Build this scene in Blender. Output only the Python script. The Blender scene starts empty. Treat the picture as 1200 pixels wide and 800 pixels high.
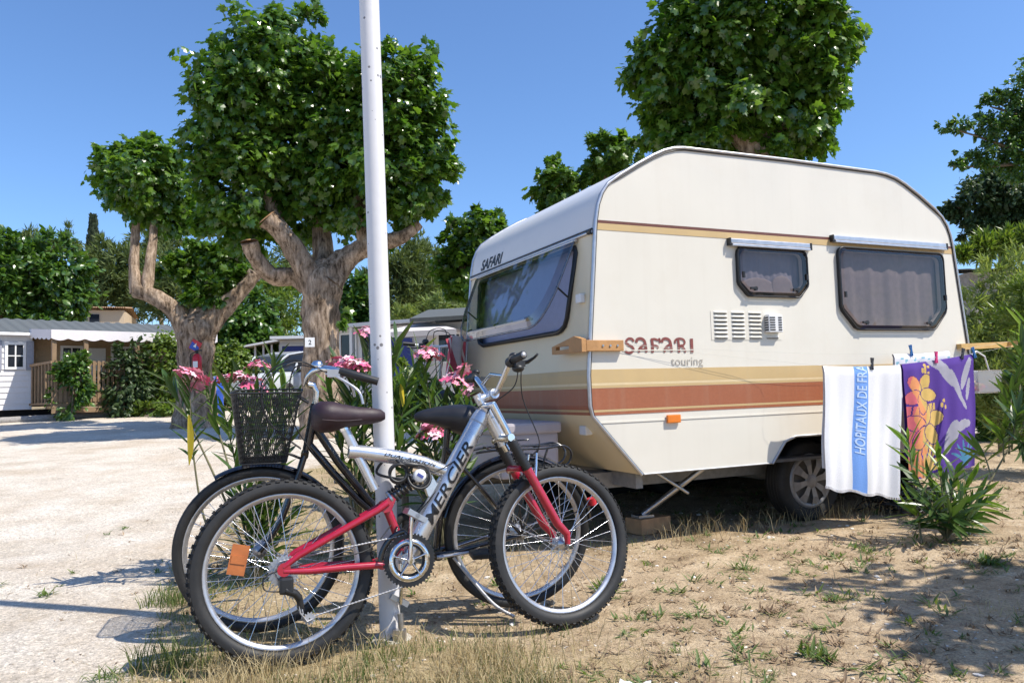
import bpy, bmesh, math, random
import numpy as np
from mathutils import Vector, Matrix, Quaternion
from mathutils.geometry import tessellate_polygon

S = bpy.context.scene
R = math.radians
random.seed(7)
rng = np.random.default_rng(11)

# ------------------------------------------------------------------ camera, sky, sun, exposure
EYE = Vector((0.0, 0.0, 0.96))
PITCH, ROLL, FPX = R(3.7), R(1.76), 900.0
_f = Vector((0, math.cos(PITCH), math.sin(PITCH)))
_r0 = Vector((1, 0, 0))
_u0 = Vector((0, -math.sin(PITCH), math.cos(PITCH)))
_r = _r0 * math.cos(ROLL) - _u0 * math.sin(ROLL)
_u = _u0 * math.cos(ROLL) + _r0 * math.sin(ROLL)
cam_data = bpy.data.cameras.new('camera')
cam = bpy.data.objects.new('camera', cam_data)
S.collection.objects.link(cam)
m = Matrix((( _r.x, _u.x, -_f.x, EYE.x), (_r.y, _u.y, -_f.y, EYE.y), (_r.z, _u.z, -_f.z, EYE.z), (0, 0, 0, 1)))
cam.matrix_world = m
cam_data.sensor_width = 36.0
cam_data.lens = 36.0 * FPX / 1200.0
cam_data.clip_start = 0.05
cam_data.clip_end = 3000
S.camera = cam

SUN_AZ = R(110.0)       # clockwise from +Y
SUN_EL = R(55.0)
to_sun = Vector((math.sin(SUN_AZ) * math.cos(SUN_EL), math.cos(SUN_AZ) * math.cos(SUN_EL), math.sin(SUN_EL)))
W = bpy.data.worlds.new('World')
S.world = W
W.use_nodes = True
_nt = W.node_tree
_sky = _nt.nodes.new('ShaderNodeTexSky')
_sky.sky_type = 'NISHITA'
_sky.sun_disc = False
_sky.sun_elevation = SUN_EL
_sky.sun_rotation = SUN_AZ
_sky.altitude = 50
_sky.air_density = 1.0
_sky.dust_density = 0.6
_sky.ozone_density = 10.0
_bg = _nt.nodes['Background']
_bg.inputs['Strength'].default_value = 0.145
_nt.links.new(_sky.outputs[0], _bg.inputs['Color'])
sl = bpy.data.lights.new('sun', 'SUN')
sl.energy = 4.4
sl.angle = R(0.53)
sl.color = (1.0, 0.94, 0.84)
sun = bpy.data.objects.new('sun', sl)
S.collection.objects.link(sun)
sun.rotation_euler = to_sun.to_track_quat('Z', 'Y').to_euler()
sun.location = (4, -4, 12)
S.view_settings.view_transform = 'Standard'
S.view_settings.look = 'None'
S.view_settings.gamma = 1.0
S.view_settings.use_curve_mapping = False
S.view_settings.exposure = 0.52
S.cycles.max_bounces = 8
S.cycles.transparent_max_bounces = 12
S.cycles.use_denoising = True

# ------------------------------------------------------------------ helpers
def spot(px, py, depth):
    """world point seen at photo pixel (px,py), `depth` metres ahead along +Y"""
    v = _f + _r * ((px - 600) / FPX) + _u * ((400 - py) / FPX)
    return EYE + v * (depth / v.y)

def tag(o, label=None, cat=None, group=None, kind=None):
    if label: o['label'] = label
    if cat: o['category'] = cat
    if group: o['group'] = group
    if kind: o['kind'] = kind
    return o

def link(o):
    S.collection.objects.link(o)
    return o

def thing(name, label, cat, matrix=None, group=None, loc=None):
    o = link(bpy.data.objects.new(name, None))
    o.empty_display_size = 0.1
    if loc is not None: o.location = loc
    if matrix is not None: o.matrix_world = matrix
    return tag(o, label, cat, group)

class MB:
    """collects shapes into one mesh"""
    def __init__(s):
        s.v = []; s.f = []; s.mi = []; s.sm = []
        s.cur = 0
    def add(s, vs, fs, smooth=False):
        b = len(s.v)
        s.v.extend([tuple(p) for p in vs])
        for f in fs:
            s.f.append(tuple(i + b for i in f)); s.mi.append(s.cur); s.sm.append(smooth)
    def box(s, c, d, rot=None):
        c = Vector(c); h = Vector(d) / 2
        vs = []
        for z in (-1, 1):
            for y in (-1, 1):
                for x in (-1, 1):
                    p = Vector((x * h.x, y * h.y, z * h.z))
                    if rot is not None: p = rot @ p
                    vs.append(c + p)
        s.add(vs, [(0, 2, 3, 1), (4, 5, 7, 6), (0, 1, 5, 4), (2, 6, 7, 3), (0, 4, 6, 2), (1, 3, 7, 5)])
    def bbox(s, a, b, bev=0.008):
        """bevelled axis aligned box from corner a to corner b"""
        c = [(a[i] + b[i]) / 2 for i in range(3)]; d = [abs(b[i] - a[i]) / 2 for i in range(3)]
        bm = bmesh.new(); bmesh.ops.create_cube(bm, size=2)
        for v in bm.verts: v.co = Vector((c[0] + v.co.x * d[0], c[1] + v.co.y * d[1], c[2] + v.co.z * d[2]))
        bmesh.ops.bevel(bm, geom=bm.edges[:], offset=bev, segments=2, affect='EDGES', profile=0.6)
        s.frombm(bm)
    def frombm(s, bm, smooth=False, M=None):
        bm.verts.index_update()
        vs = [(M @ v.co) if M is not None else v.co.copy() for v in bm.verts]
        s.add(vs, [[v.index for v in f.verts] for f in bm.faces], smooth)
        bm.free()
    def tube(s, pts, r, seg=10, caps=True, smooth=True, closed=False):
        pts = [Vector(p) for p in pts]; n = len(pts)
        rs = r if isinstance(r, (list, tuple)) else [r] * n
        rings = []; prev = None
        for i, p in enumerate(pts):
            if closed: t = pts[(i + 1) % n] - pts[i - 1]
            else: t = pts[min(i + 1, n - 1)] - pts[max(i - 1, 0)]
            if t.length < 1e-9: t = Vector((0, 0, 1))
            t.normalize()
            if prev is None:
                a = Vector((0, 0, 1)) if abs(t.z) < 0.9 else Vector((1, 0, 0))
                u = t.cross(a).normalized()
            else:
                u = prev - t * prev.dot(t)
                u = u.normalized() if u.length > 1e-6 else t.orthogonal().normalized()
            prev = u; w = t.cross(u)
            rr = rs[i]
            rx, ry = rr if isinstance(rr, (list, tuple)) else (rr, rr)
            rings.append([p + u * (rx * math.cos(2 * math.pi * k / seg)) + w * (ry * math.sin(2 * math.pi * k / seg)) for k in range(seg)])
        vs = [q for rg in rings for q in rg]; fs = []
        m_ = n if closed else n - 1
        for i in range(m_):
            j = (i + 1) % n
            for k in range(seg):
                l = (k + 1) % seg
                fs.append((i * seg + k, i * seg + l, j * seg + l, j * seg + k))
        s.add(vs, fs, smooth)
        if caps and not closed:
            s.add(rings[0], [tuple(range(seg))[::-1]]); s.add(rings[-1], [tuple(range(seg))])
    def cyl(s, a, b, r, seg=16, caps=True):
        s.tube([a, b], r, seg, caps)
    def lathe(s, prof, c=(0, 0, 0), axis=(0, 0, 1), seg=32, smooth=True, closed=False):
        """prof: list of (radius, height along axis)"""
        ax = Vector(axis).normalized(); u = ax.orthogonal().normalized(); w = ax.cross(u); c = Vector(c)
        vs = []; n = len(prof)
        for (rr, h) in prof:
            for k in range(seg):
                a = 2 * math.pi * k / seg
                vs.append(c + ax * h + (u * math.cos(a) + w * math.sin(a)) * rr)
        fs = []
        for i in range(n if closed else n - 1):
            j = (i + 1) % n
            for k in range(seg):
                l = (k + 1) % seg
                fs.append((i * seg + k, i * seg + l, j * seg + l, j * seg + k))
        s.add(vs, fs, smooth)
    def poly(s, pts3, thick=None, holes=(), nrm=None):
        """planar polygon (3d points, optional holes), extruded by vector `thick`"""
        loops = [[Vector(p) for p in pts3]] + [[Vector(p) for p in h] for h in holes]
        flat = [p for l in loops for p in l]
        tris = tessellate_polygon(loops)
        s.add(flat, tris)
        if thick is not None:
            t = Vector(thick); s.add([p + t for p in flat], [tuple(reversed(q)) for q in tris])
            for l in loops:
                n = len(l)
                s.add(l + [p + t for p in l], [(i, (i + 1) % n, n + (i + 1) % n, n + i) for i in range(n)])
    def sphere(s, c, r, seg=12, rings=8, smooth=True, M=None):
        r = r if isinstance(r, (list, tuple)) else (r, r, r)
        bm = bmesh.new(); bmesh.ops.create_uvsphere(bm, u_segments=seg, v_segments=rings, radius=1)
        for v in bm.verts:
            p = Vector((v.co.x * r[0], v.co.y * r[1], v.co.z * r[2]))
            if M is not None: p = M @ p
            v.co = p + Vector(c)
        s.frombm(bm, smooth)
    def loft(s, secs, smooth=True, cap=True, closed=True):
        n = len(secs[0]); vs = [p for q in secs for p in q]; fs = []
        for i in range(len(secs) - 1):
            for k in range(n if closed else n - 1):
                l = (k + 1) % n
                fs.append((i * n + k, i * n + l, (i + 1) * n + l, (i + 1) * n + k))
        s.add(vs, fs, smooth)
        if cap and closed:
            s.add(secs[0], [tuple(range(n))[::-1]]); s.add(secs[-1], [tuple(range(n))])
    def build(s, name, mats, parent=None, kind=None, label=None, fixn=True):
        me = bpy.data.meshes.new(name)
        me.from_pydata([tuple(v) for v in s.v], [], s.f)
        for mt in (mats if isinstance(mats, (list, tuple)) else [mats]): me.materials.append(mt)
        me.polygons.foreach_set('material_index', s.mi)
        me.polygons.foreach_set('use_smooth', s.sm)
        if fixn and len(s.f) < 60000:
            bm = bmesh.new(); bm.from_mesh(me); bmesh.ops.recalc_face_normals(bm, faces=bm.faces); bm.to_mesh(me); bm.free()
        me.update()
        o = link(bpy.data.objects.new(name, me))
        if parent is not None: o.parent = parent
        if kind: o['kind'] = kind
        if label: o['label'] = label
        return o

def fast_mesh(name, V, F, mats, parent=None, kind=None, mi=None, smooth=False):
    """V (n,3) array, F (m,k) array of equal sized faces"""
    V = np.asarray(V, np.float32); F = np.asarray(F, np.int32)
    me = bpy.data.meshes.new(name)
    k = F.shape[1]
    me.vertices.add(len(V)); me.vertices.foreach_set('co', V.ravel())
    me.loops.add(F.size); me.loops.foreach_set('vertex_index', F.ravel())
    me.polygons.add(len(F))
    me.polygons.foreach_set('loop_start', np.arange(0, F.size, k, dtype=np.int32))
    me.polygons.foreach_set('loop_total', np.full(len(F), k, np.int32))
    for mt in (mats if isinstance(mats, (list, tuple)) else [mats]): me.materials.append(mt)
    if mi is not None: me.polygons.foreach_set('material_index', np.asarray(mi, np.int32))
    me.polygons.foreach_set('use_smooth', np.full(len(F), smooth, bool))
    me.update(calc_edges=True); me.validate()
    o = link(bpy.data.objects.new(name, me))
    if parent is not None: o.parent = parent
    if kind: o['kind'] = kind
    return o

def copy_tree(o, parent=None):
    c = link(o.copy()); c.parent = parent
    for ch in list(o.children): copy_tree(ch, c)
    return c

def text_geo(txt, size, shear=0.0, offset=0.0, space=1.0):
    """flat lettering as (verts2d, faces), origin at lower left; fine enough to wrap"""
    cu = bpy.data.curves.new('lettering', 'FONT')
    cu.body = txt; cu.size = size; cu.shear = shear; cu.offset = offset; cu.space_character = space; cu.resolution_u = 3
    cu.fill_mode = 'FRONT'
    o = bpy.data.objects.new('lettering', cu); S.collection.objects.link(o)
    dg = bpy.context.evaluated_depsgraph_get()
    me = bpy.data.meshes.new_from_object(o.evaluated_get(dg))
    bpy.data.objects.remove(o); bpy.data.curves.remove(cu)
    bm = bmesh.new(); bm.from_mesh(me); bpy.data.meshes.remove(me)
    return bm

def wrap_text(mb, txt, width, height, fn, shear=0.0, offset=0.0, cuts=4, cutsx=0, space=1.0, clip=None):
    """fit lettering in width x height and send each vertex through fn(u,v) -> 3d"""
    bm = text_geo(txt, 1.0, shear, offset, space)
    xs = [v.co.x for v in bm.verts]; ys = [v.co.y for v in bm.verts]
    x0, x1, y0, y1 = min(xs), max(xs), min(ys), max(ys)
    for v in bm.verts: v.co = Vector(((v.co.x - x0) / (x1 - x0) * width, (v.co.y - y0) / (y1 - y0) * height, 0))
    for i in range(1, cuts):
        bmesh.ops.bisect_plane(bm, geom=bm.verts[:] + bm.edges[:] + bm.faces[:], plane_co=(0, height * i / cuts, 0), plane_no=(0, 1, 0))
    for i in range(1, cutsx):
        bmesh.ops.bisect_plane(bm, geom=bm.verts[:] + bm.edges[:] + bm.faces[:], plane_co=(width * i / cutsx, 0, 0), plane_no=(1, 0, 0))
    if clip:
        bmesh.ops.bisect_plane(bm, geom=bm.verts[:] + bm.edges[:] + bm.faces[:], plane_co=(clip, 0, 0), plane_no=(1, 0, 0), clear_outer=True)
    bm.verts.index_update()
    mb.add([fn(v.co.x, v.co.y) for v in bm.verts], [[v.index for v in f.verts] for f in bm.faces])
    bm.free()

# ------------------------------------------------------------------ materials
MT = {}
def nd(nt, typ, **kw):
    n = nt.nodes.new(typ)
    for k, v in kw.items():
        if k.startswith('i_'): n.inputs[k[2:].replace('_', ' ')].default_value = v
        else: setattr(n, k, v)
    return n

def mat(name, col, rough=0.5, metal=0.0, var=0.12, scale=25.0, bump=0.0, bscale=None, spec=0.5, dirt=None, dirt_scale=3.0, dirt_amt=0.35, coat=0.0, spots=None, streak=0.0):
    m = bpy.data.materials.new(name); m.use_nodes = True
    nt = m.node_tree; b = nt.nodes['Principled BSDF']; L = nt.links.new
    b.inputs['Roughness'].default_value = rough; b.inputs['Metallic'].default_value = metal
    b.inputs['Specular IOR Level'].default_value = spec
    b.inputs['Coat Weight'].default_value = coat
    tc = nd(nt, 'ShaderNodeTexCoord')
    nz = nd(nt, 'ShaderNodeTexNoise'); nz.inputs['Scale'].default_value = scale; nz.inputs['Detail'].default_value = 5
    L(tc.outputs['Object'], nz.inputs['Vector'])
    mr = nd(nt, 'ShaderNodeMapRange'); mr.inputs['From Min'].default_value = 0.25; mr.inputs['From Max'].default_value = 0.75
    mr.inputs['To Min'].default_value = 1 - var; mr.inputs['To Max'].default_value = 1 + var
    L(nz.outputs['Fac'], mr.inputs['Value'])
    mx = nd(nt, 'ShaderNodeMix', data_type='RGBA', blend_type='MULTIPLY'); mx.inputs['Factor'].default_value = 1
    mx.inputs[6].default_value = (*col, 1); L(mr.outputs[0], mx.inputs[7])
    out = mx.outputs[2]
    if dirt:
        n2 = nd(nt, 'ShaderNodeTexNoise'); n2.inputs['Scale'].default_value = dirt_scale; n2.inputs['Detail'].default_value = 8; n2.inputs['Roughness'].default_value = 0.7
        L(tc.outputs['Object'], n2.inputs['Vector'])
        r2 = nd(nt, 'ShaderNodeMapRange'); r2.inputs['From Min'].default_value = 0.5; r2.inputs['From Max'].default_value = 0.78; r2.inputs['To Max'].default_value = dirt_amt
        L(n2.outputs['Fac'], r2.inputs['Value'])
        m2 = nd(nt, 'ShaderNodeMix', data_type='RGBA'); L(r2.outputs[0], m2.inputs[0]); L(out, m2.inputs[6]); m2.inputs[7].default_value = (*dirt, 1)
        out = m2.outputs[2]
    if streak:   # rain streaks: noise stretched downwards
        mp = nd(nt, 'ShaderNodeMapping'); mp.inputs['Scale'].default_value = (16, 16, .7); L(tc.outputs['Object'], mp.inputs['Vector'])
        n5 = nd(nt, 'ShaderNodeTexNoise'); n5.inputs['Scale'].default_value = 1.0; n5.inputs['Detail'].default_value = 5; L(mp.outputs[0], n5.inputs['Vector'])
        r5 = nd(nt, 'ShaderNodeMapRange'); r5.inputs[1].default_value = .52; r5.inputs[2].default_value = .75; r5.inputs[4].default_value = streak; L(n5.outputs['Fac'], r5.inputs[0])
        m5 = nd(nt, 'ShaderNodeMix', data_type='RGBA'); L(r5.outputs[0], m5.inputs[0]); L(out, m5.inputs[6]); m5.inputs[7].default_value = (.40, .33, .24, 1); out = m5.outputs[2]
    if spots:
        vo = nd(nt, 'ShaderNodeTexVoronoi'); vo.inputs['Scale'].default_value = spots[1]; L(tc.outputs['Object'], vo.inputs['Vector'])
        n3 = nd(nt, 'ShaderNodeTexNoise'); n3.inputs['Scale'].default_value = spots[1] * .4; L(tc.outputs['Object'], n3.inputs['Vector'])
        th = nd(nt, 'ShaderNodeMapRange'); th.inputs['From Min'].default_value = .35; th.inputs['From Max'].default_value = .7; th.inputs['To Min'].default_value = 0; th.inputs['To Max'].default_value = spots[2]
        L(n3.outputs['Fac'], th.inputs['Value'])
        lt = nd(nt, 'ShaderNodeMath', operation='LESS_THAN'); L(vo.outputs['Distance'], lt.inputs[0]); L(th.outputs[0], lt.inputs[1])
        m3 = nd(nt, 'ShaderNodeMix', data_type='RGBA'); L(lt.outputs[0], m3.inputs[0]); L(out, m3.inputs[6]); m3.inputs[7].default_value = (*spots[0], 1)
        out = m3.outputs[2]
    L(out, b.inputs['Base Color'])
    rr = nd(nt, 'ShaderNodeMapRange'); rr.inputs['To Min'].default_value = max(0.02, rough - .08); rr.inputs['To Max'].default_value = min(1, rough + .1)
    L(nz.outputs['Fac'], rr.inputs['Value']); L(rr.outputs[0], b.inputs['Roughness'])
    if bump:
        n4 = nd(nt, 'ShaderNodeTexNoise'); n4.inputs['Scale'].default_value = bscale or scale * 3; n4.inputs['Detail'].default_value = 6
        L(tc.outputs['Object'], n4.inputs['Vector'])
        bp = nd(nt, 'ShaderNodeBump'); bp.inputs['Strength'].default_value = bump; bp.inputs['Distance'].default_value = 0.02
        L(n4.outputs['Fac'], bp.inputs['Height']); L(bp.outputs[0], b.inputs['Normal'])
    MT[name] = m
    return m

def leaf_mat(name, ca, cb, rough=0.42, trans=0.35, tcol=None, spec=0.5):
    """two-sided leaf: colour differs from leaf to leaf, some light passes through"""
    m = bpy.data.materials.new(name); m.use_nodes = True
    nt = m.node_tree; L = nt.links.new; b = nt.nodes['Principled BSDF']; out = nt.nodes['Material Output']
    g = nd(nt, 'ShaderNodeNewGeometry')
    oi = nd(nt, 'ShaderNodeObjectInfo')
    ad = nd(nt, 'ShaderNodeMath', operation='ADD'); L(g.outputs['Random Per Island'], ad.inputs[0]); L(oi.outputs['Random'], ad.inputs[1])
    fr = nd(nt, 'ShaderNodeMath', operation='FRACT'); L(ad.outputs[0], fr.inputs[0])
    mx = nd(nt, 'ShaderNodeMix', data_type='RGBA'); L(fr.outputs[0], mx.inputs[0])
    mx.inputs[6].default_value = (*ca, 1); mx.inputs[7].default_value = (*cb, 1)
    L(mx.outputs[2], b.inputs['Base Color'])
    b.inputs['Roughness'].default_value = rough; b.inputs['Specular IOR Level'].default_value = spec
    t = nd(nt, 'ShaderNodeBsdfTranslucent')
    tm = nd(nt, 'ShaderNodeMix', data_type='RGBA', blend_type='MULTIPLY'); tm.inputs[0].default_value = 1
    L(mx.outputs[2], tm.inputs[6]); tm.inputs[7].default_value = (*(tcol or (1.9, 1.9, 0.8)), 1)
    L(tm.outputs[2], t.inputs['Color'])
    ms = nd(nt, 'ShaderNodeMixShader'); ms.inputs[0].default_value = trans
    L(b.outputs[0], ms.inputs[1]); L(t.outputs[0], ms.inputs[2]); L(ms.outputs[0], out.inputs['Surface'])
    MT[name] = m
    return m

def pane_mat(name, tint, rough=0.04, refl=1.0, base=0.05):
    """thin tinted acrylic: see-through with surface reflection"""
    m = bpy.data.materials.new(name); m.use_nodes = True
    nt = m.node_tree; L = nt.links.new; out = nt.nodes['Material Output']; nt.nodes.remove(nt.nodes['Principled BSDF'])
    tr = nd(nt, 'ShaderNodeBsdfTransparent'); tr.inputs[0].default_value = (*tint, 1)
    gl = nd(nt, 'ShaderNodeBsdfGlossy'); gl.inputs['Roughness'].default_value = rough
    lw = nd(nt, 'ShaderNodeLayerWeight'); lw.inputs['Blend'].default_value = 0.5
    fr = nd(nt, 'ShaderNodeMath', operation='POWER'); fr.inputs[1].default_value = 4.0; L(lw.outputs['Facing'], fr.inputs[0])
    tc = nd(nt, 'ShaderNodeTexCoord'); nz = nd(nt, 'ShaderNodeTexNoise'); nz.inputs['Scale'].default_value = 3.0; L(tc.outputs['Object'], nz.inputs['Vector'])
    bp = nd(nt, 'ShaderNodeBump'); bp.inputs['Strength'].default_value = 0.12; bp.inputs['Distance'].default_value = 0.05
    L(nz.outputs['Fac'], bp.inputs['Height']); L(bp.outputs[0], gl.inputs['Normal'])
    mu = nd(nt, 'ShaderNodeMath', operation='MULTIPLY_ADD'); mu.inputs[1].default_value = .9 * refl; mu.inputs[2].default_value = base; mu.use_clamp = True
    L(fr.outputs[0], mu.inputs[0])
    ms = nd(nt, 'ShaderNodeMixShader'); L(mu.outputs[0], ms.inputs[0]); L(tr.outputs[0], ms.inputs[1]); L(gl.outputs[0], ms.inputs[2])
    L(ms.outputs[0], out.inputs['Surface'])
    MT[name] = m
    return m

mat('cream_bounce', (0.72, 0.61, 0.41), 0.35, var=0.03, scale=2.5, dirt=(0.5, 0.38, 0.22), dirt_scale=2.2, dirt_amt=0.2, bump=0.03, bscale=2.0)  # cream of the shaded front, warm ground bounce put into the colour
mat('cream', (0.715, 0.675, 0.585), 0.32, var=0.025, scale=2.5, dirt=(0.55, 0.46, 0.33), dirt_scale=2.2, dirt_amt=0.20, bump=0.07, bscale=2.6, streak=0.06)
mat('roof_white', (0.70, 0.69, 0.68), 0.35, var=0.03, scale=3, dirt=(0.5, 0.48, 0.44), dirt_scale=3, dirt_amt=0.2)
mat('stripe_tan', (0.56, 0.40, 0.19), 0.5, var=0.06, scale=5, dirt=(.45, .3, .16), dirt_scale=4, dirt_amt=.4, streak=.12)
mat('stripe_pale', (0.70, 0.55, 0.32), 0.4, var=0.05)
mat('stripe_red', (0.34, 0.112, 0.05), 0.5, var=0.08, scale=60, dirt=(.42, .2, .12), dirt_scale=5, dirt_amt=.35, streak=.12)
mat('stripe_brown', (0.14, 0.05, 0.035), 0.45)
mat('letter_maroon', (0.22, 0.06, 0.05), 0.5)
mat('letter_grey', (0.42, 0.38, 0.32), 0.5)
mat('letter_black', (0.012, 0.012, 0.014), 0.4)
mat('alu', (0.55, 0.55, 0.57), 0.38, 0.85, var=0.1)
mat('alu_dull', (0.42, 0.42, 0.43), 0.5, 0.6, var=0.15)
mat('chrome', (0.75, 0.76, 0.78), 0.16, 1.0, var=0.05)
mat('hub_grey', (0.24, 0.24, 0.25), 0.4, 0.3, var=0.15)
mat('steel', (0.5, 0.5, 0.52), 0.3, 0.9, var=0.15)
mat('bike_silver', (0.60, 0.61, 0.64), 0.27, 0.75, var=0.06, coat=0.4, dirt=(.4, .38, .35), dirt_scale=14, dirt_amt=.3)
mat('rubber', (0.011, 0.011, 0.011), 0.7, var=0.35, scale=30, dirt=(0.09, 0.075, 0.06), dirt_scale=7, dirt_amt=0.3, bump=0.1)
mat('tyre_wall', (0.017, 0.017, 0.017), 0.6, var=0.3, scale=12, dirt=(0.11, 0.09, 0.075), dirt_scale=5, dirt_amt=0.35)
mat('black_plastic', (0.015, 0.015, 0.016), 0.42, var=0.2)
mat('black_paint', (0.008, 0.008, 0.011), 0.2, var=0.2, coat=0.6)
mat('red_paint', (0.36, 0.008, 0.03), 0.24, var=0.1, coat=0.6, dirt=(.2, .08, .07), dirt_scale=12, dirt_amt=.25)
mat('seat_maroon', (0.022, 0.008, 0.014), 0.55, var=0.25, bump=0.05)
mat('seat_black', (0.014, 0.014, 0.018), 0.42, var=0.25, bump=0.05)
mat('orange_plastic', (0.75, 0.20, 0.02), 0.3, var=0.1)
mat('reflector_orange', (0.42, 0.13, 0.035), 0.35, var=0.2)
mat('grey_plastic', (0.40, 0.37, 0.40), 0.5, var=0.06, dirt=(0.3, 0.27, 0.25), dirt_amt=0.3)
mat('white_plastic', (0.74, 0.74, 0.73), 0.4, var=0.05)
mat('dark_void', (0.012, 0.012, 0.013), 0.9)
mat('chassis', (0.09, 0.088, 0.085), 0.6, 0.3, var=0.3, dirt=(0.15, 0.12, 0.09), dirt_amt=0.5)
mat('chassis_pale', (0.26, 0.25, 0.24), 0.6, 0.2, var=0.2)
mat('clamp_wood', (0.46, 0.24, 0.09), 0.6, var=0.18, scale=14, bump=0.1)
mat('strut_wood', (0.58, 0.37, 0.13), 0.6, var=0.15, scale=14)
mat('block_wood', (0.42, 0.24, 0.12), 0.8, var=0.25, scale=18)
mat('pole_paint', (0.66, 0.65, 0.655), 0.45, var=0.04, scale=6, spots=((0.2, 0.19, 0.19), 26.0, 0.2), dirt=(0.55, 0.52, 0.47), dirt_scale=6, dirt_amt=0.25, bump=.06, bscale=25)
mat('concrete', (0.45, 0.41, 0.35), 0.9, var=0.2, scale=15, bump=0.4)
mat('curtain', (0.42, 0.375, 0.36), 0.9, var=0.1)
mat('curtain_net', (0.40, 0.40, 0.46), 0.9, var=0.15, scale=8)
mat('blind_blue', (0.44, 0.46, 0.60), 0.6, var=0.06)
mat('towel_white', (0.80, 0.79, 0.81), 0.95, var=0.05, scale=120, bump=0.25, bscale=260)
mat('towel_letter', (0.50, 0.64, 0.86), 0.95, var=0.05)
mat('towel_blue', (0.17, 0.34, 0.76), 0.95, var=0.08, scale=120, bump=0.25, bscale=260)
mat('towel_teal', (0.25, 0.5, 0.58), 0.95, var=0.1)
mat('peg_blue', (0.03, 0.16, 0.42), 0.4); mat('peg_pink', (0.75, 0.04, 0.22), 0.4); mat('peg_dark', (0.05, 0.05, 0.06), 0.4)
mat('cord', (0.6, 0.58, 0.52), 0.8)
mat('glass_dark', (0.02, 0.025, 0.035), 0.08, spec=0.6)
mat('siding_white', (0.72, 0.70, 0.70), 0.55, var=0.05)
mat('siding_tan', (0.42, 0.29, 0.17), 0.65, var=0.1)
mat('roof_metal', (0.10, 0.11, 0.11), 0.75, 0.0, var=0.15, dirt=(0.12, 0.11, 0.1))
mat('awning_cloth', (0.66, 0.62, 0.63), 0.85, var=0.05)
mat('porch_wood', (0.25, 0.165, 0.095), 0.85, var=0.25, scale=8)
mat('shutter_grey', (0.30, 0.31, 0.36), 0.5)
mat('white_frame', (0.78, 0.77, 0.76), 0.4, var=0.04)
mat('car_white', (0.74, 0.75, 0.77), 0.2, coat=0.6, var=0.02)
mat('car_silver', (0.50, 0.53, 0.56), 0.2, coat=0.6, var=0.03)
mat('blue_plastic', (0.02, 0.08, 0.42), 0.4)
mat('blue_cloth', (0.05, 0.07, 0.26), 0.8)
mat('red_enamel', (0.5, 0.02, 0.03), 0.3)
mat('tile_roof', (0.42, 0.27, 0.17), 0.8, var=0.2)
mat('stucco', (0.55, 0.43, 0.30), 0.9, var=0.08)
def bark_material(name):
    m = bpy.data.materials.new(name); m.use_nodes = True; nt = m.node_tree; L = nt.links.new; b = nt.nodes['Principled BSDF']
    b.inputs['Roughness'].default_value = .95; b.inputs['Specular IOR Level'].default_value = .15
    tc = nd(nt, 'ShaderNodeTexCoord'); mp = nd(nt, 'ShaderNodeMapping'); mp.inputs['Scale'].default_value = (1, 1, .22); L(tc.outputs['Object'], mp.inputs['Vector'])
    n1 = nd(nt, 'ShaderNodeTexNoise'); n1.inputs['Scale'].default_value = 15; n1.inputs['Detail'].default_value = 8; n1.inputs['Roughness'].default_value = .75; L(mp.outputs[0], n1.inputs['Vector'])
    n2 = nd(nt, 'ShaderNodeTexNoise'); n2.inputs['Scale'].default_value = 3.5; n2.inputs['Detail'].default_value = 6; L(tc.outputs['Object'], n2.inputs['Vector'])
    r = nd(nt, 'ShaderNodeValToRGB'); L(n1.outputs['Fac'], r.inputs[0]); el = r.color_ramp.elements; el[0].position = .36; el[0].color = (.055, .036, .024, 1); el[1].position = .62; el[1].color = (.56, .43, .32, 1)
    e = el.new(.47); e.color = (.29, .21, .145, 1)
    mr = nd(nt, 'ShaderNodeMapRange'); mr.inputs[1].default_value = .35; mr.inputs[2].default_value = .65; mr.inputs[3].default_value = .7; mr.inputs[4].default_value = 1.25; L(n2.outputs['Fac'], mr.inputs[0])
    mx = nd(nt, 'ShaderNodeMix', data_type='RGBA', blend_type='MULTIPLY'); mx.inputs[0].default_value = 1; L(r.outputs[0], mx.inputs[6]); L(mr.outputs[0], mx.inputs[7]); L(mx.outputs[2], b.inputs['Base Color'])
    bp = nd(nt, 'ShaderNodeBump'); bp.inputs['Strength'].default_value = 1; bp.inputs['Distance'].default_value = .06; L(n1.outputs['Fac'], bp.inputs['Height']); L(bp.outputs[0], b.inputs['Normal'])
    MT[name] = m
bark_material('bark')
mat('bark_cut', (0.36, 0.2, 0.09), 0.9, var=0.3)
mat('twig', (0.16, 0.12, 0.075), 0.9, var=0.3)
mat('oleander_stem', (0.16, 0.15, 0.08), 0.8, var=0.3)
mat('grey_wood', (0.30, 0.28, 0.26), 0.9, var=0.3)
mat('petal', (0.78, 0.26, 0.36), 0.6, var=0.3, scale=40)
mat('petal_deep', (0.66, 0.10, 0.22), 0.6, var=0.2, scale=40)
mat('petal_pale', (0.82, 0.52, 0.58), 0.6, var=0.2, scale=40)
leaf_mat('leaf_plane', (0.034, 0.095, 0.012), (0.125, 0.215, 0.032), rough=0.27, trans=0.40, spec=0.8)
leaf_mat('leaf_plane_light', (0.05, 0.12, 0.016), (0.13, 0.22, 0.034), rough=0.4, trans=0.35)
leaf_mat('leaf_broad', (0.034, 0.092, 0.014), (0.11, 0.195, 0.034), rough=0.28, trans=0.3, spec=0.75)
leaf_mat('leaf_pine', (0.06, 0.095, 0.022), (0.125, 0.165, 0.045), rough=0.7, trans=0.2)
leaf_mat('leaf_dark', (0.028, 0.055, 0.015), (0.06, 0.10, 0.028), rough=0.5, trans=0.2)
leaf_mat('leaf_cypress', (0.02, 0.035, 0.014), (0.035, 0.055, 0.02), rough=0.7, trans=0.1)
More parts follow.
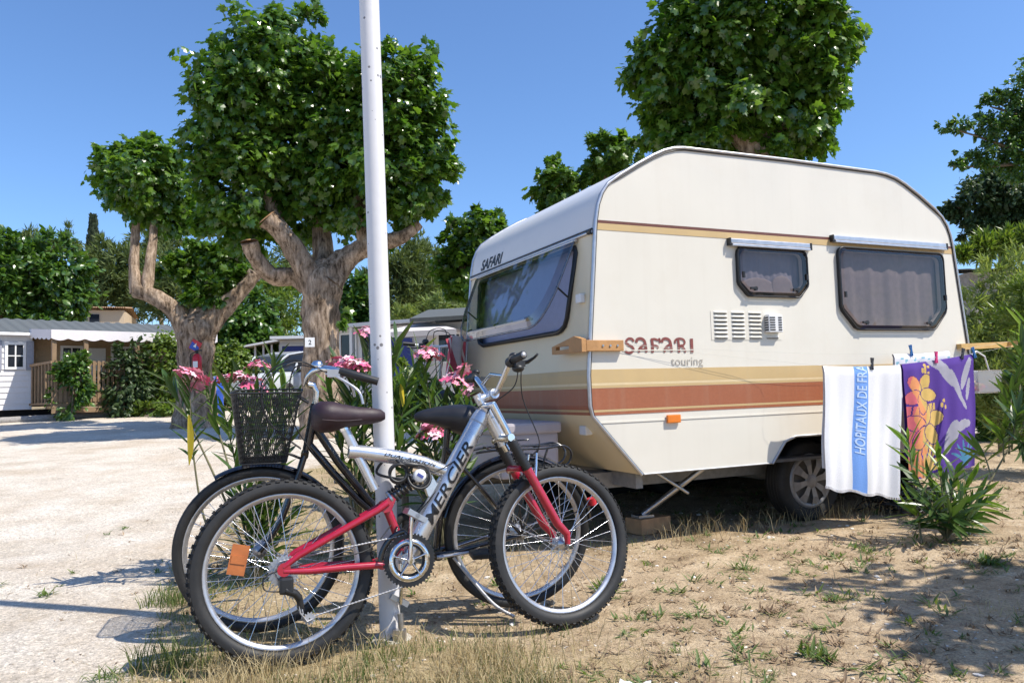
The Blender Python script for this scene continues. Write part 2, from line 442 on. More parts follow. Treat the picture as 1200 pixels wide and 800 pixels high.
leaf_mat('leaf_hedge', (0.075, 0.14, 0.02), (0.17, 0.23, 0.045), rough=0.4, trans=0.35)
leaf_mat('leaf_grey', (0.13, 0.19, 0.05), (0.25, 0.30, 0.10), rough=0.6, trans=0.3)
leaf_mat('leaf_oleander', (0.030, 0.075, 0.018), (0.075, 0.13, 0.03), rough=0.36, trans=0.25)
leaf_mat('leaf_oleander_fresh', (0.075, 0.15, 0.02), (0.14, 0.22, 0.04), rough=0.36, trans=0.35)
leaf_mat('leaf_yellow', (0.72, 0.52, 0.02), (0.8, 0.6, 0.03), rough=0.5, trans=0.3, tcol=(1, 1, .5))
leaf_mat('blade_dry', (0.38, 0.29, 0.14), (0.56, 0.46, 0.26), rough=0.7, trans=0.25, tcol=(1, .95, .8))
leaf_mat('blade_green', (0.07, 0.11, 0.03), (0.17, 0.20, 0.065), rough=0.6, trans=0.3)
leaf_mat('weed_green', (0.07, 0.125, 0.03), (0.14, 0.19, 0.05), rough=0.6, trans=0.3)
leaf_mat('litter', (0.13, 0.08, 0.045), (0.42, 0.3, 0.18), rough=0.8, trans=0.1, tcol=(1, 1, 1))
pane_mat('acrylic_smoke', (0.58, 0.545, 0.555))
pane_mat('acrylic_clear', (0.58, 0.60, 0.65), refl=1.2, base=0.12)
pane_mat('tub_clear', (0.9, 0.92, 0.94), rough=.5, base=.3)

# ------------------------------------------------------------------ ground
def wob(x, y, s, seed=0):
    """smooth pseudo noise in -1..1"""
    r_ = np.random.default_rng(seed); t = 0
    for k in range(5):
        a = r_.uniform(0, 6.28); f = s * (1 + .45 * k); p = r_.uniform(0, 6.28)
        t = t + np.sin((x * math.cos(a) + y * math.sin(a)) * f + p + 1.3 * np.sin((x * math.sin(a) - y * math.cos(a)) * f * .7 + p * 2)) / (1 + .3 * k)
    return t / 3.2

def gz(x, y):
    x = np.asarray(x, float); y = np.asarray(y, float)
    z = 0.050 * (np.clip(y, 6, 21) - 6) + 0.004 * np.clip(y - 22, 0, 25) + 0.13 * np.clip(y - 50, 0, 90)
    near = np.clip((y - 0.5) / 1.5, 0, 1)
    z = z + 0.014 * wob(x, y, 1.1, 3) + 0.008 * wob(x, y, 3.2, 4) * np.exp(-np.maximum(y - 6, 0) / 6)
    # low mound of turf round the pole, a bank under the right hand oleander
    z = z + 0.035 * np.exp(-(((x + .35) / .35) ** 2 + ((y - 2.78) / .16) ** 2))
    z = z + 0.05 * np.exp(-(((x - 3.2) / .9) ** 2 + ((y - 4.3) / .7) ** 2))
    return z
def gzf(x, y): return float(gz(x, y))

def road_edge(y):
    return np.interp(y, [0, 2.6, 5, 8.5, 10, 12, 100], [-1.05, -1.35, -2.05, -2.75, -1.6, 40, 400])
def gravel_mask(x, y):
    e = road_edge(y) + 0.22 * wob(x, y, 2.1, 8) + 0.1 * wob(x, y, 6, 9)
    k = np.clip((e - x) / np.where(y > 9, 2.2, 0.5) + .5, 0, 1)
    far = np.clip((21.0 + .5 * wob(x, y, 1.0, 12) - y) / .8, 0, 1)
    return k * far
def grass_mask(x, y):
    """dry turf: along the gravel edge, round the bikes, under the trees far off"""
    d = x - road_edge(y)
    a = np.exp(-((d - .35) / .55) ** 2) * (y < 9.5)
    b = np.exp(-(((x + .6) / 1.3) ** 2 + ((y - 2.55) / .5) ** 2))
    return np.clip(.75 * a + b + .8 * (y > 21) + .18 * wob(x, y, 1.7, 21), 0, 1)

def axis_pts(lo, hi, dense_lo, dense_hi, step, grow=1.13):
    a = list(np.arange(dense_lo, dense_hi + 1e-6, step)); s = step; p = dense_lo; left = []
    while p > lo: s *= grow; p -= s; left.append(p)
    s = step; p = dense_hi; right = []
    while p < hi: s *= grow; p += s; right.append(p)
    return np.array(left[::-1] + a + right)
gx = axis_pts(-900, 900, -4.5, 4.5, 0.05); gy = axis_pts(-60, 1800, 1.0, 7.5, 0.05)
GX, GY = np.meshgrid(gx, gy)
GZ = gz(GX, GY)
V = np.stack([GX, GY, GZ], -1).reshape(-1, 3)
nx, ny = len(gx), len(gy)
ii = (np.arange(ny - 1)[:, None] * nx + np.arange(nx - 1)[None, :]).ravel()
F = np.stack([ii, ii + 1, ii + nx + 1, ii + nx], 1)
gm = gravel_mask(GX, GY).ravel(); tm = grass_mask(GX, GY).ravel()

def ground_material():
    m = bpy.data.materials.new('soil'); m.use_nodes = True
    nt = m.node_tree; L = nt.links.new; b = nt.nodes['Principled BSDF']
    b.inputs['Roughness'].default_value = 0.95; b.inputs['Specular IOR Level'].default_value = 0.15
    tc = nd(nt, 'ShaderNodeTexCoord')
    def noise(sc, det=6, ro=.6):
        n = nd(nt, 'ShaderNodeTexNoise'); n.inputs['Scale'].default_value = sc; n.inputs['Detail'].default_value = det; n.inputs['Roughness'].default_value = ro
        L(tc.outputs['Object'], n.inputs['Vector']); return n.outputs['Fac']
    def ramp(src, stops):
        r = nd(nt, 'ShaderNodeValToRGB'); L(src, r.inputs[0])
        while len(r.color_ramp.elements) < len(stops): r.color_ramp.elements.new(.5)
        for e, (p, c) in zip(r.color_ramp.elements, stops): e.position = p; e.color = (*c, 1)
        return r.outputs[0]
    def mix(f, a, c, bt='MIX'):
        x = nd(nt, 'ShaderNodeMix', data_type='RGBA', blend_type=bt)
        if isinstance(f, float): x.inputs[0].default_value = f
        else: L(f, x.inputs[0])
        L(a, x.inputs[6]); L(c, x.inputs[7]); return x.outputs[2]
    def mrange(src, a, b_, c=0., d=1.):
        r = nd(nt, 'ShaderNodeMapRange'); r.inputs[1].default_value = a; r.inputs[2].default_value = b_; r.inputs[3].default_value = c; r.inputs[4].default_value = d
        L(src, r.inputs[0]); return r.outputs[0]
    def attr(n): a = nd(nt, 'ShaderNodeAttribute'); a.attribute_name = n; return a.outputs['Fac']
    def math_(op, a, c):
        x = nd(nt, 'ShaderNodeMath', operation=op)
        for i, q in enumerate((a, c)):
            if isinstance(q, (int, float)): x.inputs[i].default_value = q
            else: L(q, x.inputs[i])
        return x.outputs[0]
    dirt = ramp(noise(3.0, 9, .7), [(.26, (.13, .095, .06)), (.42, (.335, .248, .155)), (.56, (.47, .363, .238)), (.74, (.61, .505, .365))])
    fine = ramp(noise(90, 4, .7), [(.3, (.5, .48, .46)), (.5, (1, 1, 1)), (.7, (1.3, 1.28, 1.2))])
    dirt = mix(1.0, dirt, fine, 'MULTIPLY')
    # crumbs and grit
    vo = nd(nt, 'ShaderNodeTexVoronoi'); vo.inputs['Scale'].default_value = 70; L(tc.outputs['Object'], vo.inputs['Vector'])
    grit = mrange(vo.outputs['Distance'], .12, .22, 1, 0)
    gsel = mrange(noise(22, 2), .5, .62)
    gv = nd(nt, 'ShaderNodeRGB'); gv.outputs[0].default_value = (.55, .47, .37, 1)
    dirt = mix(math_('MULTIPLY', grit, gsel), dirt, gv.outputs[0])
    gravel = ramp(noise(1.6, 9, .7), [(.3, (.54, .46, .36)), (.48, (.69, .61, .51)), (.7, (.80, .735, .64))])
    gf = ramp(noise(55, 6, .75), [(.3, (.66, .64, .6)), (.48, (.98, .98, .98)), (.7, (1.15, 1.15, 1.15))])
    gravel = mix(1.0, gravel, gf, 'MULTIPLY')
    for sc_, lo, hi in ((150, .70, 1.16), (60, .80, 1.10)):   # individual chippings
        vc = nd(nt, 'ShaderNodeTexVoronoi'); vc.inputs['Scale'].default_value = sc_; L(tc.outputs['Object'], vc.inputs['Vector'])
        sx = nd(nt, 'ShaderNodeSeparateColor'); L(vc.outputs['Color'], sx.inputs[0]); gm_ = mrange(sx.outputs[0], 0, 1, lo, hi)
        gravel = mix(1.0, gravel, gm_, 'MULTIPLY')
    vg = nd(nt, 'ShaderNodeTexVoronoi'); vg.inputs['Scale'].default_value = 38; L(tc.outputs['Object'], vg.inputs['Vector'])
    dk = mrange(vg.outputs['Distance'], .06, .14, 1, 0); dsel = mrange(noise(9, 3), .56, .66)
    dc = nd(nt, 'ShaderNodeRGB'); dc.outputs[0].default_value = (.26, .22, .17, 1)
    gravel = mix(math_('MULTIPLY', dk, dsel), gravel, dc.outputs[0])
    turf = ramp(noise(42, 8, .8), [(.32, (.10, .07, .035)), (.46, (.33, .25, .13)), (.58, (.50, .40, .23)), (.72, (.62, .53, .35))])
    n_ = noise(7, 8, .7)
    tmk = mrange(math_('ADD', math_('MULTIPLY', attr('turf'), 1.0), mrange(n_, .2, .8, -.4, .4)), .35, .75, 0, .85)
    gmk = mrange(math_('ADD', attr('gravel'), mrange(n_, .2, .8, -.45, .45)), .35, .7)
    col = mix(gmk, mix(tmk, dirt, turf), gravel)
    # wheel-worn brown drift on the gravel
    dr = mrange(noise(.7, 7), .5, .72, 0, .6)
    dcol = nd(nt, 'ShaderNodeRGB'); dcol.outputs[0].default_value = (.44, .33, .22, 1)
    col = mix(dr, col, dcol.outputs[0])
    L(col, b.inputs['Base Color'])
    h = math_('ADD', math_('MULTIPLY', noise(45, 8, .7), .6), math_('ADD', noise(8, 6, .6), math_('MULTIPLY', grit, -.25)))
    bp = nd(nt, 'ShaderNodeBump'); bp.inputs['Strength'].default_value = 0.8; bp.inputs['Distance'].default_value = 0.03
    L(h, bp.inputs['Height']); L(bp.outputs[0], b.inputs['Normal'])
    return m
soil = ground_material()
fmask = gm[F].mean(1) > 0.5
def sub_mesh(name, sel):
    f = F[sel]; used = np.unique(f); remap = np.full(len(V), -1); remap[used] = np.arange(len(used))
    o = fast_mesh(name, V[used], remap[f], soil, smooth=True, kind='structure')
    for an, arr in (('gravel', gm), ('turf', tm)):
        a = o.data.attributes.new(an, 'FLOAT', 'POINT'); a.data.foreach_set('value', arr[used].astype(np.float32))
    return o
sub_mesh('ground', ~fmask)
sub_mesh('gravel_road', fmask)

# ------------------------------------------------------------------ caravan
CYAW = R(24.69)
CM = Matrix.Translation((0.463, 4.5, 0.0)) @ Matrix.Rotation(CYAW, 4, 'Z')     # local x: towards the rear, local y: away across the width
CW = 2.0
car = thing('caravan', 'cream touring caravan with brown and tan stripes parked behind the bicycles', 'caravan', CM)
def CP(x, y, z): return CM @ Vector((x, y, z))
lower = [(0.316, 0.439), (-0.010, 0.800), (-0.024, 0.86), (-0.026, 1.04)]
front_up = [(0.053, 1.90)]
roofl = [(0.060, 1.96), (0.079, 2.056), (0.110, 2.13), (0.157, 2.192), (0.25, 2.256), (0.38, 2.335), (0.495, 2.399), (0.58, 2.438), (0.66, 2.462), (0.74, 2.471),
         (1.6, 2.480), (2.45, 2.476), (2.56, 2.468), (2.66, 2.448), (2.753, 2.412), (2.90, 2.338), (3.064, 2.244), (3.14, 2.185), (3.19, 2.122), (3.222, 2.05), (3.238, 1.98)]
rear = [(3.345, 1.168), (3.36, 0.95), (3.35, 0.85), (3.06, 0.437)]
arch = [(1.995, 0.437), (1.885, 0.565), (1.80, 0.604), (1.545, 0.604), (1.45, 0.575), (1.33, 0.437)]
outline = lower + front_up + roofl + rear + arch
def oct_(x0, x1, z0, z1, ct, cb, n=3):
    """window outline: small rounded upper corners, large cut lower ones (x,z)"""
    pts = []
    def arc(cx, cz, r, a0, a1):
        for i in range(n + 1):
            a = a0 + (a1 - a0) * i / n; pts.append((cx + r * math.cos(a), cz + r * math.sin(a)))
    q = cb * .35
    pts.extend([(x0, z0 + cb + q * .3), (x0 + q * .25, z0 + cb - q * .35), (x0 + cb - q * .35, z0 + q * .25), (x0 + cb + q * .3, z0)])
    pts.extend([(x1 - cb - q * .3, z0), (x1 - cb + q * .35, z0 + q * .25), (x1 - q * .25, z0 + cb - q * .35), (x1, z0 + cb + q * .3)])
    arc(x1 - ct, z1 - ct, ct, 0, math.pi / 2); arc(x0 + ct, z1 - ct, ct, math.pi / 2, math.pi)
    return pts
w_small = oct_(1.108, 1.716, 1.528, 1.86, 0.055, 0.085)
w_big = oct_(2.008, 3.10, 1.315, 1.90, 0.05, 0.15)
def shrink(p, k):
    cx = sum(a for a, _ in p) / len(p); cz = sum(b for _, b in p) / len(p)
    w = max(a for a, _ in p) - min(a for a, _ in p); h = max(b for _, b in p) - min(b for _, b in p)
    return [(cx + (a - cx) * (1 - 2 * k / w), cz + (b - cz) * (1 - 2 * k / h)) for a, b in p]
# near side wall with its window openings, far side wall
b = MB()
b.poly([(x, 0, z) for x, z in outline], (0, 0.03, 0), [[(x, 0, z) for x, z in shrink(w_small, .03)], [(x, 0, z) for x, z in shrink(w_big, .03)]])
b.build('side_panel', MT['cream'], car)
b = MB(); b.poly([(x, CW, z) for x, z in outline], (0, -0.03, 0)); b.build('side_panel', MT['cream'], car)
def skin(name, pts, m, holes=None, inset=0.003):
    bb = MB()
    vs = [(x, inset, z) for x, z in pts] + [(x, CW - inset, z) for x, z in pts]; n = len(pts)
    bb.add(vs, [(i, i + 1, n + i + 1, n + i) for i in range(n - 1)], True)
    o = bb.build(name, m, car)
    return o
# front wall: sloping lower panel, waist, window panel with an opening
def front_pt(y, z):
    zs = [p[1] for p in lower + front_up + roofl[:1]]; xs = [p[0] for p in lower + front_up + roofl[:1]]
    return Vector((float(np.interp(z, zs, xs)), y, z))
skin('lower_front_panel', lower, MT['cream_bounce'])
fw = [(0.20, 1.345), (0.24, 1.325), (0.30, 1.318), (1.70, 1.318), (1.76, 1.325), (1.80, 1.345), (1.80, 1.82), (1.76, 1.845), (0.22, 1.845), (0.195, 1.82)]
fw = [(0.275, 1.40), (0.30, 1.355), (0.345, 1.33), (0.40, 1.32), (1.62, 1.32), (1.70, 1.345), (1.75, 1.40), (1.77, 1.80), (1.745, 1.835), (0.215, 1.835), (0.20, 1.80)]
b = MB()
o_ = [(0.003, 1.04), (CW - .003, 1.04), (CW - .003, 1.90), (0.003, 1.90)]
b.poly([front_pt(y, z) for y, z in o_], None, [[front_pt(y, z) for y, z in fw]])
b.build('front_panel', MT['cream_bounce'], car)
skin('roof', front_up + roofl, MT['roof_white'])
skin('rear_panel', roofl[-1:] + rear, MT['cream'])
b = MB(); b.box((1.69, CW / 2, 0.45), (2.74, CW - .02, 0.02)); b.build('floor_pan', MT['chassis'], car)
# rounded metal edge strips round both side walls, with a dark sealing line
for yy, s in ((-0.004, 1), (CW + 0.004, -1)):
    loop = [(x, yy, z) for x, z in (lower + front_up + roofl + rear)]
    b = MB(); b.tube(loop, 0.0108, 8); tr = b.build('edge_strip', MT['alu'], car)
    b = MB(); off = [(x + (0.012 if x < 1.5 else -0.012) * (0 if 0.7 < x < 2.5 else 1), yy - s * 0.001, z - (0.014 if z > 2.2 else 0)) for x, z in (lower + front_up + roofl + rear)]
    b.tube(off, 0.0042, 5); b.build('seal', MT['black_plastic'], tr)
b = MB(); b.tube([(x, -0.004, z) for x, z in arch], 0.009, 6); b.build('wheel_arch_trim', MT['alu_dull'], car)
b = MB(); b.tube([(0.33, -0.004, 0.441), (1.32, -0.004, 0.441)], 0.006, 6); b.tube([(2.0, -0.004, 0.441), (3.05, -0.004, 0.441)], 0.006, 6); b.build('skirt_strip', MT['alu_dull'], car)
# printed stripes: thin vinyl sheets on the near side and round the front
def xedge(z):
    return float(np.interp(z, [.439, .80, .86, 1.04, 1.90, 1.96, 2.056], [.316, -.010, -.024, -.026, .053, .060, .079]))
def xrear(z):
    return float(np.interp(z, [.437, .85, .95, 1.168, 1.98], [3.06, 3.35, 3.36, 3.345, 3.238]))
def side_band(mb, z0, z1, out):
    mb.poly([(xedge(z0) + .013, -out, z0), (xrear(z0) - .013, -out, z0), (xrear(z1) - .013, -out, z1), (xedge(z1) + .013, -out, z1)], (0, out - .0005, 0))
def front_band(mb, z0, z1, out):
    zs = [z0] + [z for z in (.80, .86, 1.04) if z0 < z < z1] + [z1]
    for za, zb in zip(zs, zs[1:]):
        pts = []
        for y, z in ((0.015, za), (CW - .015, za), (CW - .015, zb), (0.015, zb)):
            p = front_pt(y, z); pts.append((p.x - out, p.y, p.z))
        mb.add(pts, [(0, 1, 2, 3)])
for z0, z1, mt, fr in ((1.946, 1.964, 'stripe_brown', 0), (1.905, 1.9455, 'stripe_tan', 0), (0.992, 1.072, 'stripe_tan', 1), (0.978, 0.9915, 'stripe_pale', 1), (0.962, 0.9775, 'stripe_tan', 1),
                       (0.835, 0.9605, 'stripe_red', 1), (0.822, 0.8345, 'stripe_tan', 1), (0.804, 0.8215, 'stripe_red', 1)):
    b = MB(); side_band(b, z0, z1, .0022)
    if fr: front_band(b, z0, z1, .0025)
    b.build('stripe', MT[mt], car)
b = MB(); side_band(b, 0.755, 0.763, .004); b.build('moulding', MT['cream'], car)
# gutter / awning rail across the front and the roof joint
b = MB(); b.tube([(0.046, 0.01, 1.895), (0.046, CW - .01, 1.895)], 0.011, 8); b.build('gutter', MT['alu'], car)
b = MB(); b.tube([(0.043, 0.01, 1.912), (0.043, CW - .01, 1.912)], 0.005, 6); b.build('seal', MT['black_plastic'], car)
b = MB(); b.cyl((0.035, .012, 1.895), (0.035, .04, 1.895), .018, 8); b.build('gutter_end', MT['black_plastic'], car)

# side windows: frame, smoked pane with bevelled rim, catches, curtain behind, rail above
def side_window(outl, rail, label, curtain, curl):
    fr = MB()
    big = [(x, 0.0, z) for x, z in outl]; ino = [(x, 0.0, z) for x, z in shrink(outl, .035)]
    fr.poly([(x, -0.012, z) for x, z in outl], (0, 0.0115, 0), [[(x, -0.012, z) for x, z in shrink(outl, .03)]])
    f = fr.build('window', MT['black_plastic'], car, label=label)
    p = MB(); a = shrink(outl, .004); c = shrink(outl, .03); n = len(a)
    va = [(x, -0.020, z) for x, z in a]; vc = [(x, -0.036, z) for x, z in c]
    p.add(va + vc, [(i, (i + 1) % n, n + (i + 1) % n, n + i) for i in range(n)])
    p.poly(vc)
    p.build('pane', MT['acrylic_smoke'], f)
    rm = MB(); rm.tube([(x, -0.0215, z) for x, z in shrink(outl, .003)], 0.0065, 6, closed=True); rm.build('rim', MT['black_plastic'], f)
    xs = [x for x, _ in outl]; zs = [z for _, z in outl]; x0, x1, z0, z1 = min(xs), max(xs), min(zs), max(zs)
    for t in (.2, .8):
        k = MB(); xx = x0 + (x1 - x0) * t
        k.cyl((xx, -.036, z0 + .05), (xx, -.05, z0 + .05), .014, 10); k.box((xx - .02, -.046, z0 + .052), (.05, .012, .014)); k.build('catch', MT['black_plastic'], f)
    for sx in (x0 + .03, x1 - .03):
        k = MB(); k.box((sx, -.04, z0 + (z1 - z0) * .42), (.016, .012, .04)); k.build('stay', MT['black_plastic'], f)
    # curtain with folds, just inside
    g = 60; vs = []; fs = []
    for j in range(13):
        for i in range(g + 1):
            u = i / g; v = j / 12
            d = .016 * math.sin(u * curl * 6.28 + .7 * math.sin(v * 3)) * (1 - .3 * v) + .006 * math.sin(u * 71)
            vs.append((x0 + .01 + (x1 - x0 - .02) * u, .042 + d * .45, z0 + .01 + (z1 - z0 - .02) * v))
    for j in range(12):
        for i in range(g): fs.append((j * (g + 1) + i, j * (g + 1) + i + 1, (j + 1) * (g + 1) + i + 1, (j + 1) * (g + 1) + i))
    k = MB(); k.add(vs, fs, True); k.build('curtain', MT[curtain], f)
    # extruded rail
    xa, xb, zr = rail
    k = MB(); k.bbox((xa, -.030, zr - .034), (xb, -.001, zr), .006); k.bbox((xa + .008, -.038, zr - .052), (xb - .008, -.001, zr - .035), .004)
    r_ = k.build('window_rail', MT['alu'], car)
    k = MB(); k.box((xa - .006, -.016, zr - .022), (.011, .034, .048)); k.box((xb + .006, -.016, zr - .022), (.011, .034, .048)); k.build('rail_end', MT['black_plastic'], r_)
    return f
f1 = side_window(w_small, (1.056, 1.745, 1.904), 'small smoked side window', 'curtain_net', 2.3)
# pillow leaning behind the small window
k = MB(); k.sphere((1.32, .036, 1.575), (.17, .008, .09), 14, 8); k.sphere((1.53, .034, 1.60), (.10, .008, .085), 14, 8); k.build('cushion', MT['curtain'], f1)
side_window(w_big, (1.968, 3.135, 1.976), 'large smoked side window', 'curtain', 5.0)

# front window: rubber seal, blue-grey blind, pane hinged at the top and propped open
fwn = MB()
seal = [front_pt(y, z) + Vector((-.010, 0, 0)) for y, z in fw]
fwn.tube(seal, 0.016, 8, closed=True)
fwin = fwn.build('window', MT['black_plastic'], car, label='wide front window with its pane propped open')
k = MB(); vs = []; fs = []; g = 30
for j in range(2):
    for i in range(g + 1):
        z = 1.30 + .56 * j; p = front_pt(.16 + 1.65 * i / g, z); vs.append((p.x + .05 + .006 * math.sin(i * 1.3), p.y, p.z))
for i in range(g): fs.append((i, i + 1, g + 2 + i, g + 1 + i))
k.add(vs, fs, True); k.build('blind', MT['blind_blue'], fwin)
hinge = front_pt(0, 1.872); hx, hz = hinge.x - .022, 1.872
TILT = R(27)
def pane_pt(y, d, bulge=0.0):
    """point on the open pane: d metres down from the hinge"""
    return Vector((hx - math.sin(TILT - R(5)) * d - math.cos(TILT) * bulge, y, hz - math.cos(TILT - R(5)) * d - math.sin(TILT) * bulge * -1))
pl = [(0.205, 0.0), (1.79, 0.0), (1.79, .36), (1.76, .44), (1.70, .51), (1.62, .55), (1.54, .56), (.46, .56), (.38, .545), (.32, .505), (.27, .43), (.235, .33)]
inner = [(y + (.045 if y < 1 else -.045), max(.03, d - (.05 if d > .1 else 0))) for y, d in pl]
k = MB(); n = len(pl)
A_ = [pane_pt(y, d) for y, d in pl]; B_ = [pane_pt(y, d, .03) for y, d in inner]
k.add(A_ + B_, [(i, (i + 1) % n, n + (i + 1) % n, n + i) for i in range(n)], True); k.poly(B_)
k.build('pane', MT['acrylic_clear'], fwin)
k = MB(); k.tube(A_[1:] + A_[:1], .0085, 6); k.build('pane_rim', MT['acrylic_clear'], fwin)
k = MB()
for yy in (.5, 1.0, 1.5):
    c = pane_pt(yy, .505, .022); k.cyl(c, c + Vector((.03, 0, .01)), .016, 10); k.box(c + Vector((.03, 0, 0)), (.02, .06, .014))
k.build('catch', MT['black_plastic'], fwin)
k = MB(); k.tube([pane_pt(.5, .50, .012), pane_pt(1.5, .50, .012)], .012, 8); k.build('inner_rail', MT['white_plastic'], fwin)
k = MB()
for yy in (.25, 1.74):
    a = pane_pt(yy, .30); q = front_pt(yy, 1.52); k.tube([a, (q.x - .012, q.y, q.z)], .006, 6)
k.build('stay', MT['black_plastic'], fwin)
k = MB(); k.tube([(hx + .004, .19, hz + .004), (hx + .004, 1.81, hz + .004)], .011, 8); k.build('hinge_rail', MT['alu'], fwin)

# fridge vents: four columns of louvres and a flue outlet
vent = MB(); vent.poly([(.885, -.001, 1.245), (1.47, -.001, 1.245), (1.47, -.001, 1.432), (.885, -.001, 1.432)], (0, -.0012, 0))
vp = vent.build('vent', MT['cream'], car)
lv = None
for c in range(4):
    for r_ in range(7):
        if c == 3 and r_ > 0: continue
        if lv is None:
            k = MB(); n = 10; vs = []
            for i in range(n + 1):
                t = i / n; x = -.056 + .112 * t; hgt = .011 * min(1, math.sin(math.pi * t) * 2.2)
                vs += [(x, 0, .011), (x, -hgt * 1.3, .002), (x, -hgt * 1.0, -.004)]
            fs = [(i * 3 + j, i * 3 + 3 + j, i * 3 + 4 + j, i * 3 + 1 + j) for i in range(n) for j in (0, 1)]
            k.add(vs, fs, True)
            k.cur = 1; k.poly([(-.052, -.0006, -.009), (.052, -.0006, -.009), (.050, -.0006, -.002), (-.050, -.0006, -.002)])
            lv = k.build('louvre', [MT['cream'], MT['dark_void']], vp, fixn=False); q = lv
        else:
            q = link(lv.copy()); q.parent = vp
        q.location = (.962 + c * .142, -.0026, 1.262 + r_ * .0265)
k = MB(); k.bbox((1.325, -.045, 1.292), (1.445, -.003, 1.412), .008)
ou = k.build('flue_outlet', MT['white_plastic'], car)
k = MB()
for i in range(6):
    k.box((1.3245, -.024, 1.31 + i * .016), (.003, .03, .008)); k.box((1.385 - .03, -.0455, 1.31 + i * .016), (.045, .003, .008)); k.box((1.385 + .035, -.0455, 1.31 + i * .016), (.03, .003, .008))
k.build('grille', MT['dark_void'], ou)
# marker lamps
k = MB(); k.bbox((.507, -.022, .737), (.606, -.0045, .787), .006); k.build('marker_lamp', MT['orange_plastic'], car)
k = MB(); p = front_pt(.10, 1.50); k.bbox((p.x - .035, .075, 1.475), (p.x - .001, .135, 1.53), .006); k.build('marker_lamp', MT['white_plastic'], car)
k = MB(); p = front_pt(.20, .70); k.bbox((p.x - .04, .17, .68), (p.x + .01, .25, .735), .006); k.build('marker_lamp', MT['white_plastic'], car)
k = MB(); p = front_pt(1.93, 1.13); k.box((p.x - .05, 1.93, 1.10), (.10, .018, .018)); k.box((p.x - .09, 1.93, 1.105), (.03, .03, .03)); k.build('front_catch', MT['black_plastic'], car)
# lettering: front nose, and the decorated name on the side
def nose(u, v):
    zs = [1.96, 2.056, 2.13, 2.192]; xs = [.060, .079, .110, .157]
    z = 1.93 + v; return (float(np.interp(z, [1.90] + zs, [.053] + xs)) - .003, 1.79 - u, z)
k = MB(); wrap_text(k, 'SAFARI', .42, .088, nose, shear=.25, offset=.028, cuts=5); k.build('lettering', MT['letter_black'], car)
def ribbon(mb, pts, ws, y=-.003):
    """flat stroke through pts (x,z) with varying width"""
    n = len(pts); vs = []
    for i in range(n):
        a = Vector(pts[max(0, i - 1)]); c = Vector(pts[min(n - 1, i + 1)]); t = (c - a).normalized(); nn = Vector((-t.y, t.x)); w = ws[i] if isinstance(ws, (list, tuple)) else ws
        p = Vector(pts[i]); q1 = p + nn * w / 2; q2 = p - nn * w / 2
        vs += [(q1.x, y, q1.y), (q2.x, y, q2.y)]
    mb.add(vs, [(2 * i, 2 * i + 1, 2 * i + 3, 2 * i + 2) for i in range(n - 1)])
def curve(pts, n=8):
    """Catmull-Rom through pts"""
    P = [pts[0]] + list(pts) + [pts[-1]]; out = []
    for i in range(1, len(P) - 2):
        p0, p1, p2, p3 = (Vector(P[j]) for j in (i - 1, i, i + 1, i + 2))
        for k in range(n):
            t = k / n
            out.append(tuple(.5 * ((2 * p1) + (-p0 + p2) * t + (2 * p0 - 5 * p1 + 4 * p2 - p3) * t * t + (-p0 + 3 * p1 - 3 * p2 + p3) * t ** 3)))
    out.append(tuple(P[-2])); return out
def glyph(ch):
    """decorated capital on a 0..1 box: list of (points, width)"""
    G = {'S': [(curve([(.92, .80), (.75, .97), (.42, .98), (.22, .78), (.40, .58), (.72, .45), (.86, .25), (.62, .04), (.28, .04), (.10, .22)]), .17)],
         'A': [(curve([(.05, .72), (.10, .92), (.34, 1.0), (.62, .90), (.74, .62), (.80, .05)]), .20), (curve([(.74, .62), (.50, .50), (.26, .30), (.22, .04)]), .17), (curve([(.26, .34), (.5, .28), (.78, .30)]), .10)],
         'F': [(curve([(.22, .02), (.25, .5), (.20, .96)]), .22), (curve([(.10, .93), (.45, .97), (.75, .90), (.92, .97), (.93, .70)]), .15), (curve([(.24, .50), (.5, .52), (.74, .44), (.72, .32)]), .12)],
         'R': [(curve([(.30, .02), (.30, .5), (.26, .94)]), .20), (curve([(.02, .66), (.04, .88), (.30, 1.0), (.66, .95), (.80, .74), (.66, .54), (.34, .50)]), .15), (curve([(.48, .50), (.70, .30), (.84, .03)]), .18)],
         'I': [([(.5, .02), (.5, .98)], .26), ([(.28, .96), (.72, .96)], .08), ([(.28, .03), (.72, .03)], .07)]}
    return G[ch]
k = MB(); xx = .225
for ch, wd in zip('SAFARI', (.083, .098, .083, .098, .098, .055)):
    for pi, (pts, w) in enumerate(glyph(ch)):
        q = [(xx + x * wd * .95, 1.166 + z * .088) for x, z in pts]
        ribbon(k, q, w * .088, -.0032 - .0003 * pi)
    xx += wd + .003
lt = k.build('lettering', MT['letter_maroon'], car)
k = MB(); k.poly([(.215, -.0046, 1.180), (.735, -.0046, 1.180), (.735, -.0046, 1.186), (.215, -.0046, 1.186)], (0, .0004, 0)); k.build('inline', MT['cream'], lt)
k = MB(); wrap_text(k, 'touring', .245, .068, lambda u, v: (.563 + u, -.003, 1.070 + v), offset=-.004, cuts=1); k.build('lettering', MT['letter_grey'], car)

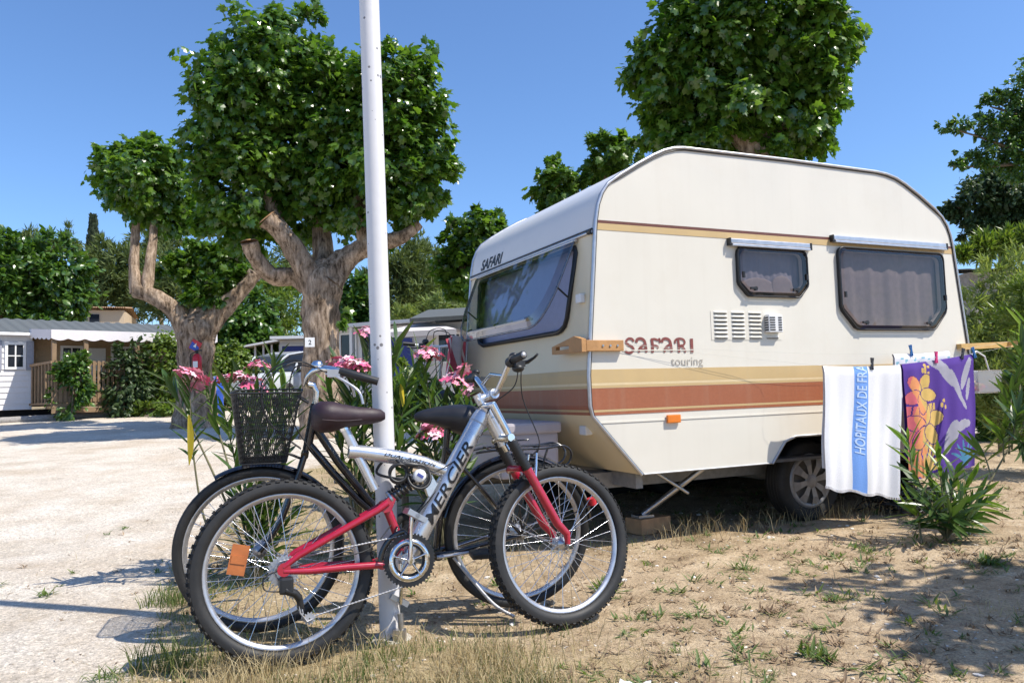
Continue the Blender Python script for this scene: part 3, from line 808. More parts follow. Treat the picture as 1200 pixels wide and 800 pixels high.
# wheels
WX = 1.79
def wheel(y, sgn):
    t = MB(); t.lathe([(.17, -.06), (.205, -.082), (.252, -.084), (.272, -.072), (.279, -.05), (.280, 0), (.279, .05), (.272, .072), (.252, .084), (.205, .082), (.17, .06)], (WX, y, .28), (0, 1, 0), 48)
    w = t.build('wheel', MT['rubber'], car)
    k = MB()
    for gy_ in (-.04, -.014, .014, .04):
        k.lathe([(.2805, gy_ - .004), (.2815, gy_ - .004), (.2815, gy_ + .004), (.2805, gy_ + .004)], (WX, y, .28), (0, 1, 0), 48)
    k.build('tread', MT['tyre_wall'], w)
    h = MB(); o = y - sgn * .078
    h.lathe([(.0, -.012), (.035, -.014), (.05, -.006), (.055, .0)], (WX, o, .28), (0, sgn, 0), 24)
    h.lathe([(.155, .004), (.17, -.004), (.185, .002), (.19, .012)], (WX, o, .28), (0, sgn, 0), 40)
    for i in range(8):
        a = i * math.pi / 4 + .2; ca, sa = math.cos(a), math.sin(a); T = lambda rr, s, d: (WX + ca * rr - sa * s, o + sgn * d, .28 + sa * rr + ca * s)
        h.add([T(.045, -.016, -.008), T(.045, .016, -.008), T(.11, .022, -.012), T(.16, .036, -.002), T(.16, -.036, -.002), T(.11, -.022, -.012)], [(0, 1, 2, 5), (5, 2, 3, 4)])
    h.build('hubcap', MT['hub_grey'], w)
    k = MB(); k.lathe([(.0, .014), (.18, .014)], (WX, o, .28), (0, sgn, 0), 32); k.build('rim', MT['chassis'], w)
wheel(.205, 1); wheel(CW - .205, -1)
# wheel box, chassis, axle, draw bar, stays
k = MB(); k.poly([(x, .03, z + .004) for x, z in arch], None)
vs = [(x, .032, z + .004) for x, z in arch] + [(x, .30, z + .004) for x, z in arch]; n = len(arch)
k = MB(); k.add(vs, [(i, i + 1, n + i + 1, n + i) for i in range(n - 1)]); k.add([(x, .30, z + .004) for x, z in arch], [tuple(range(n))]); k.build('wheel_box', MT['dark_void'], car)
k = MB()
for yy in (.42, CW - .42): k.box((1.6, yy, .37), (2.9, .05, .10))
k.box((.38, 1.0, .385), (.05, 1.75, .09)); k.box((2.9, 1.0, .385), (.05, 1.75, .09)); k.cyl((WX, .25, .28), (WX, CW - .25, .28), .035, 10)
k.build('chassis', MT['chassis_pale'], car)
k = MB(); k.tube([(.35, .45, .40), (-.95, .97, .40)], .035, 8); k.tube([(.35, 1.55, .40), (-.95, 1.03, .40)], .035, 8); k.box((-1.05, 1.0, .41), (.28, .09, .07)); k.tube([(-1.15, 1, .42), (-1.3, 1, .45)], .035, 10)
k.cyl((-.85, 1.0, .06), (-.85, 1.0, .62), .024, 10)
k.build('draw_bar', MT['chassis'], car)
k = MB(); k.lathe([(.05, -.03), (.09, -.03), (.1, 0), (.09, .03), (.05, .03)], (-.85, 1.0, gzf(*CP(-.85, 1.0, 0).xy) + .1), (0, 1, 0), 20); k.build('jockey_wheel', MT['rubber'], car)
for xa, ya, sg in ((.60, .22, 1), (.60, CW - .22, 1), (2.75, .22, -1), (2.75, CW - .22, -1)):
    k = MB(); k.tube([(xa + .35 * sg, ya, .42), (xa + .02 * sg, ya + (.24 if ya < 1 else -.24), .115)], .022, 6); k.tube([(xa - .05 * sg, ya, .43), (xa + .20 * sg, ya - .02, .27)], .012, 6); k.box((xa + .02 * sg, ya + (.24 if ya < 1 else -.24), .108), (.12, .09, .016)); k.build('corner_steady', MT['steel'], car)
k = MB(); k.poly([(.45, CW - .06, .02), (3.02, CW - .06, .02), (3.02, CW - .06, .45), (.45, CW - .06, .45)], (0, .006, 0)); k.poly([(3.02, .3, .04), (3.02, CW - .06, .04), (3.02, CW - .06, .45), (3.02, .3, .45)], (.006, 0, 0)); k.build('shade_skirt', MT['dark_void'], car)  # dark sheets added at far side and rear to keep light from underneath
# gas locker on the draw bar
k = MB(); k.bbox((-.44, .36, .43), (-.045, 1.56, .70), .02); lo = k.build('gas_locker', MT['grey_plastic'], car)
k = MB(); k.bbox((-.46, .34, .695), (-.03, 1.58, .765), .018); k.build('lid', MT['grey_plastic'], lo)

# wood block under the steady
def tobj(name, mb, mt, label, cat, group=None, parent=None):
    o = mb.build(name, mt); tag(o, label, cat, group); return o
k = MB(); k.bbox((-.13, -.08, 0), (.13, .08, .10), .004); o = tobj('wooden_block', k, MT['block_wood'], 'brown wooden block on the ground under the caravan corner steady', 'block')
o.matrix_world = CM @ Matrix.Translation((.66, .46, .0)) @ Matrix.Rotation(.15, 4, 'Z')
# clamp on the near front corner that carries the washing lines
k = MB(); k.bbox((-.05, -.034, 1.178), (.205, -.004, 1.243), .004)
cl = thing('wooden_clamp', 'orange brown wooden clamp bracket hooked round the caravan front corner', 'bracket', CM)
k.build('side_arm', MT['clamp_wood'], cl)
k = MB(); k.poly([(-.052, -.034, 1.175), (-.052, .10, 1.175), (-.052, .34, 1.178), (-.052, .34, 1.225), (-.052, .22, 1.245), (-.052, .06, 1.272), (-.052, -.034, 1.25)], (-.03, 0, 0), [[(-.052, .12, 1.20), (-.052, .29, 1.20), (-.052, .29, 1.222), (-.052, .12, 1.222)]]); k.build('front_arm', MT['clamp_wood'], cl)
k = MB()
for i in range(3): k.cyl((.06 + i * .05, -.034, 1.21), (.06 + i * .05, -.039, 1.21), .007, 8)
k.build('screw', MT['steel'], cl)

# ------------------------------------------------------------------ bicycles
def frame_matrix(O, e, y, up):
    return Matrix(((e[0], y[0], up[0], O[0]), (e[1], y[1], up[1], O[1]), (e[2], y[2], up[2], O[2]), (0, 0, 0, 1)))
def rot_about(p, d, a):
    p = Vector(p); return Matrix.Translation(p) @ Matrix.Rotation(a, 4, Vector(d)) @ Matrix.Translation(-p)

def make_wheel(bike, c, rt, wt, knobs, rim_mt='alu', nsp=32, phase=0.0, hub_w=.05, M=None, hubr=.018, label=None):
    """wheel > tyre, spokes, hub; axis along y"""
    c = Vector(c); ax = (0, 1, 0)
    rc = rt - wt * .5; ri = rc - wt * .38
    k = MB()
    k.lathe([(ri, -.011), (ri + .006, -.0125), (ri - .008, -.012), (ri - .018, -.006), (ri - .020, 0), (ri - .018, .006), (ri - .008, .012), (ri + .006, .0125), (ri, .011)], c, ax, 64)
    w = k.build('wheel', MT[rim_mt], bike, label=label)
    k = MB(); prof = []
    for i in range(13):
        a = -2.5 + 5.0 * i / 12
        prof.append((rc + wt * .5 * math.cos(a), wt * .52 * math.sin(a)))
    k.lathe(prof, c, ax, 72)
    if knobs:
        n = knobs
        for i in range(n):
            a = 2 * math.pi * i / n; ca, sa = math.cos(a), math.sin(a)
            for yy, da, tilt in ((-.021, 0, .75), (.021, 0, -.75), (-.008, .5, .2), (.008, .5, -.2)):
                a2 = a + da * 2 * math.pi / n; u = Vector((math.cos(a2), 0, math.sin(a2))); t = Vector((-u.z, 0, u.x)); Y = Vector((0, 1, 0))
                rr = rc + wt * .5 * math.cos(yy / (wt * .52)) if abs(yy) < wt * .5 else rc
                o = (u * math.cos(tilt) - Y * math.sin(tilt)); s_ = o.cross(t)
                p = c + u * rr + Y * yy
                L_, Wd, H_ = .0062, .0052, .0055
                vs = [p + t * (L_ * q) + s_ * (Wd * r_) + o * (H_ * h) for h in (-.3, 1) for r_ in (-1, 1) for q in (-1, 1)]
                k.add(vs, [(4, 5, 7, 6), (0, 1, 5, 4), (2, 6, 7, 3), (0, 4, 6, 2), (1, 3, 7, 5)])
    k.build('tyre', [MT['rubber']], w)
    k = MB()   # pale scuffed side walls
    for s in (-1, 1):
        k.lathe([(rc + wt * .30, s * wt * .475), (rc + wt * .05, s * wt * .535), (rc - wt * .22, s * wt * .50), (rc - wt * .35, s * wt * .36)], c, ax, 64)
    k.build('side_wall', MT['tyre_wall'], w)
    k = MB()
    for i in range(nsp):
        s = -1 if i % 2 else 1; a = 2 * math.pi * i / nsp + phase
        da = (.95 if (i // 2) % 2 else -.95)
        p = c + Vector((math.cos(a + da) * .024, s * hub_w * .5, math.sin(a + da) * .024)); q = c + Vector((math.cos(a) * (ri - .016), 0, math.sin(a) * (ri - .016)))
        k.cyl(p, q, .00125, 4, False)
        k.cyl(q, q + (p - q).normalized() * .014, .0022, 4, False)
    k.build('spokes', MT['chrome'], w)
    k = MB(); k.lathe([(.008, -hub_w * .9), (.012, -hub_w * .6), (.028, -hub_w * .52), (.028, -hub_w * .46), (hubr, -hub_w * .38), (hubr, hub_w * .38), (.028, hub_w * .46), (.028, hub_w * .52), (.012, hub_w * .6), (.008, hub_w * .9)], c, ax, 20)
    k.cyl(c + Vector((0, -hub_w * 1.15, 0)), c + Vector((0, hub_w * 1.15, 0)), .006, 8); k.build('hub', MT['steel'], w)
    for o in [w]:
        if M is not None: o.matrix_basis = M
    return w

def saddle(bike, secs, mt, name='saddle', y0=0.0):
    """secs: (x, half width, z top, z edge, z bottom)"""
    k = MB(); rings = []
    for x, hw, zt, ze, zb in secs:
        r_ = []
        for i in range(16):
            a = 2 * math.pi * i / 16; cy = math.cos(a); sz = math.sin(a)
            yy = hw * math.copysign(abs(cy) ** .8, cy); zz = (ze + (zt - ze) * sz) if sz > 0 else (ze + (ze - zb) * sz)
            r_.append(Vector((x, yy + y0, zz)))
        rings.append(r_)
    k.loft(rings); return k.build(name, MT[mt], bike)

# ---- silver and red mountain bike -----------------------------------------
MM = frame_matrix((-0.8515, 2.8225, 0.005), (0.93633, 0.35107, -0.00498), (-0.35015, 0.93263, -0.08715), (-0.02595, 0.08335, 0.99618))
mtb = thing('mountain_bike', 'silver mountain bike with red fork and swingarm leaning on the white pole', 'bicycle', MM)
WB = 1.111; AX = .33
hd0, hd1 = Vector((.797, 0, .905)), Vector((.880, 0, .744)); hdir = (hd1 - hd0).normalized()
STEER = rot_about(hd0, (-hdir), R(8))
def head_at(z): t = (z - hd0.z) / hdir.z; return hd0 + hdir * t
rw = make_wheel(mtb, (0, 0, AX), .326, .054, 62, 'alu', 36, .05, .06)
fw_ = make_wheel(mtb, (WB - .004, 0, AX - .005), .324, .054, 62, 'alu', 36, .11, .05, STEER)
# frame
k = MB()
p0, p1 = Vector((.782, 0, .855)), Vector((.492, 0, .385)); tdir = (p0 - p1).normalized()
k.tube([p0 + tdir * .025, p0, p0.lerp(p1, .3), p0.lerp(p1, .7), p1, p1 - tdir * .05], [.031, .0355, .0375, .0385, .0395, .036], 24)
k.tube([(.246, 0, .748), (.30, 0, .741), (.38, 0, .726), (.46, 0, .708), (.54, 0, .686), (.62, 0, .652), (.67, 0, .625)], [.0265, .0275, .0285, .0285, .0275, .026, .022], 20)
k.tube([hd0 + hdir * .0, hd0 + hdir * .02, hd1 - hdir * .02, hd1], [.025, .0225, .0225, .025], 18)
k.tube([(.215, 0, .872), (.237, 0, .829), (.285, 0, .722), (.342, 0, .596)], [.0165, .0175, .0185, .0175], 14)
k.poly([(.520, -.018, .652), (.566, -.018, .640), (.600, -.018, .575), (.582, -.018, .535), (.548, -.018, .56)], (0, .036, 0))
k.cyl((.455, -.036, .328), (.455, .036, .328), .026, 20)
k.tube([(.492, 0, .385), (.455, 0, .328)], [.036, .028], 14)
fr = k.build('frame', MT['bike_silver'], mtb)
k = MB()
tn = Vector((-tdir.z, 0, tdir.x))
P0 = p1 + tdir * .085
def on_tube(base, t, nn, r_, z0):
    def f(u, v):
        a = (v - z0) / r_; return base + t * u + nn * (r_ * math.sin(a)) + Vector((0, -1, 0)) * (r_ * math.cos(a) + .0012)
    return f
wrap_text(k, 'MERCIER', .350, .046, on_tube(P0, tdir, tn, .0398, .0235), shear=.28, offset=.012, cuts=6)
k.build('lettering', MT['letter_black'], fr)
k = MB(); d1_ = Vector((.62 - .46, 0, .652 - .708)).normalized(); n1_ = Vector((-d1_.z, 0, d1_.x))
wrap_text(k, 'DUAL-ACTION', .21, .0205, on_tube(Vector((.378, 0, .7275)), Vector((.58 - .378, 0, .672 - .7275)).normalized(), n1_, .0310, .0045), shear=.3, offset=.006, cuts=4)
k.build('lettering', MT['letter_black'], fr)
k = MB()
p = p1.lerp(p0, .955); k.tube([p, p + tdir * .006], [.0372] * 2, 20, False)
k.build('decal_band', MT['alu_dull'], fr)
# swingarm
k = MB()
for s in (-1, 1):
    k.tube([(-.004, s * .066, .348), (.05, s * .064, .385), (.20, s * .052, .455), (.345, s * .030, .520), (.385, s * .024, .545)], [.010, .0125, .0135, .0135, .0135], 12)
    k.tube([(-.004, s * .066, .334), (.08, s * .064, .327), (.22, s * .056, .325), (.352, s * .048, .320)], [.010, .0125, .0135, .0135], 12)
    k.cyl((-.002, s * .058, .340), (-.002, s * .074, .340), .024, 12)
k.tube([(.372, 0, .556), (.395, 0, .50), (.418, 0, .435), (.44, 0, .372)], .017, 12)
k.poly([(.345, -.026, .528), (.402, -.026, .575), (.418, -.026, .556), (.398, -.026, .512), (.372, -.026, .508)], (0, .052, 0))
k.cyl((.352, -.055, .320), (.352, .055, .320), .018, 12)
k.tube([(.352, -.048, .320), (.40, -.03, .345), (.436, 0, .375)], .013, 10)
k.build('swingarm', MT['red_paint'], mtb)
# coil shock
k = MB(); a_, b_ = Vector((.392, 0, .556)), Vector((.508, 0, .628)); d_ = (b_ - a_); u_ = Vector((0, 1, 0)); w_ = d_.normalized().cross(u_)
pts = []
for i in range(121):
    t = i / 120; an = t * 6.3 * 2 * math.pi; pts.append(a_ + d_ * (.12 + .76 * t) + (u_ * math.cos(an) + w_ * math.sin(an)) * .0245)
k.tube(pts, .0052, 6); sh = k.build('shock_spring', MT['black_plastic'], mtb)
k = MB(); k.cyl(a_ - d_ * .05, b_, .012, 12); k.cyl(a_ + d_ * .04, a_ + d_ * .1, .029, 16); k.cyl(b_ - d_ * .12, b_ - d_ * .05, .030, 16); k.build('damper', MT['steel'], sh)
# saddle and post
k = MB(); k.cyl((.203, 0, .895), (.235, 0, .825), .0135, 12); k.box((.203, 0, .883), (.06, .035, .02)); k.tube([(.14, .022, .872), (.2, .022, .882), (.33, .018, .866)], .0035, 6); k.tube([(.14, -.022, .872), (.2, -.022, .882), (.33, -.018, .866)], .0035, 6); k.build('seat_post', MT['steel'], mtb)
k = MB(); k.cyl((.222, 0, .862), (.236, 0, .83), .0215, 14); k.cyl((.225, -.03, .845), (.225, .03, .845), .006, 8); k.build('seat_clamp', MT['chrome'], mtb)
sd = saddle(mtb, [(.110, .03, .910, .885, .85), (.116, .064, .930, .893, .835), (.145, .088, .944, .893, .822), (.185, .086, .942, .889, .824), (.23, .066, .930, .882, .836), (.285, .044, .918, .878, .845), (.34, .034, .912, .877, .850), (.374, .026, .905, .877, .857), (.390, .010, .893, .878, .865)], 'seat_maroon')
k = MB(); k.tube([(.14, -.082, .868), (.19, -.08, .862), (.24, -.058, .862), (.30, -.036, .866), (.372, -.02, .870)], .0022, 6); k.build('seam', MT['seat_maroon'], sd)
# cranks, chainrings, pedals, chain
BB = Vector((.455, 0, .328))
def gear(mb, c, r0, r1, teeth, y, th=.003):
    vs = []; n = teeth * 4
    for i in range(n):
        a = 2 * math.pi * i / n; rr = r1 + (.0035 if i % 4 in (0, 1) else -.0025)
        vs.append(Vector((c.x + math.cos(a) * rr, y, c.z + math.sin(a) * rr)))
    for i in range(n):
        a = 2 * math.pi * i / n; vs.append(Vector((c.x + math.cos(a) * r0, y, c.z + math.sin(a) * r0)))
    q = [(i, (i + 1) % n, n + (i + 1) % n, n + i) for i in range(n)]
    mb.add(vs, q); mb.add([v + Vector((0, th, 0)) for v in vs], [tuple(reversed(f)) for f in q])
    mb.add([vs[i] for i in range(n)] + [vs[i] + Vector((0, th, 0)) for i in range(n)], [(i, (i + 1) % n, n + (i + 1) % n, n + i) for i in range(n)])
k = MB(); gear(k, BB, .080, .098, 44, -.058); gear(k, BB, .052, .072, 34, -.050); 
cs = k.build('crankset', MT['black_plastic'], mtb)
k = MB()
for i in range(5):
    a = i * 2 * math.pi / 5 + .3; k.tube([BB + Vector((0, -.062, 0)), BB + Vector((math.cos(a) * .04, -.063, math.sin(a) * .04)), BB + Vector((math.cos(a) * .068, -.061, math.sin(a) * .068))], [(.016, .005), (.011, .004), (.012, .004)], 10)
    k.cyl(BB + Vector((math.cos(a) * .065, -.068, math.sin(a) * .065)), BB + Vector((math.cos(a) * .065, -.05, math.sin(a) * .065)), .006, 8)
k.lathe([(.060, -.0015), (.0775, -.0015), (.0775, .0015), (.060, .0015)], BB + Vector((0, -.0595, 0)), (0, 1, 0), 40, closed=True)
k.build('spider', MT['chrome'], cs)
def crank(y, ang, s):
    d = Vector((math.cos(ang), 0, math.sin(ang))); k = MB()
    a = BB + Vector((0, y, 0)); e = a + d * .17 + Vector((0, s * .012, 0))
    k.tube([a - d * .012, a, a + d * .06, a + d * .12, e, e + d * .012], [(.012, .009), (.018, .010), (.0135, .008), (.012, .0075), (.0135, .008), (.008, .006)], 12)
    k.cyl(a + Vector((0, s * .012, 0)), a, .011, 12)
    o = k.build('crank_arm', MT['chrome'], cs)
    k = MB(); pc = e + Vector((0, s * .055, 0)); pr = Matrix.Rotation(.55, 3, 'Y')
    for q in (-.036, .036): k.box(pc + pr @ Vector((q, 0, 0)), (.006, .085, .022), pr)
    for q in (-.042, .042): k.box(pc + Vector((0, q, 0)), (.078, .006, .02), pr)
    k.cyl(e, e + Vector((0, s * .1, 0)), .009, 10)
    for q in (-.0335, -.012, .012, .0335): k.box(pc + pr @ Vector((0, q * .9, .0)), (.07, .006, .014), pr)
    k.build('pedal', MT['steel'], cs)
crank(-.075, R(87), -1); crank(.075, R(-93), 1)
def chain(mb, pts, r_=.0034):
    P_ = [];  R_ = []
    for a, b in zip(pts, pts[1:]):
        a, b = Vector(a), Vector(b); n = max(1, int((b - a).length / .0064))
        for i in range(n): P_.append(a.lerp(b, i / n)); R_.append((r_, r_ * (1.25 if len(R_) % 2 else .6)))
    mb.tube(P_, R_, 5, False, False)
k = MB(); CY = -.046
arc_ = [BB + Vector((math.cos(a) * .094, CY - .008, math.sin(a) * .094)) for a in np.linspace(R(100), R(-100), 18)]
chain(k, [(-.02, CY, .366), (.0, CY, .370)] + arc_ + [(.10, CY, .165), (.085, CY, .150), (.06, CY, .158), (.062, CY, .185), (.03, CY, .25), (.012, CY, .285), (-.02, CY, .300), (-.036, CY, .333), (-.02, CY, .366)])
k.build('chain', MT['alu_dull'], mtb)
k = MB()
for i, rr in enumerate((.055, .048, .042, .036, .030, .024)): gear(k, Vector((0, 0, AX)), .015, rr, max(10, int(rr * 420)), -.026 - i * .0045, .0022)
k.build('cassette', MT['steel'], rw)
k = MB(); k.bbox((-.02, -.085, .255), (.03, -.055, .315), .01); k.tube([(.0, -.075, .27), (.035, -.068, .255), (.05, -.06, .235)], .014, 8); k.tube([(.05, -.06, .235), (.055, -.055, .20)], .012, 8)
dr_ = k.build('rear_derailleur', MT['black_plastic'], mtb)
k = MB(); k.tube([(.022, -.058, .262), (.046, -.058, .225), (.052, -.058, .185), (.075, -.058, .152), (.098, -.058, .160)], [(.010, .003), (.008, .003), (.010, .003), (.010, .003), (.008, .003)], 8)
for q in ((.03, .255), (.085, .160)): gear(k, Vector((q[0], 0, q[1])), .003, .019, 11, -.052, .006)
k.build('cage', MT['alu_dull'], dr_)
k = MB(); k.tube([BB + Vector((math.cos(a) * .108, -.052, math.sin(a) * .108)) for a in np.linspace(R(178), R(98), 10)], [(.004, .011)] * 10, 8); k.tube([BB + Vector((-.05, -.045, .10)), (.42, -.02, .45)], .006, 6); k.build('front_derailleur', MT['black_paint'], mtb)
k = MB(); rq = Matrix.Rotation(.22, 3, 'Y'); k.box((-.155, -.024, .385), (.060, .008, .105), rq); k.box((-.155, -.029, .385), (.05, .004, .028), rq); k.build('reflector', MT['reflector_orange'], rw)
# fork, boots, crown, brake, stem, bar
k = MB()
for s in (-1, 1):
    off = Vector((.012, s * .058, 0)); base = head_at(.74) + off
    k.tube([head_at(.775) + off, head_at(.66) + off], .0125, 12)
k.tube([head_at(.765) + Vector((.01, -.075, 0)), head_at(.77), head_at(.765) + Vector((.01, .075, 0))], [(.018, .016), (.024, .02), (.018, .016)], 12)
k.tube([hd0 - hdir * .045, hd1 + hdir * .03], .0145, 12)
for s in (-1, 1):
    k.tube([head_at(.905) + Vector((.018, s * .058, 0)), head_at(.775) + Vector((.014, s * .058, 0))], [.0145, .0145], 12)
k.tube([head_at(.90) + Vector((.018, -.066, 0)), head_at(.905), head_at(.90) + Vector((.018, .066, 0))], [(.012, .014), (.02, .014), (.012, .014)], 10)
fk = k.build('fork', MT['chrome'], mtb); fk.matrix_basis = STEER
for s in (-1, 1):
    off = Vector((.012, s * .058, 0)); k = MB(); P_ = []; R_ = []
    for i in range(25):
        t = i / 24; P_.append(head_at(.755).lerp(head_at(.635), t) + off); R_.append(.021 + (.0035 if i % 2 else -.003))
    k.tube(P_, R_, 14); k.build('boot', MT['black_plastic'], fk)
    k = MB(); end = Vector((WB - .004, s * .058, AX + .005))
    k.tube([head_at(.638) + off, head_at(.55) + off, (head_at(.44) + off).lerp(end, .3), end + Vector((0, 0, .03)), end - Vector((0, 0, .012))], [.0195, .019, .018, .016, .011], 14); k.build('fork_leg', MT['red_paint'], fk)
k = MB(); k.tube([head_at(.64) + Vector((-.01, -.058, 0)), head_at(.645) + Vector((-.03, 0, 0)), head_at(.64) + Vector((-.01, .058, 0))], .014, 10); k.build('fork_brace', MT['red_paint'], fk)
k = MB()
for s in (-1, 1):
    b0 = head_at(.60) + Vector((.035, s * .040, 0)); k.tube([b0 - Vector((0, 0, .02)), b0 + Vector((.012, 0, .05)), b0 + Vector((.022, -s * .006, .10))], [.008, .006, .005], 8)
    k.box(b0 + Vector((.0, -s * .012, .01)), (.016, .012, .055), Matrix.Rotation(-.4, 3, 'Y'))
k.build('brake', MT['chrome'], fk)
k = MB(); st0 = hd0 - hdir * .030; clampc = st0 + Vector((.062, 0, .022)); k.tube([st0 - Vector((.012, 0, .004)), st0, clampc], [.018, .019, .017], 12); k.cyl(st0 + hdir * .02, st0 - hdir * .024, .0185, 14); k.cyl(clampc - Vector((0, .024, 0)), clampc + Vector((0, .024, 0)), .021, 14)
stm = k.build('stem', MT['bike_silver'], mtb); stm.matrix_basis = STEER
def bar(y):
    y_ = abs(y); rise = .105 * min(1, max(0, (y_ - .04) / .13)); return clampc + Vector((-.012 * max(0, y_ - .1) / .2 + .01 * rise / .1, y, rise))
k = MB(); k.tube([bar(y) for y in np.linspace(-.30, .245, 31)], .0115, 12); k.tube([bar(-.105) + Vector((0, 0, .006)), bar(0) + Vector((0, 0, .085)), bar(.105) + Vector((0, 0, .006))][::1], .007, 8)
hb = k.build('handlebar', MT['chrome'], stm)
for s in (-1, 1):
    k = MB(); E_ = .30 if s < 0 else .245
    k.tube([bar(s * y) for y in (.205, .208, E_ - .005, E_)], [.012, .0165, .0165, .015], 14); k.build('grip', MT['black_plastic'], hb)
    k = MB(); k.lathe([(.0, 0), (.011, 0), (.0115, .002), (.0, .003)], bar(s * (E_ + .0005)), (0, s, 0), 14); k.build('grip_cap', MT['alu_dull'], hb)
    k = MB(); c_ = bar(s * .182)
    k.cyl(bar(s * .165), bar(s * .202), .021, 14); k.box(c_ + Vector((.03, 0, -.012)), (.05, .028, .024)); k.sphere(c_ + Vector((.028, 0, -.03)), (.026, .024, .016), 12, 8); k.sphere(c_ + Vector((.012, 0, .022)), (.018, .02, .012), 10, 6)
    k.tube([c_ + Vector((.05, 0, -.008)), c_ + Vector((.07, s * .01, -.005)), c_ + Vector((.072, s * .06, .002)), c_ + Vector((.062, s * .105, .006))], [.009, .008, .0055, .005], 8); k.build('brake_lever', MT['black_plastic'], hb)
k = MB()
def cab(*p): k.tube(curve([tuple(Vector(q)) for q in p], 6) if False else spline3(p, 8), .0026, 5)
def spline3(pts, n=8):
    P = [Vector(p) for p in pts]; P = [P[0]] + P + [P[-1]]; out = []
    for i in range(1, len(P) - 2):
        p0_, p1_, p2_, p3_ = P[i - 1:i + 3]
        for j in range(n):
            t = j / n; out.append(.5 * ((2 * p1_) + (-p0_ + p2_) * t + (2 * p0_ - 5 * p1_ + 4 * p2_ - p3_) * t * t + (-p0_ + 3 * p1_ - 3 * p2_ + p3_) * t ** 3))
    out.append(P[-2]); return out
for s in (-1, 1):
    c_ = STEER @ bar(s * .18)
    cab(c_ + Vector((.03, 0, -.02)), c_ + Vector((.02, -s * .04, -.10)), hd0 + Vector((.03, s * .03, .0)), (.76, s * .03, .80), (.60, s * .025, .60), (.45, s * .02, .44))
cab(STEER @ (bar(-.17) + Vector((.05, 0, -.01))), STEER @ (head_at(.90) + Vector((.16, -.05, .03))), STEER @ (head_at(.75) + Vector((.155, -.03, 0))), STEER @ (head_at(.69) + Vector((.09, -.01, 0))))
cab((.40, -.01, .46), (.30, -.05, .38), (.12, -.07, .36), (-.05, -.07, .33), (-.07, -.07, .28), (-.01, -.07, .265))
cab((.50, -.03, .70), (.56, -.035, .655), (.60, -.033, .66), (.66, -.03, .69))
k.build('cable', MT['black_plastic'], mtb)

# cable lock looped round the top tube
lk = thing('cable_lock', 'black looped cable lock with a pale round face hanging on the silver bike frame', 'lock', MM)
k = MB()
for cx, cz, rr, tl in ((.425, .655, .033, .1), (.430, .652, .036, -.2), (.505, .640, .042, .0), (.508, .636, .045, .25)):
    k.tube([(cx + rr * math.cos(a), -.045 + tl * .08 * math.sin(a), cz + rr * math.sin(a)) for a in np.linspace(0, 2 * math.pi, 26)[:-1]], .0055, 8, closed=True)
k.tube([(.44, -.05, .69), (.47, -.06, .685), (.50, -.055, .68)], .010, 8)
k.tube(spline3([(.46, -.05, .66), (.43, -.03, .70), (.40, .03, .715), (.36, .045, .66), (.44, .0, .63), (.49, -.045, .62)]), .0055, 8)
k.build('loop', MT['black_plastic'], lk)
k = MB(); k.lathe([(.0, -.012), (.022, -.012), (.025, -.006), (.025, .008)], (.508, -.052, .640), (0, 1, 0), 20); k.build('lock_face', MT['white_plastic'], lk)
k = MB(); k.box((.508, -.0655, .64), (.026, .002, .012), Matrix.Rotation(.6, 3, 'Y')); k.build('emblem', MT['blue_cloth'], lk)

# ---- black city bike with a wire basket ------------------------------------
CMx = frame_matrix((-0.0081, 3.476, -0.0015), (-0.96636, -0.25688, 0.01256), (0.25592, -0.96528, -0.05233), (0.02557, -0.04736, 0.99855))
cb = thing('city_bike', 'black city bike with a wire front basket and rear rack standing behind the silver bike', 'bicycle', CMx)
WC = 1.09; AC = .338
crw = make_wheel(cb, (0, 0, AC), .333, .044, 0, 'alu', 36, .02, .07)
cfw = make_wheel(cb, (WC, 0, AC), .336, .044, 0, 'alu', 36, .09, .06)
k = MB()
k.tube([(.872, 0, .925), (.905, 0, .735)], .019, 14)
k.tube([(.880, 0, .84), (.78, 0, .68), (.66, 0, .52), (.53, 0, .385), (.40, 0, .275)], .0165, 12)
k.tube([(.896, 0, .755), (.80, 0, .635), (.70, 0, .52), (.55, 0, .385), (.41, 0, .262)], .0165, 12)
k.tube([(.315, 0, .80), (.325, 0, .70), (.365, 0, .28)], .0155, 12)
k.cyl((.363, -.036, .269), (.363, .036, .269), .024, 14)
for s in (-1, 1):
    k.tube([(.355, s * .03, .272), (.25, s * .045, .29), (0, s * .062, AC)], .0095, 8); k.tube([(.325, s * .016, .72), (.22, s * .04, .60), (0, s * .062, AC)], .008, 8)
cf = k.build('frame', MT['black_paint'], cb)
k = MB()
for s in (-1, 1):
    k.tube([(.915, s * .035, .715), (.945, s * .048, .62), (1.0, s * .054, .47), (1.05, s * .055, .385), (WC, s * .055, AC)], [.013, .0125, .011, .010, .009], 10)
k.tube([(.915, -.045, .715), (.913, 0, .725), (.915, .045, .715)], .016, 10)
k.build('fork', MT['black_paint'], cb)
k = MB()
def guard(mb, c, r_, a0, a1, w):
    n = 26; vs = []
    for i in range(n + 1):
        a = a0 + (a1 - a0) * i / n
        for j in range(7):
            b = -1 + 2 * j / 6; rr = r_ - .012 * b * b; vs.append((c[0] + math.cos(a) * rr, b * w, c[1] + math.sin(a) * rr))
    fs = [(i * 7 + j, i * 7 + j + 1, i * 7 + j + 8, i * 7 + j + 7) for i in range(n) for j in range(6)]
    mb.add(vs, fs, True); mb.add([(x * 1, y, z - .0015) for x, y, z in vs], [tuple(reversed(f)) for f in fs], True)
guard(k, (WC, AC), .352, R(60), R(140), .028); k.build('mudguard', MT['black_paint'], cb)
k = MB(); guard(k, (0, AC), .352, R(15), R(175), .028)
for s in (-1, 1): k.tube([(-.33, s * .03, .44), (0, s * .065, AC)], .003, 6)
k.build('mudguard', MT['black_paint'], cb)
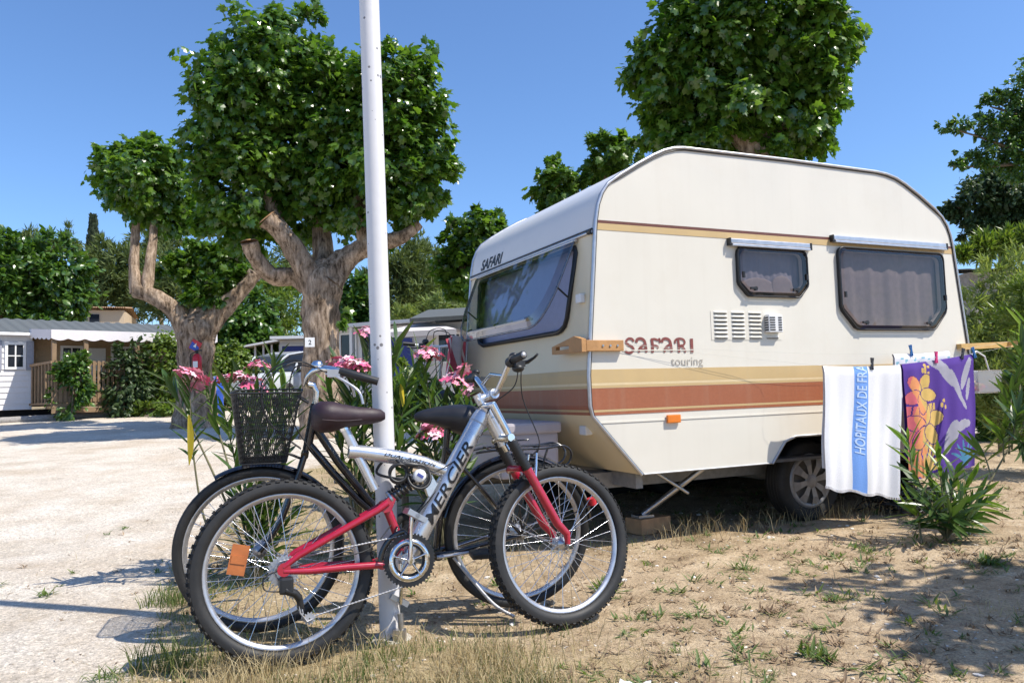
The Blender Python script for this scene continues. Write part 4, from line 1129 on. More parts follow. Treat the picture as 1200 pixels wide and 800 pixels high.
k = MB(); k.tube([(-.345, 0, .47), (-.352, 0, .44)], [.022, .022], 12); k.build('rear_reflector', MT['red_enamel'], cb)
# stem, swept bar, grips, levers, bell
k = MB(); k.tube([(.872, 0, .925), (.868, 0, .975), (.880, 0, 1.0), (.905, 0, 1.005)], [.0135, .0125, .014, .015], 12); stc = k.build('stem', MT['chrome'], cb)
def cbar(s): return [Vector((.905, 0, 1.005)), Vector((.91, s * .05, 1.01)), Vector((.895, s * .10, 1.045)), Vector((.86, s * .165, 1.07)), Vector((.80, s * .215, 1.068)), Vector((.715, s * .243, 1.045)), Vector((.635, s * .256, 1.022))]
k = MB()
for s in (-1, 1): k.tube(spline3(cbar(s)), .011, 12)
hbc = k.build('handlebar', MT['chrome'], stc)
for s in (-1, 1):
    g_ = spline3(cbar(s)); k = MB(); k.tube(g_[-15:], [.0155] * 15, 12); k.build('grip', MT['black_plastic'], hbc)
    k = MB(); k.box(cbar(s)[4] + Vector((.0, s * .0, -.012)), (.05, .03, .03), Matrix.Rotation(-s * .3, 3, 'Z')); k.tube(spline3([cbar(s)[4] + Vector((.0, s * .01, -.02)), cbar(s)[5] + Vector((.0, s * .022, -.055)), cbar(s)[6] + Vector((.06, s * .02, -.085))]), .006, 8); k.build('brake_lever', MT['alu'], hbc)
k = MB(); k.lathe([(.0, .022), (.016, .018), (.024, .006), (.025, 0), (.0, -.002)], (.865, .14, 1.085), (0, .2, 1), 16); k.build('bell', MT['chrome'], hbc)
k = MB()
for s, dz in ((-1, .06), (1, .10)):
    p = cbar(s)[4]; k.tube(spline3([p + Vector((.03, 0, -.01)), p + Vector((.16, -s * .02, .01 + dz * .3)), (1.08, s * .06, .99 + dz * .3), (1.06, s * .02, .86), (.93, s * .012, .74)]), .0028, 6)
k.tube(spline3([(.80, .2, 1.05), (.95, .1, 1.08), (.97, .03, .9), (.90, .02, .75), (.70, .02, .50)]), .0028, 6)
k.build('cable', MT['black_plastic'], cb)
# saddle, post
k = MB(); k.cyl((.311, 0, .86), (.318, 0, .74), .0125, 12); k.tube([(.20, .05, .80), (.19, .045, .83)], .012, 8); k.tube([(.20, -.05, .80), (.19, -.045, .83)], .012, 8); k.box((.305, 0, .83), (.05, .05, .03)); k.build('seat_post', MT['black_plastic'], cb)
saddle(cb, [(.160, .03, .872, .835, .79), (.172, .09, .892, .845, .768), (.21, .115, .905, .85, .760), (.26, .105, .910, .858, .775), (.31, .076, .908, .864, .800), (.37, .05, .900, .862, .822), (.42, .036, .890, .860, .833), (.447, .022, .880, .860, .842), (.460, .008, .868, .86, .850)], 'seat_black')
# rear rack
k = MB()
for s in (-1, 1):
    k.tube(spline3([(.20, s * .05, .70), (.10, s * .062, .712), (-.10, s * .062, .712), (-.19, s * .058, .72), (-.235, s * .045, .69), (-.225, s * .04, .64), (-.16, s * .04, .615)]), .0052, 8)
    k.tube([(.03, s * .062, .712), (.0, s * .07, AC + .01)], .0048, 8); k.tube([(-.12, s * .062, .712), (.0, s * .07, AC + .01)], .0048, 8)
for x in (.14, .02, -.08, -.18): k.tube([(x, -.06, .712), (x, .06, .712)], .0045, 6)
k.tube([(.12, .0, .716), (-.19, .0, .718)], .0045, 6); k.box((.07, 0, .735), (.05, .05, .03)); k.tube([(-.05, 0, .745), (.08, .02, .745), (.08, -.02, .745)], .004, 6)
k.build('rear_rack', MT['black_paint'], cb)
# chain guard, cranks, stand
k = MB(); k.tube([(.43, -.06, .275), (.30, -.06, .282), (.0, -.06, .345)], [(.045, .008), (.042, .008), (.03, .008)], 12)
k.build('chain_guard', MT['black_paint'], cb)
BC = Vector((.363, 0, .269))
for y, ang, s in ((.06, R(175), 1), (-.075, R(-5), -1)):
    d = Vector((math.cos(ang), 0, math.sin(ang))); a = BC + Vector((0, y, 0)); e = a + d * .17; k = MB()
    k.tube([a - d * .01, a, a + d * .08, e, e + d * .01], [(.01, .008), (.016, .009), (.011, .007), (.012, .007), (.007, .005)], 10); ca_ = k.build('crank_arm', MT['steel'], cb)
    k = MB(); k.bbox((e.x - .045, e.y + s * .015 - .0, e.z - .013), (e.x + .045, e.y + s * .10, e.z + .013), .006); k.build('pedal', MT['black_plastic'], ca_)
k = MB(); k.tube(spline3([(.30, .05, .26), (.22, .09, .16), (.14, .13, .07), (.06, .15, .02)]), .0075, 8); k.build('kickstand', MT['alu_dull'], cb)
# basket: real wires
k = MB()
def brect(t):
    """rounded outline of the basket at height fraction t (x forward)"""
    z = .700 + .280 * t; xa = .985 - .06 * t; xb = 1.165 + .03 * t; hw = .115 + .035 * t; pts = []
    r_ = .04
    for cx, cy, a0 in ((xb - r_, hw - r_, 0), (xa + r_, hw - r_, 90), (xa + r_, -hw + r_, 180), (xb - r_, -hw + r_, 270)):
        for i in range(6): a = R(a0 + 18 * i); pts.append(Vector((cx + r_ * math.cos(a), cy + r_ * math.sin(a), z)))
    return pts
def along(pts, u):
    n = len(pts); L_ = [(pts[(i + 1) % n] - pts[i]).length for i in range(n)]; T_ = sum(L_); d = u * T_
    for i in range(n):
        if d <= L_[i]: return pts[i].lerp(pts[(i + 1) % n], d / L_[i])
        d -= L_[i]
    return pts[0]
bt, tp = brect(0), brect(1)
NV = 112
for i in range(NV):
    for j in (0, 1):
        u0 = i / NV; P_ = [along(brect(t), (u0 + (1 if j else -1) * .055 * t) % 1) for t in (0, .5, 1)]
        k.tube(P_, .0013, 3, False, False)
for i in range(14):
    x = .99 + .17 * i / 13; k.tube([(x, -.11, .700), (x, .11, .700)], .0014, 3, False, False)
for i in range(17):
    y = -.11 + .22 * i / 16; k.tube([(.99, y, .700), (1.16, y, .700)], .0014, 3, False, False)
bk = k.build('basket', MT['black_plastic'], cb, fixn=False)
k = MB()
for t, rr in ((0, .0028), (1, .0042), (.5, .0018)): k.tube(brect(t), rr, 6, closed=True)
k.tube([(.93, .04, .95), (.90, .03, .93)], .005, 6); k.tube([(.93, -.04, .95), (.90, -.03, .93)], .005, 6); k.tube([(.99, 0, .727), (.93, 0, .70), (.915, 0, .70)], .006, 6)
k.build('rim', MT['black_plastic'], bk)

# ---- third bicycle, seen end on beyond the shrubs ---------------------------
g3 = gzf(-.52, 5.75)
B3 = Matrix.Translation((-.52, 5.75, g3)) @ Matrix.Rotation(R(97), 4, 'Z')
tb = thing('upright_bike', 'dark bicycle seen end on with wide silver handlebar behind the oleanders', 'bicycle', B3)
make_wheel(tb, (0, 0, .35), .345, .04, 0, 'alu', 32)
make_wheel(tb, (1.08, 0, .35), .345, .04, 0, 'alu', 32)
k = MB(); k.tube([(.84, 0, 1.0), (.875, 0, .78)], .02, 12); k.tube([(.88, 0, .80), (.40, 0, .30)], .018, 10); k.tube([(.28, 0, .86), (.40, 0, .30)], .016, 10); k.tube([(.85, 0, .95), (.30, 0, .75)], .016, 10)
for s in (-1, 1): k.tube([(.40, s * .03, .30), (0, s * .06, .35)], .01, 8); k.tube([(.30, s * .02, .74), (0, s * .06, .35)], .009, 8)
k.build('frame', MT['black_paint'], tb)
k = MB()
for s in (-1, 1): k.tube([(.878, s * .05, .77), (.93, s * .055, .58), (1.08, s * .055, .35)], .012, 8)
k.tube([(.878, -.055, .77), (.878, .055, .77)], .016, 8); k.build('fork', MT['black_paint'], tb)
k = MB(); k.tube([(.84, 0, .98), (.81, 0, 1.25), (.825, 0, 1.345)], .014, 10); s3 = k.build('stem', MT['steel'], tb)
k = MB(); k.tube([(.78, -.29, 1.380), (.815, -.15, 1.360), (.825, 0, 1.350), (.815, .15, 1.360), (.78, .29, 1.380)], .0125, 10); h3 = k.build('handlebar', MT['white_plastic'], s3)
for s in (-1, 1):
    k = MB(); k.tube([(.79, s * .21, 1.372), (.775, s * .31, 1.382)], .017, 10); k.build('grip', MT['black_plastic'], h3)
    k = MB(); k.box((.82, s * .15, 1.360), (.06, .05, .045)); k.sphere((.82, s * .12, 1.395), (.03, .03, .025), 10, 6); k.tube([(.84, s * .15, 1.350), (.86, s * .2, 1.345), (.83, s * .28, 1.355)], .007, 6); k.build('brake_lever', MT['black_plastic'], h3)
k = MB(); k.tube(spline3([(.83, .12, 1.390), (.87, .08, 1.490), (.87, -.02, 1.510), (.86, -.06, 1.440), (.85, 0, 1.1)]), .004, 6); k.tube(spline3([(.83, -.12, 1.390), (.88, -.08, 1.470), (.88, .02, 1.490), (.86, .05, 1.410), (.86, .02, 1.0)]), .004, 6); k.build('cable', MT['black_plastic'], tb)
saddle(tb, [(.16, .03, .95, .93, .90), (.19, .10, .97, .93, .88), (.26, .09, .975, .935, .90), (.36, .04, .965, .935, .91), (.43, .012, .95, .935, .92)], 'seat_black')
k = MB(); k.cyl((.275, 0, .92), (.285, 0, .84), .013, 10); k.build('seat_post', MT['steel'], tb)

# ------------------------------------------------------------------ white pole
PX, PY = -0.520, 3.13
pz = gzf(PX, PY)
pole = thing('pole', 'tall white painted metal pole with chipped spots that the bicycles lean on', 'pole', loc=(PX, PY, pz))
pole.rotation_euler = (0, R(-.8), 0)
k = MB(); k.tube([(0, 0, -.12), (0, 0, .5), (0, 0, 2), (0, 0, 4), (0, 0, 6.4)], [.042, .042, .0415, .0405, .039], 28); k.build('shaft', MT['pole_paint'], pole)
k = MB(); k.tube([(0.05, -.055, -.05), (.052, -.053, .05), (.05, -.05, .11)], .012, 8); k.box((.045, -.05, .02), (.05, .03, .06)); k.build('foot_bracket', MT['steel'], pole)
k = MB(); k.lathe([(.0, .012), (.07, .010), (.10, -.01), (.12, -.05)], (0, 0, 0), (0, 0, 1), 18); k.build('footing', MT['concrete'], pole)

# ------------------------------------------------------------------ washing lines and laundry
def cl(x, y, z): return CM @ Vector((x, y, z))
strut = thing('wooden_strut', 'yellow wooden strut sticking out behind the caravan to hold the washing lines', 'wood strut', CM)
k = MB(); k.box((3.52, -.02, 1.20), (.62, .04, .045), Matrix.Rotation(-.03, 3, 'Y')); k.build('rail', MT['strut_wood'], strut)
k = MB(); k.box((3.78, -.16, 1.215), (.04, .36, .03)); k.build('cross_bar', MT['strut_wood'], strut)
ln = thing('washing_line', 'thin pale washing lines strung along the caravan side from the front clamp', 'washing line', CM)
def sag(a, b, s, n=24):
    a, b = Vector(a), Vector(b); return [a.lerp(b, i / n) - Vector((0, 0, s * 4 * (i / n) * (1 - i / n))) for i in range(n + 1)]
FL = ([(.19, -.03, 1.232), (.8, -.045, 1.155), (1.35, -.09, 1.10)] + [(1.567, -.25, 1.063)] + [(2.27, -.25, 1.058)] + [(2.3, -.25, 1.066), (3.02, -.25, 1.128)] + [(3.78, -.33, 1.232)])
k = MB(); k.tube(spline3(FL, 6), .0007, 4); k.build('line', MT['cord'], ln)
BL = [(.19, -.02, 1.215), (1.4, -.10, 1.155), (2.40, -.10, 1.141), (2.98, -.10, 1.158), (3.78, -.06, 1.232)]
k = MB(); k.tube(spline3(BL, 6), .0007, 4); k.build('line', MT['cord'], ln)

def towel(name, label, xa, za, xb, zb, xc, zc, xd, zd, y0, nu, nv, fold, amp, mats, colour=None, attr=None, seed=0, hem=0.0):
    """cloth hanging over the line: (xa,za) top left, (xb,zb) top right, (xc,zc) bottom left, (xd,zd) bottom right"""
    r_ = np.random.default_rng(seed); ph = r_.uniform(0, 6.28, 4)
    def P(u, v, out=0.0):
        xt = xa + (xb - xa) * u; zt = za + (zb - za) * u; xl = xc + (xd - xc) * u; zl = zc + (zd - zc) * u
        x = xt + (xl - xt) * v; z = zt + (zl - zt) * v
        k_ = .25 + .75 * min(1, v * 2.2)
        w_ = .55 + .45 * math.sin(u * 3.1 + ph[2]) ** 2
        d = amp * k_ * w_ * (math.sin(fold * 6.28 * (u + .12 * math.sin(u * 5 + ph[1])) + ph[0] + 1.3 * math.sin(u * 7 + ph[3]) + .5 * math.sin(v * 4 + ph[1])) + .45 * math.sin(fold * 2.3 * 6.28 * u + ph[2] + v * 1.3)) + .012 * math.sin(v * 5 + ph[3]) * v
        z += .008 * math.sin(u * 17 + ph[1]) * v - .006 * math.sin(u * math.pi) * (1 - v)
        x += .006 * math.sin(v * 9 + ph[2])
        return (x, y0 - d - out - .012 * math.sin(min(1, v * 14) * 1.57), z)
    k = MB(); vs = []; 
    for j in range(nv + 1):
        for i in range(nu + 1): vs.append(P(i / nu, j / nv))
    fs = []; mi = []
    for j in range(nv):
        for i in range(nu):
            a = j * (nu + 1) + i; fs.append((a, a + 1, a + nu + 2, a + nu + 1)); mi.append(colour((i + .5) / nu, (j + .5) / nv) if colour else 0)
    k.v = vs; k.f = fs; k.mi = mi; k.sm = [True] * len(fs)
    # back layer of the folded cloth, a little shorter
    b0 = len(k.v); nb = int(nv * .86)
    for j in range(0, nb + 1, 2):
        for i in range(0, nu + 1, 2):
            x, y, z = P(i / nu, j / nv); k.v.append((x + .004, y + .016 + .02 * (j / nv), z))
    w_ = nu // 2 + 1
    for j in range(nb // 2):
        for i in range(w_ - 1): a = b0 + j * w_ + i; k.f.append((a, a + w_, a + w_ + 1, a + 1)); k.mi.append(len(mats) - 1); k.sm.append(True)
    for i in range(w_ - 1): k.f.append((min(2 * i, nu), b0 + i, b0 + i + 1, min(2 * i + 2, nu))); k.mi.append(len(mats) - 1); k.sm.append(True)
    o = k.build(name, mats, None, fixn=False); o.matrix_world = CM
    return o, P
SW0, SW1 = .385, .56
def wcol(u, v): return 1 if SW0 < u < SW1 else 0
tw, TP = towel('towel', '', 1.567, 1.060, 2.270, 1.056, 1.490, .300, 2.135, .185, -.25, 84, 70, 2.3, .0125, [MT['towel_white'], MT['towel_blue'], MT['towel_white']], wcol, seed=3)
tag(tw, 'white towel with a blue lettered stripe hanging on the line by the caravan wheel', 'towel')
k = MB()
def tl(u, v):  # lettering climbs the stripe from bottom to top
    return TP(SW0 + .022 + (.105 - v) / .105 * (SW1 - SW0 - .044), .70 - u, .0025)
wrap_text(k, 'HOPITAUX DE FRANCE', .88, .105, tl, offset=.012, cuts=3, cutsx=40, clip=.70)
o = k.build('lettering', MT['towel_letter'], tw)
k = MB()
for i in range(70):
    u = i / 69; p = TP(u, 1.0); k.box((p[0], p[1], p[2] - .006), (.004, .004, .018))
k.build('fringe', MT['towel_white'], tw)
st, SP = towel('small_towel', '', 2.398, 1.137, 2.982, 1.157, 2.405, .735, 2.95, .76, -.10, 40, 30, 2.2, .008, [MT['towel_white'], MT['towel_teal'], MT['towel_white']],
               lambda u, v: 1 if (.05 < v < .22 and math.sin(u * 40) * math.sin(v * 46 + u * 9) > .55) else 0, seed=5)
tag(st, 'small white cloth with a pale blue print hanging behind the purple beach towel', 'towel')

# beach towel with a printed hibiscus
def ell(u, v, cu, cv, a, b, ang):
    dx, dy = (u - cu) * .78, v - cv; c, s = math.cos(ang), math.sin(ang); x = dx * c + dy * s; y = -dx * s + dy * c
    return (x / a) ** 2 + (y / b) ** 2
def hib(u, v):
    """index of the printed colour: 0 purple, 1 pink, 2 orange, 3 yellow, 4 grey, 5 teal, 6 deep purple"""
    warm = 1 if u < .10 + .03 * math.sin(v * 23) else (2 if u < .22 + .04 * math.sin(v * 17) else 3)
    for cu, cv, ph0, R0 in ((.21, .27, .3, .125), (.24, .56, .9, .15)):
        for i in range(5):
            a = ph0 + i * 2 * math.pi / 5; e = ell(u, v, cu + math.cos(a) * R0 * .75 / .78, cv + math.sin(a) * R0 * .75, R0 * .78, R0 * .50, a)
            if e < .82: return warm
            if e < 1.0: return 6
    if abs(u - (.30 + .3 * (v - .0) * .2)) < .012 and .03 < v < .2: return 3
    for i in range(6):
        if (u - .30 - .05 * math.sin(i * 1.9)) ** 2 * .6 + (v - .03 - i * .018) ** 2 < .00018: return 3
    if u < .42 and .38 < v < .80:
        if math.sin(u * 60 + v * 18) > -.86: return warm
        return 6
    if v > .78 and u < .46:
        for i in range(9):
            a = -2.9 + i * .34; e = ell(u, v, .20 + math.cos(a) * .17, .98 + math.sin(a) * .13, .17, .022, a)
            if e < 1: return 2 if u < .2 else 3
        return 1 if u < .10 else 0
    if (u - .50) ** 2 + (v - .40) ** 2 < .0004 or (u - .53) ** 2 + (v - .36) ** 2 < .0003 or (u - .55) ** 2 + (v - .42) ** 2 < .0003: return 3
    for cu, cv, a, b, an in ((.60, .13, .20, .05, .9), (.72, .25, .16, .032, 1.25), (.88, .16, .15, .035, -1.15), (.90, .30, .10, .022, -1.3), (.47, .05, .12, .028, .5), (.66, .66, .06, .10, .2), (.74, .63, .09, .045, -.3), (.60, .72, .05, .12, .25), (.83, .60, .07, .035, .1), (.80, .40, .09, .018, 1.1)):
        if ell(u, v, cu, cv, a, b, an) < 1: return 4
    for i in range(6):
        a = -2.6 + i * .42
        if ell(u, v, .84 + math.cos(a) * .09, .96 + math.sin(a) * .1, .12, .014, a) < 1: return 5
    return 0
mat('print_purple', (0.085, 0.035, 0.27), 0.95, var=.08, scale=120, bump=.2, bscale=260); mat('print_pink', (0.62, 0.13, 0.16), 0.95, var=.1); mat('print_orange', (0.68, 0.27, 0.11), 0.95, var=.1)
mat('print_yellow', (0.60, 0.40, 0.12), 0.95, var=.1); mat('print_grey', (0.34, 0.33, 0.40), 0.95, var=.08); mat('print_teal', (0.06, 0.22, 0.36), 0.95, var=.1); mat('print_deep', (0.07, 0.02, 0.16), 0.95, var=.1)
pt, _ = towel('beach_towel', '', 2.289, 1.062, 3.020, 1.124, 2.292, .285, 2.955, .335, -.25, 110, 130, 2.2, .012, [MT[q] for q in ('print_purple', 'print_pink', 'print_orange', 'print_yellow', 'print_grey', 'print_teal', 'print_deep', 'print_purple')], hib, seed=9)
tag(pt, 'purple beach towel printed with orange and yellow hibiscus flowers on the washing line', 'beach towel')
def peg(x, y, z, m, label, tilt=0.0):
    p = thing('clothes_peg', label, 'clothes peg', CM @ Matrix.Translation((x, y, z)) @ Matrix.Rotation(tilt, 4, 'Y'), 'pegs on the washing lines')
    for s in (-1, 1):
        k = MB(); k.loft([[Vector((s * (.003 + .006 * abs(t)) + dx, dy, t * .04)) for dx, dy in ((-.003, -.006), (.003, -.006), (.003, .006), (-.003, .006))] for t in (-1, -.3, .2, 1)], smooth=False); k.build('jaw', MT[m], p)
    k = MB(); k.cyl((-.011, 0, .0), (.011, 0, 0), .0045, 8); k.build('spring', MT['steel'], p)
peg(1.99, -.262, 1.068, 'peg_dark', 'dark clothes peg on the white towel with the blue stripe', .1)
peg(2.56, -.115, 1.162, 'peg_blue', 'blue clothes peg on the small white cloth', -.15)
peg(2.62, -.262, 1.105, 'peg_pink', 'bright pink clothes peg at the top of the purple beach towel', .05)
peg(2.90, -.262, 1.128, 'peg_dark', 'black clothes peg near the right end of the beach towel', .3)
peg(3.02, -.262, 1.135, 'peg_blue', 'blue clothes peg at the right corner of the purple beach towel', -.3)
peg(3.50, -.30, 1.17, 'peg_pink', 'pink clothes peg hanging alone on the line beyond the caravan', .05)
# clear basket of pegs hanging from the strut
bs = thing('peg_basket', 'clear plastic basket of clothes pegs hanging from the line behind the beach towel', 'basket', CM @ Matrix.Translation((3.20, -.16, .84)))
k = MB()
k.loft([[Vector((a * sx, b_ * sy, z)) for a, b_ in ((-1, -1), (1, -1), (1, 1), (-1, 1))] for z, sx, sy in ((0, .11, .075), (.006, .118, .08), (.165, .14, .095), (.168, .146, .101), (.160, .136, .091), (.012, .112, .076))], smooth=False); k.build('tub', MT['tub_clear'], bs)
for s in (-1, 1):
    k = MB(); k.tube([(s * .13, 0, .16), (s * .09, 0, .27), (0, 0, .31)], .006, 6); k.build('strap', MT['white_plastic'], bs)
for i in range(16):
    k = MB(); c = Vector((random.uniform(-.08, .08), random.uniform(-.05, .05), random.uniform(.02, .09))); k.box(c, (.07, .012, .014), Matrix.Rotation(random.uniform(0, 3), 3, 'Z') @ Matrix.Rotation(random.uniform(-.5, .5), 3, 'Y')); k.build('peg', MT[random.choice(['peg_blue', 'peg_pink', 'clamp_wood', 'peg_dark', 'stripe_pale'])], bs)
# dark netting heaped on the ground behind the beach towel
k = MB(); r_ = random.Random(4)
for i in range(70):
    c = Vector((r_.gauss(0, .16), r_.gauss(0, .10), abs(r_.gauss(.04, .05)) + .01)); q = Matrix.Rotation(r_.uniform(0, 3.1), 3, 'Z') @ Matrix.Rotation(r_.uniform(-1, 1), 3, 'X'); rad = r_.uniform(.05, .12)
    k.tube([c + q @ Vector((rad * math.cos(a), rad * math.sin(a) * .7, 0)) for a in np.linspace(0, 6.28, 13)[:-1]], .006, 5, closed=True)
o = k.build('net_heap', MT['black_plastic']); o.matrix_world = CM @ Matrix.Translation((2.62, .02, .03)); tag(o, 'tangled heap of dark netting on the ground below the beach towel', 'netting')

# striped red and white cloth and green tub beyond the caravan front
mat('cloth_red', (0.45, 0.07, 0.10), 0.9, var=.15); mat('cloth_white', (0.62, 0.55, 0.52), 0.9, var=.1); mat('tub_green', (0.01, 0.10, 0.06), 0.4)
k = MB(); c0 = spot(522, 397, 5.9); c1 = spot(551, 397, 6.6); n = 28; m_ = 12; vs = []
for j in range(m_ + 1):
    for i in range(n + 1):
        t = i / n; p = c0.lerp(c1, t); vs.append((p.x + .03 * math.sin(t * 14 + j * .3), p.y + .02 * math.cos(t * 19), p.z - .36 * j / m_ + .03 * math.sin(t * 5)))
for j in range(m_):
    for i in range(n):
        a = j * (n + 1) + i; k.f.append((a, a + 1, a + n + 2, a + n + 1)); k.sm.append(True); k.mi.append(1 if (n * .35 < i < n * .7 or i % 4 == 1) else 0)
k.v = vs; tag(k.build('striped_cloth', [MT['cloth_red'], MT['cloth_white']], fixn=False), 'red and white striped cloth hanging beyond the front of the caravan', 'cloth')
k = MB(); p = spot(560, 463, 5.0); gzz = gzf(p.x, p.y)
k.lathe([(.0, .0), (.15, 0), (.165, .02), (.19, .40), (.20, .42), (.14, .47), (.0, .49)], (0, 0, 0), (0, 0, 1), 24); o = k.build('green_tub', MT['tub_green']); o.location = (p.x, p.y + .4, .40); tag(o, 'dark green lidded tub on the caravan draw bar', 'tub')
o.location = CM @ Vector((-.20, 1.80, .42 - .0))

# ------------------------------------------------------------------ trees
def leaf_shape(kind):
    """local leaf: verts (x across, y along, z up), triangles"""
    if kind == 'plane':
        o = [(0, 0, 0), (.30, -.02, -.03), (.50, .30, -.05), (.30, .42, -.01), (.34, .72, -.05), (.12, .70, 0), (0, 1.0, -.06), (-.12, .70, 0), (-.34, .72, -.05), (-.30, .42, -.01), (-.50, .30, -.05), (-.30, -.02, -.03)]
        v = [(0, .38, .06)] + o; f = [(0, 1 + i, 1 + (i + 1) % len(o)) for i in range(len(o))]
    elif kind == 'oval':
        o = [(0, 0, 0), (.26, .3, -.04), (.22, .7, -.04), (0, 1, -.05), (-.22, .7, -.04), (-.26, .3, -.04)]
        v = [(0, .5, .04)] + o; f = [(0, 1 + i, 1 + (i + 1) % 6) for i in range(6)]
    elif kind == 'blade':
        v = [(0, 0, 0), (.045, .45, .02), (0, 1, -.12), (-.045, .45, .02), (0, .5, -.01)]; f = [(0, 1, 4), (1, 2, 4), (4, 2, 3), (0, 4, 3)]
    else:  # 'lance'
        v = [(0, 0, 0), (.10, .4, .01), (0, 1, -.06), (-.10, .4, .01), (0, .45, -.02)]; f = [(0, 1, 4), (1, 2, 4), (4, 2, 3), (0, 4, 3)]
    return np.array(v, float), np.array(f, int)

def leaves(name, pts, nrm, tips, sizes, kind, mt, parent=None):
    """one mesh of many leaves; pts base positions, nrm leaf normals, tips leaf directions"""
    lv, lf = leaf_shape(kind); n = len(pts)
    y = tips / (np.linalg.norm(tips, axis=1, keepdims=True) + 1e-9)
    x = np.cross(y, nrm); x /= (np.linalg.norm(x, axis=1, keepdims=True) + 1e-9); z = np.cross(x, y)
    s = sizes[:, None, None]
    V_ = pts[:, None, :] + s * (lv[None, :, 0:1] * x[:, None, :] + lv[None, :, 1:2] * y[:, None, :] + lv[None, :, 2:3] * z[:, None, :])
    F_ = (lf[None] + (np.arange(n) * len(lv))[:, None, None]).reshape(-1, 3)
    return fast_mesh(name, V_.reshape(-1, 3), F_, mt, parent, kind='stuff')

def crown_points(clusters, n, shell=.55, rs=None, droop=.5, sprig=42):
    """leaf positions spread through overlapping ellipsoids, denser towards the outside"""
    rs = rs or rng
    w = np.array([c[1][0] * c[1][1] + c[1][1] * c[1][2] + c[1][0] * c[1][2] for c in clusters]); w = w / w.sum()
    idx = rs.choice(len(clusters), n, p=w)
    C_ = np.array([tuple(c[0]) for c in clusters])[idx]; Rd = np.array([tuple(c[1]) for c in clusters])[idx]
    d = rs.normal(size=(n, 3)); d /= np.linalg.norm(d, axis=1, keepdims=True)
    # leaves sit in sprigs: tufts of a few dozen round points spread over the lumpy outline
    ns = max(6, n // sprig); si = rs.choice(len(clusters), ns, p=w)
    SC = np.array([tuple(c[0]) for c in clusters])[si]; SR = np.array([tuple(c[1]) for c in clusters])[si]
    sd = rs.normal(size=(ns, 3)); sd /= np.linalg.norm(sd, axis=1, keepdims=True)
    lump = 1 + .22 * np.sin(sd[:, 0] * 5 + si * 2.1) * np.sin(sd[:, 1] * 5 + si) + .12 * np.sin(sd[:, 2] * 7 + sd[:, 0] * 4 + si * 1.3)
    srr = (shell + (1 - shell) * rs.random(ns) ** .5) * lump
    srr = srr * np.where(rs.random(ns) < .10, 1.13, 1.0)
    sc = SC + sd * SR * srr[:, None]
    k_ = rs.integers(0, ns, n); off = np.clip(rs.normal(0, 1, (n, 3)), -1.9, 1.9) * SR[k_] * (.13 * rs.uniform(.55, 1.4, ns)[k_])[:, None]
    p = sc[k_] + off; d = sd[k_] + off / SR[k_] * 1.6; d /= np.linalg.norm(d, axis=1, keepdims=True)
    nr = d * .8 + np.array([0, 0, .55]) + rs.normal(0, .45, (n, 3))
    tp = d * .7 + np.array([0, 0, -droop]) + rs.normal(0, .5, (n, 3))
    return p, nr, tp

def limb(mb, pts, radii, seg=16, rough=.10, seed=0, sub=6):
    P_ = spline3([tuple(p) for p in pts], sub); m_ = len(P_)
    R_ = np.interp(np.linspace(0, len(pts) - 1, m_), range(len(pts)), radii)
    r_ = np.random.default_rng(seed); base = len(mb.v)
    mb.tube(P_, list(R_), seg)
    ph = r_.uniform(0, 6.28, 6)
    for i in range(m_):
        for k_ in range(seg):
            a = 2 * math.pi * k_ / seg; q = Vector(mb.v[base + i * seg + k_]); d = q - P_[i]
            f = 1 + rough * (math.sin(3 * a + ph[0] + i * .25) * .6 + .6 * math.sin(5 * a + ph[1] - i * .4) + .5 * math.sin(i * 1.1 + ph[2] + 2 * a) + r_.normal(0, .35))
            mb.v[base + i * seg + k_] = tuple(P_[i] + d * f)

def tree(name, label, base, limbs, clusters, n, size, kind, mt, cat='tree', group=None, bark='bark', shell=.55, droop=.5, seed=0, cuts=(), seg=16, rough=.1):
    t = thing(name, label, cat, loc=base, group=group); b0 = Vector(base)
    if limbs:
        k = MB()
        for i, (pts, rad) in enumerate(limbs): limb(k, [Vector(p) - b0 for p in pts], rad, seg, rough, seed * 10 + i)
        tk = k.build('trunk', MT[bark], t)
        if cuts:
            for c, d, r_ in cuts: k = MB(); c = Vector(c) - b0; d = Vector(d).normalized(); k.lathe([(.0, .012), (r_ * .8, .01), (r_, -.01)], c, d, 14); k.build('cut_end', MT['bark_cut'], tk)
    if n:
        rs = np.random.default_rng(100 + seed)
        p, nr, tp = crown_points([((Vector(c) - b0), r_) for c, r_ in clusters], n, shell, rs, droop)
        leaves('crown', p, nr, tp, size * rs.uniform(.5, 1.3, n), kind, MT[mt], t)
    return t

def pxc(items, d, pxm, depth=1.0, dd=0.0):
    """(px,py,radius px[,depth offset]) -> clusters in metres"""
    out = []
    for it in items:
        dz = it[3] if len(it) > 3 else 0.0; r_ = it[2] / pxm
        out.append((spot(it[0], it[1], d + dz), (r_, r_ * depth, r_ * (it[4] if len(it) > 4 else 1.0))))
    return out

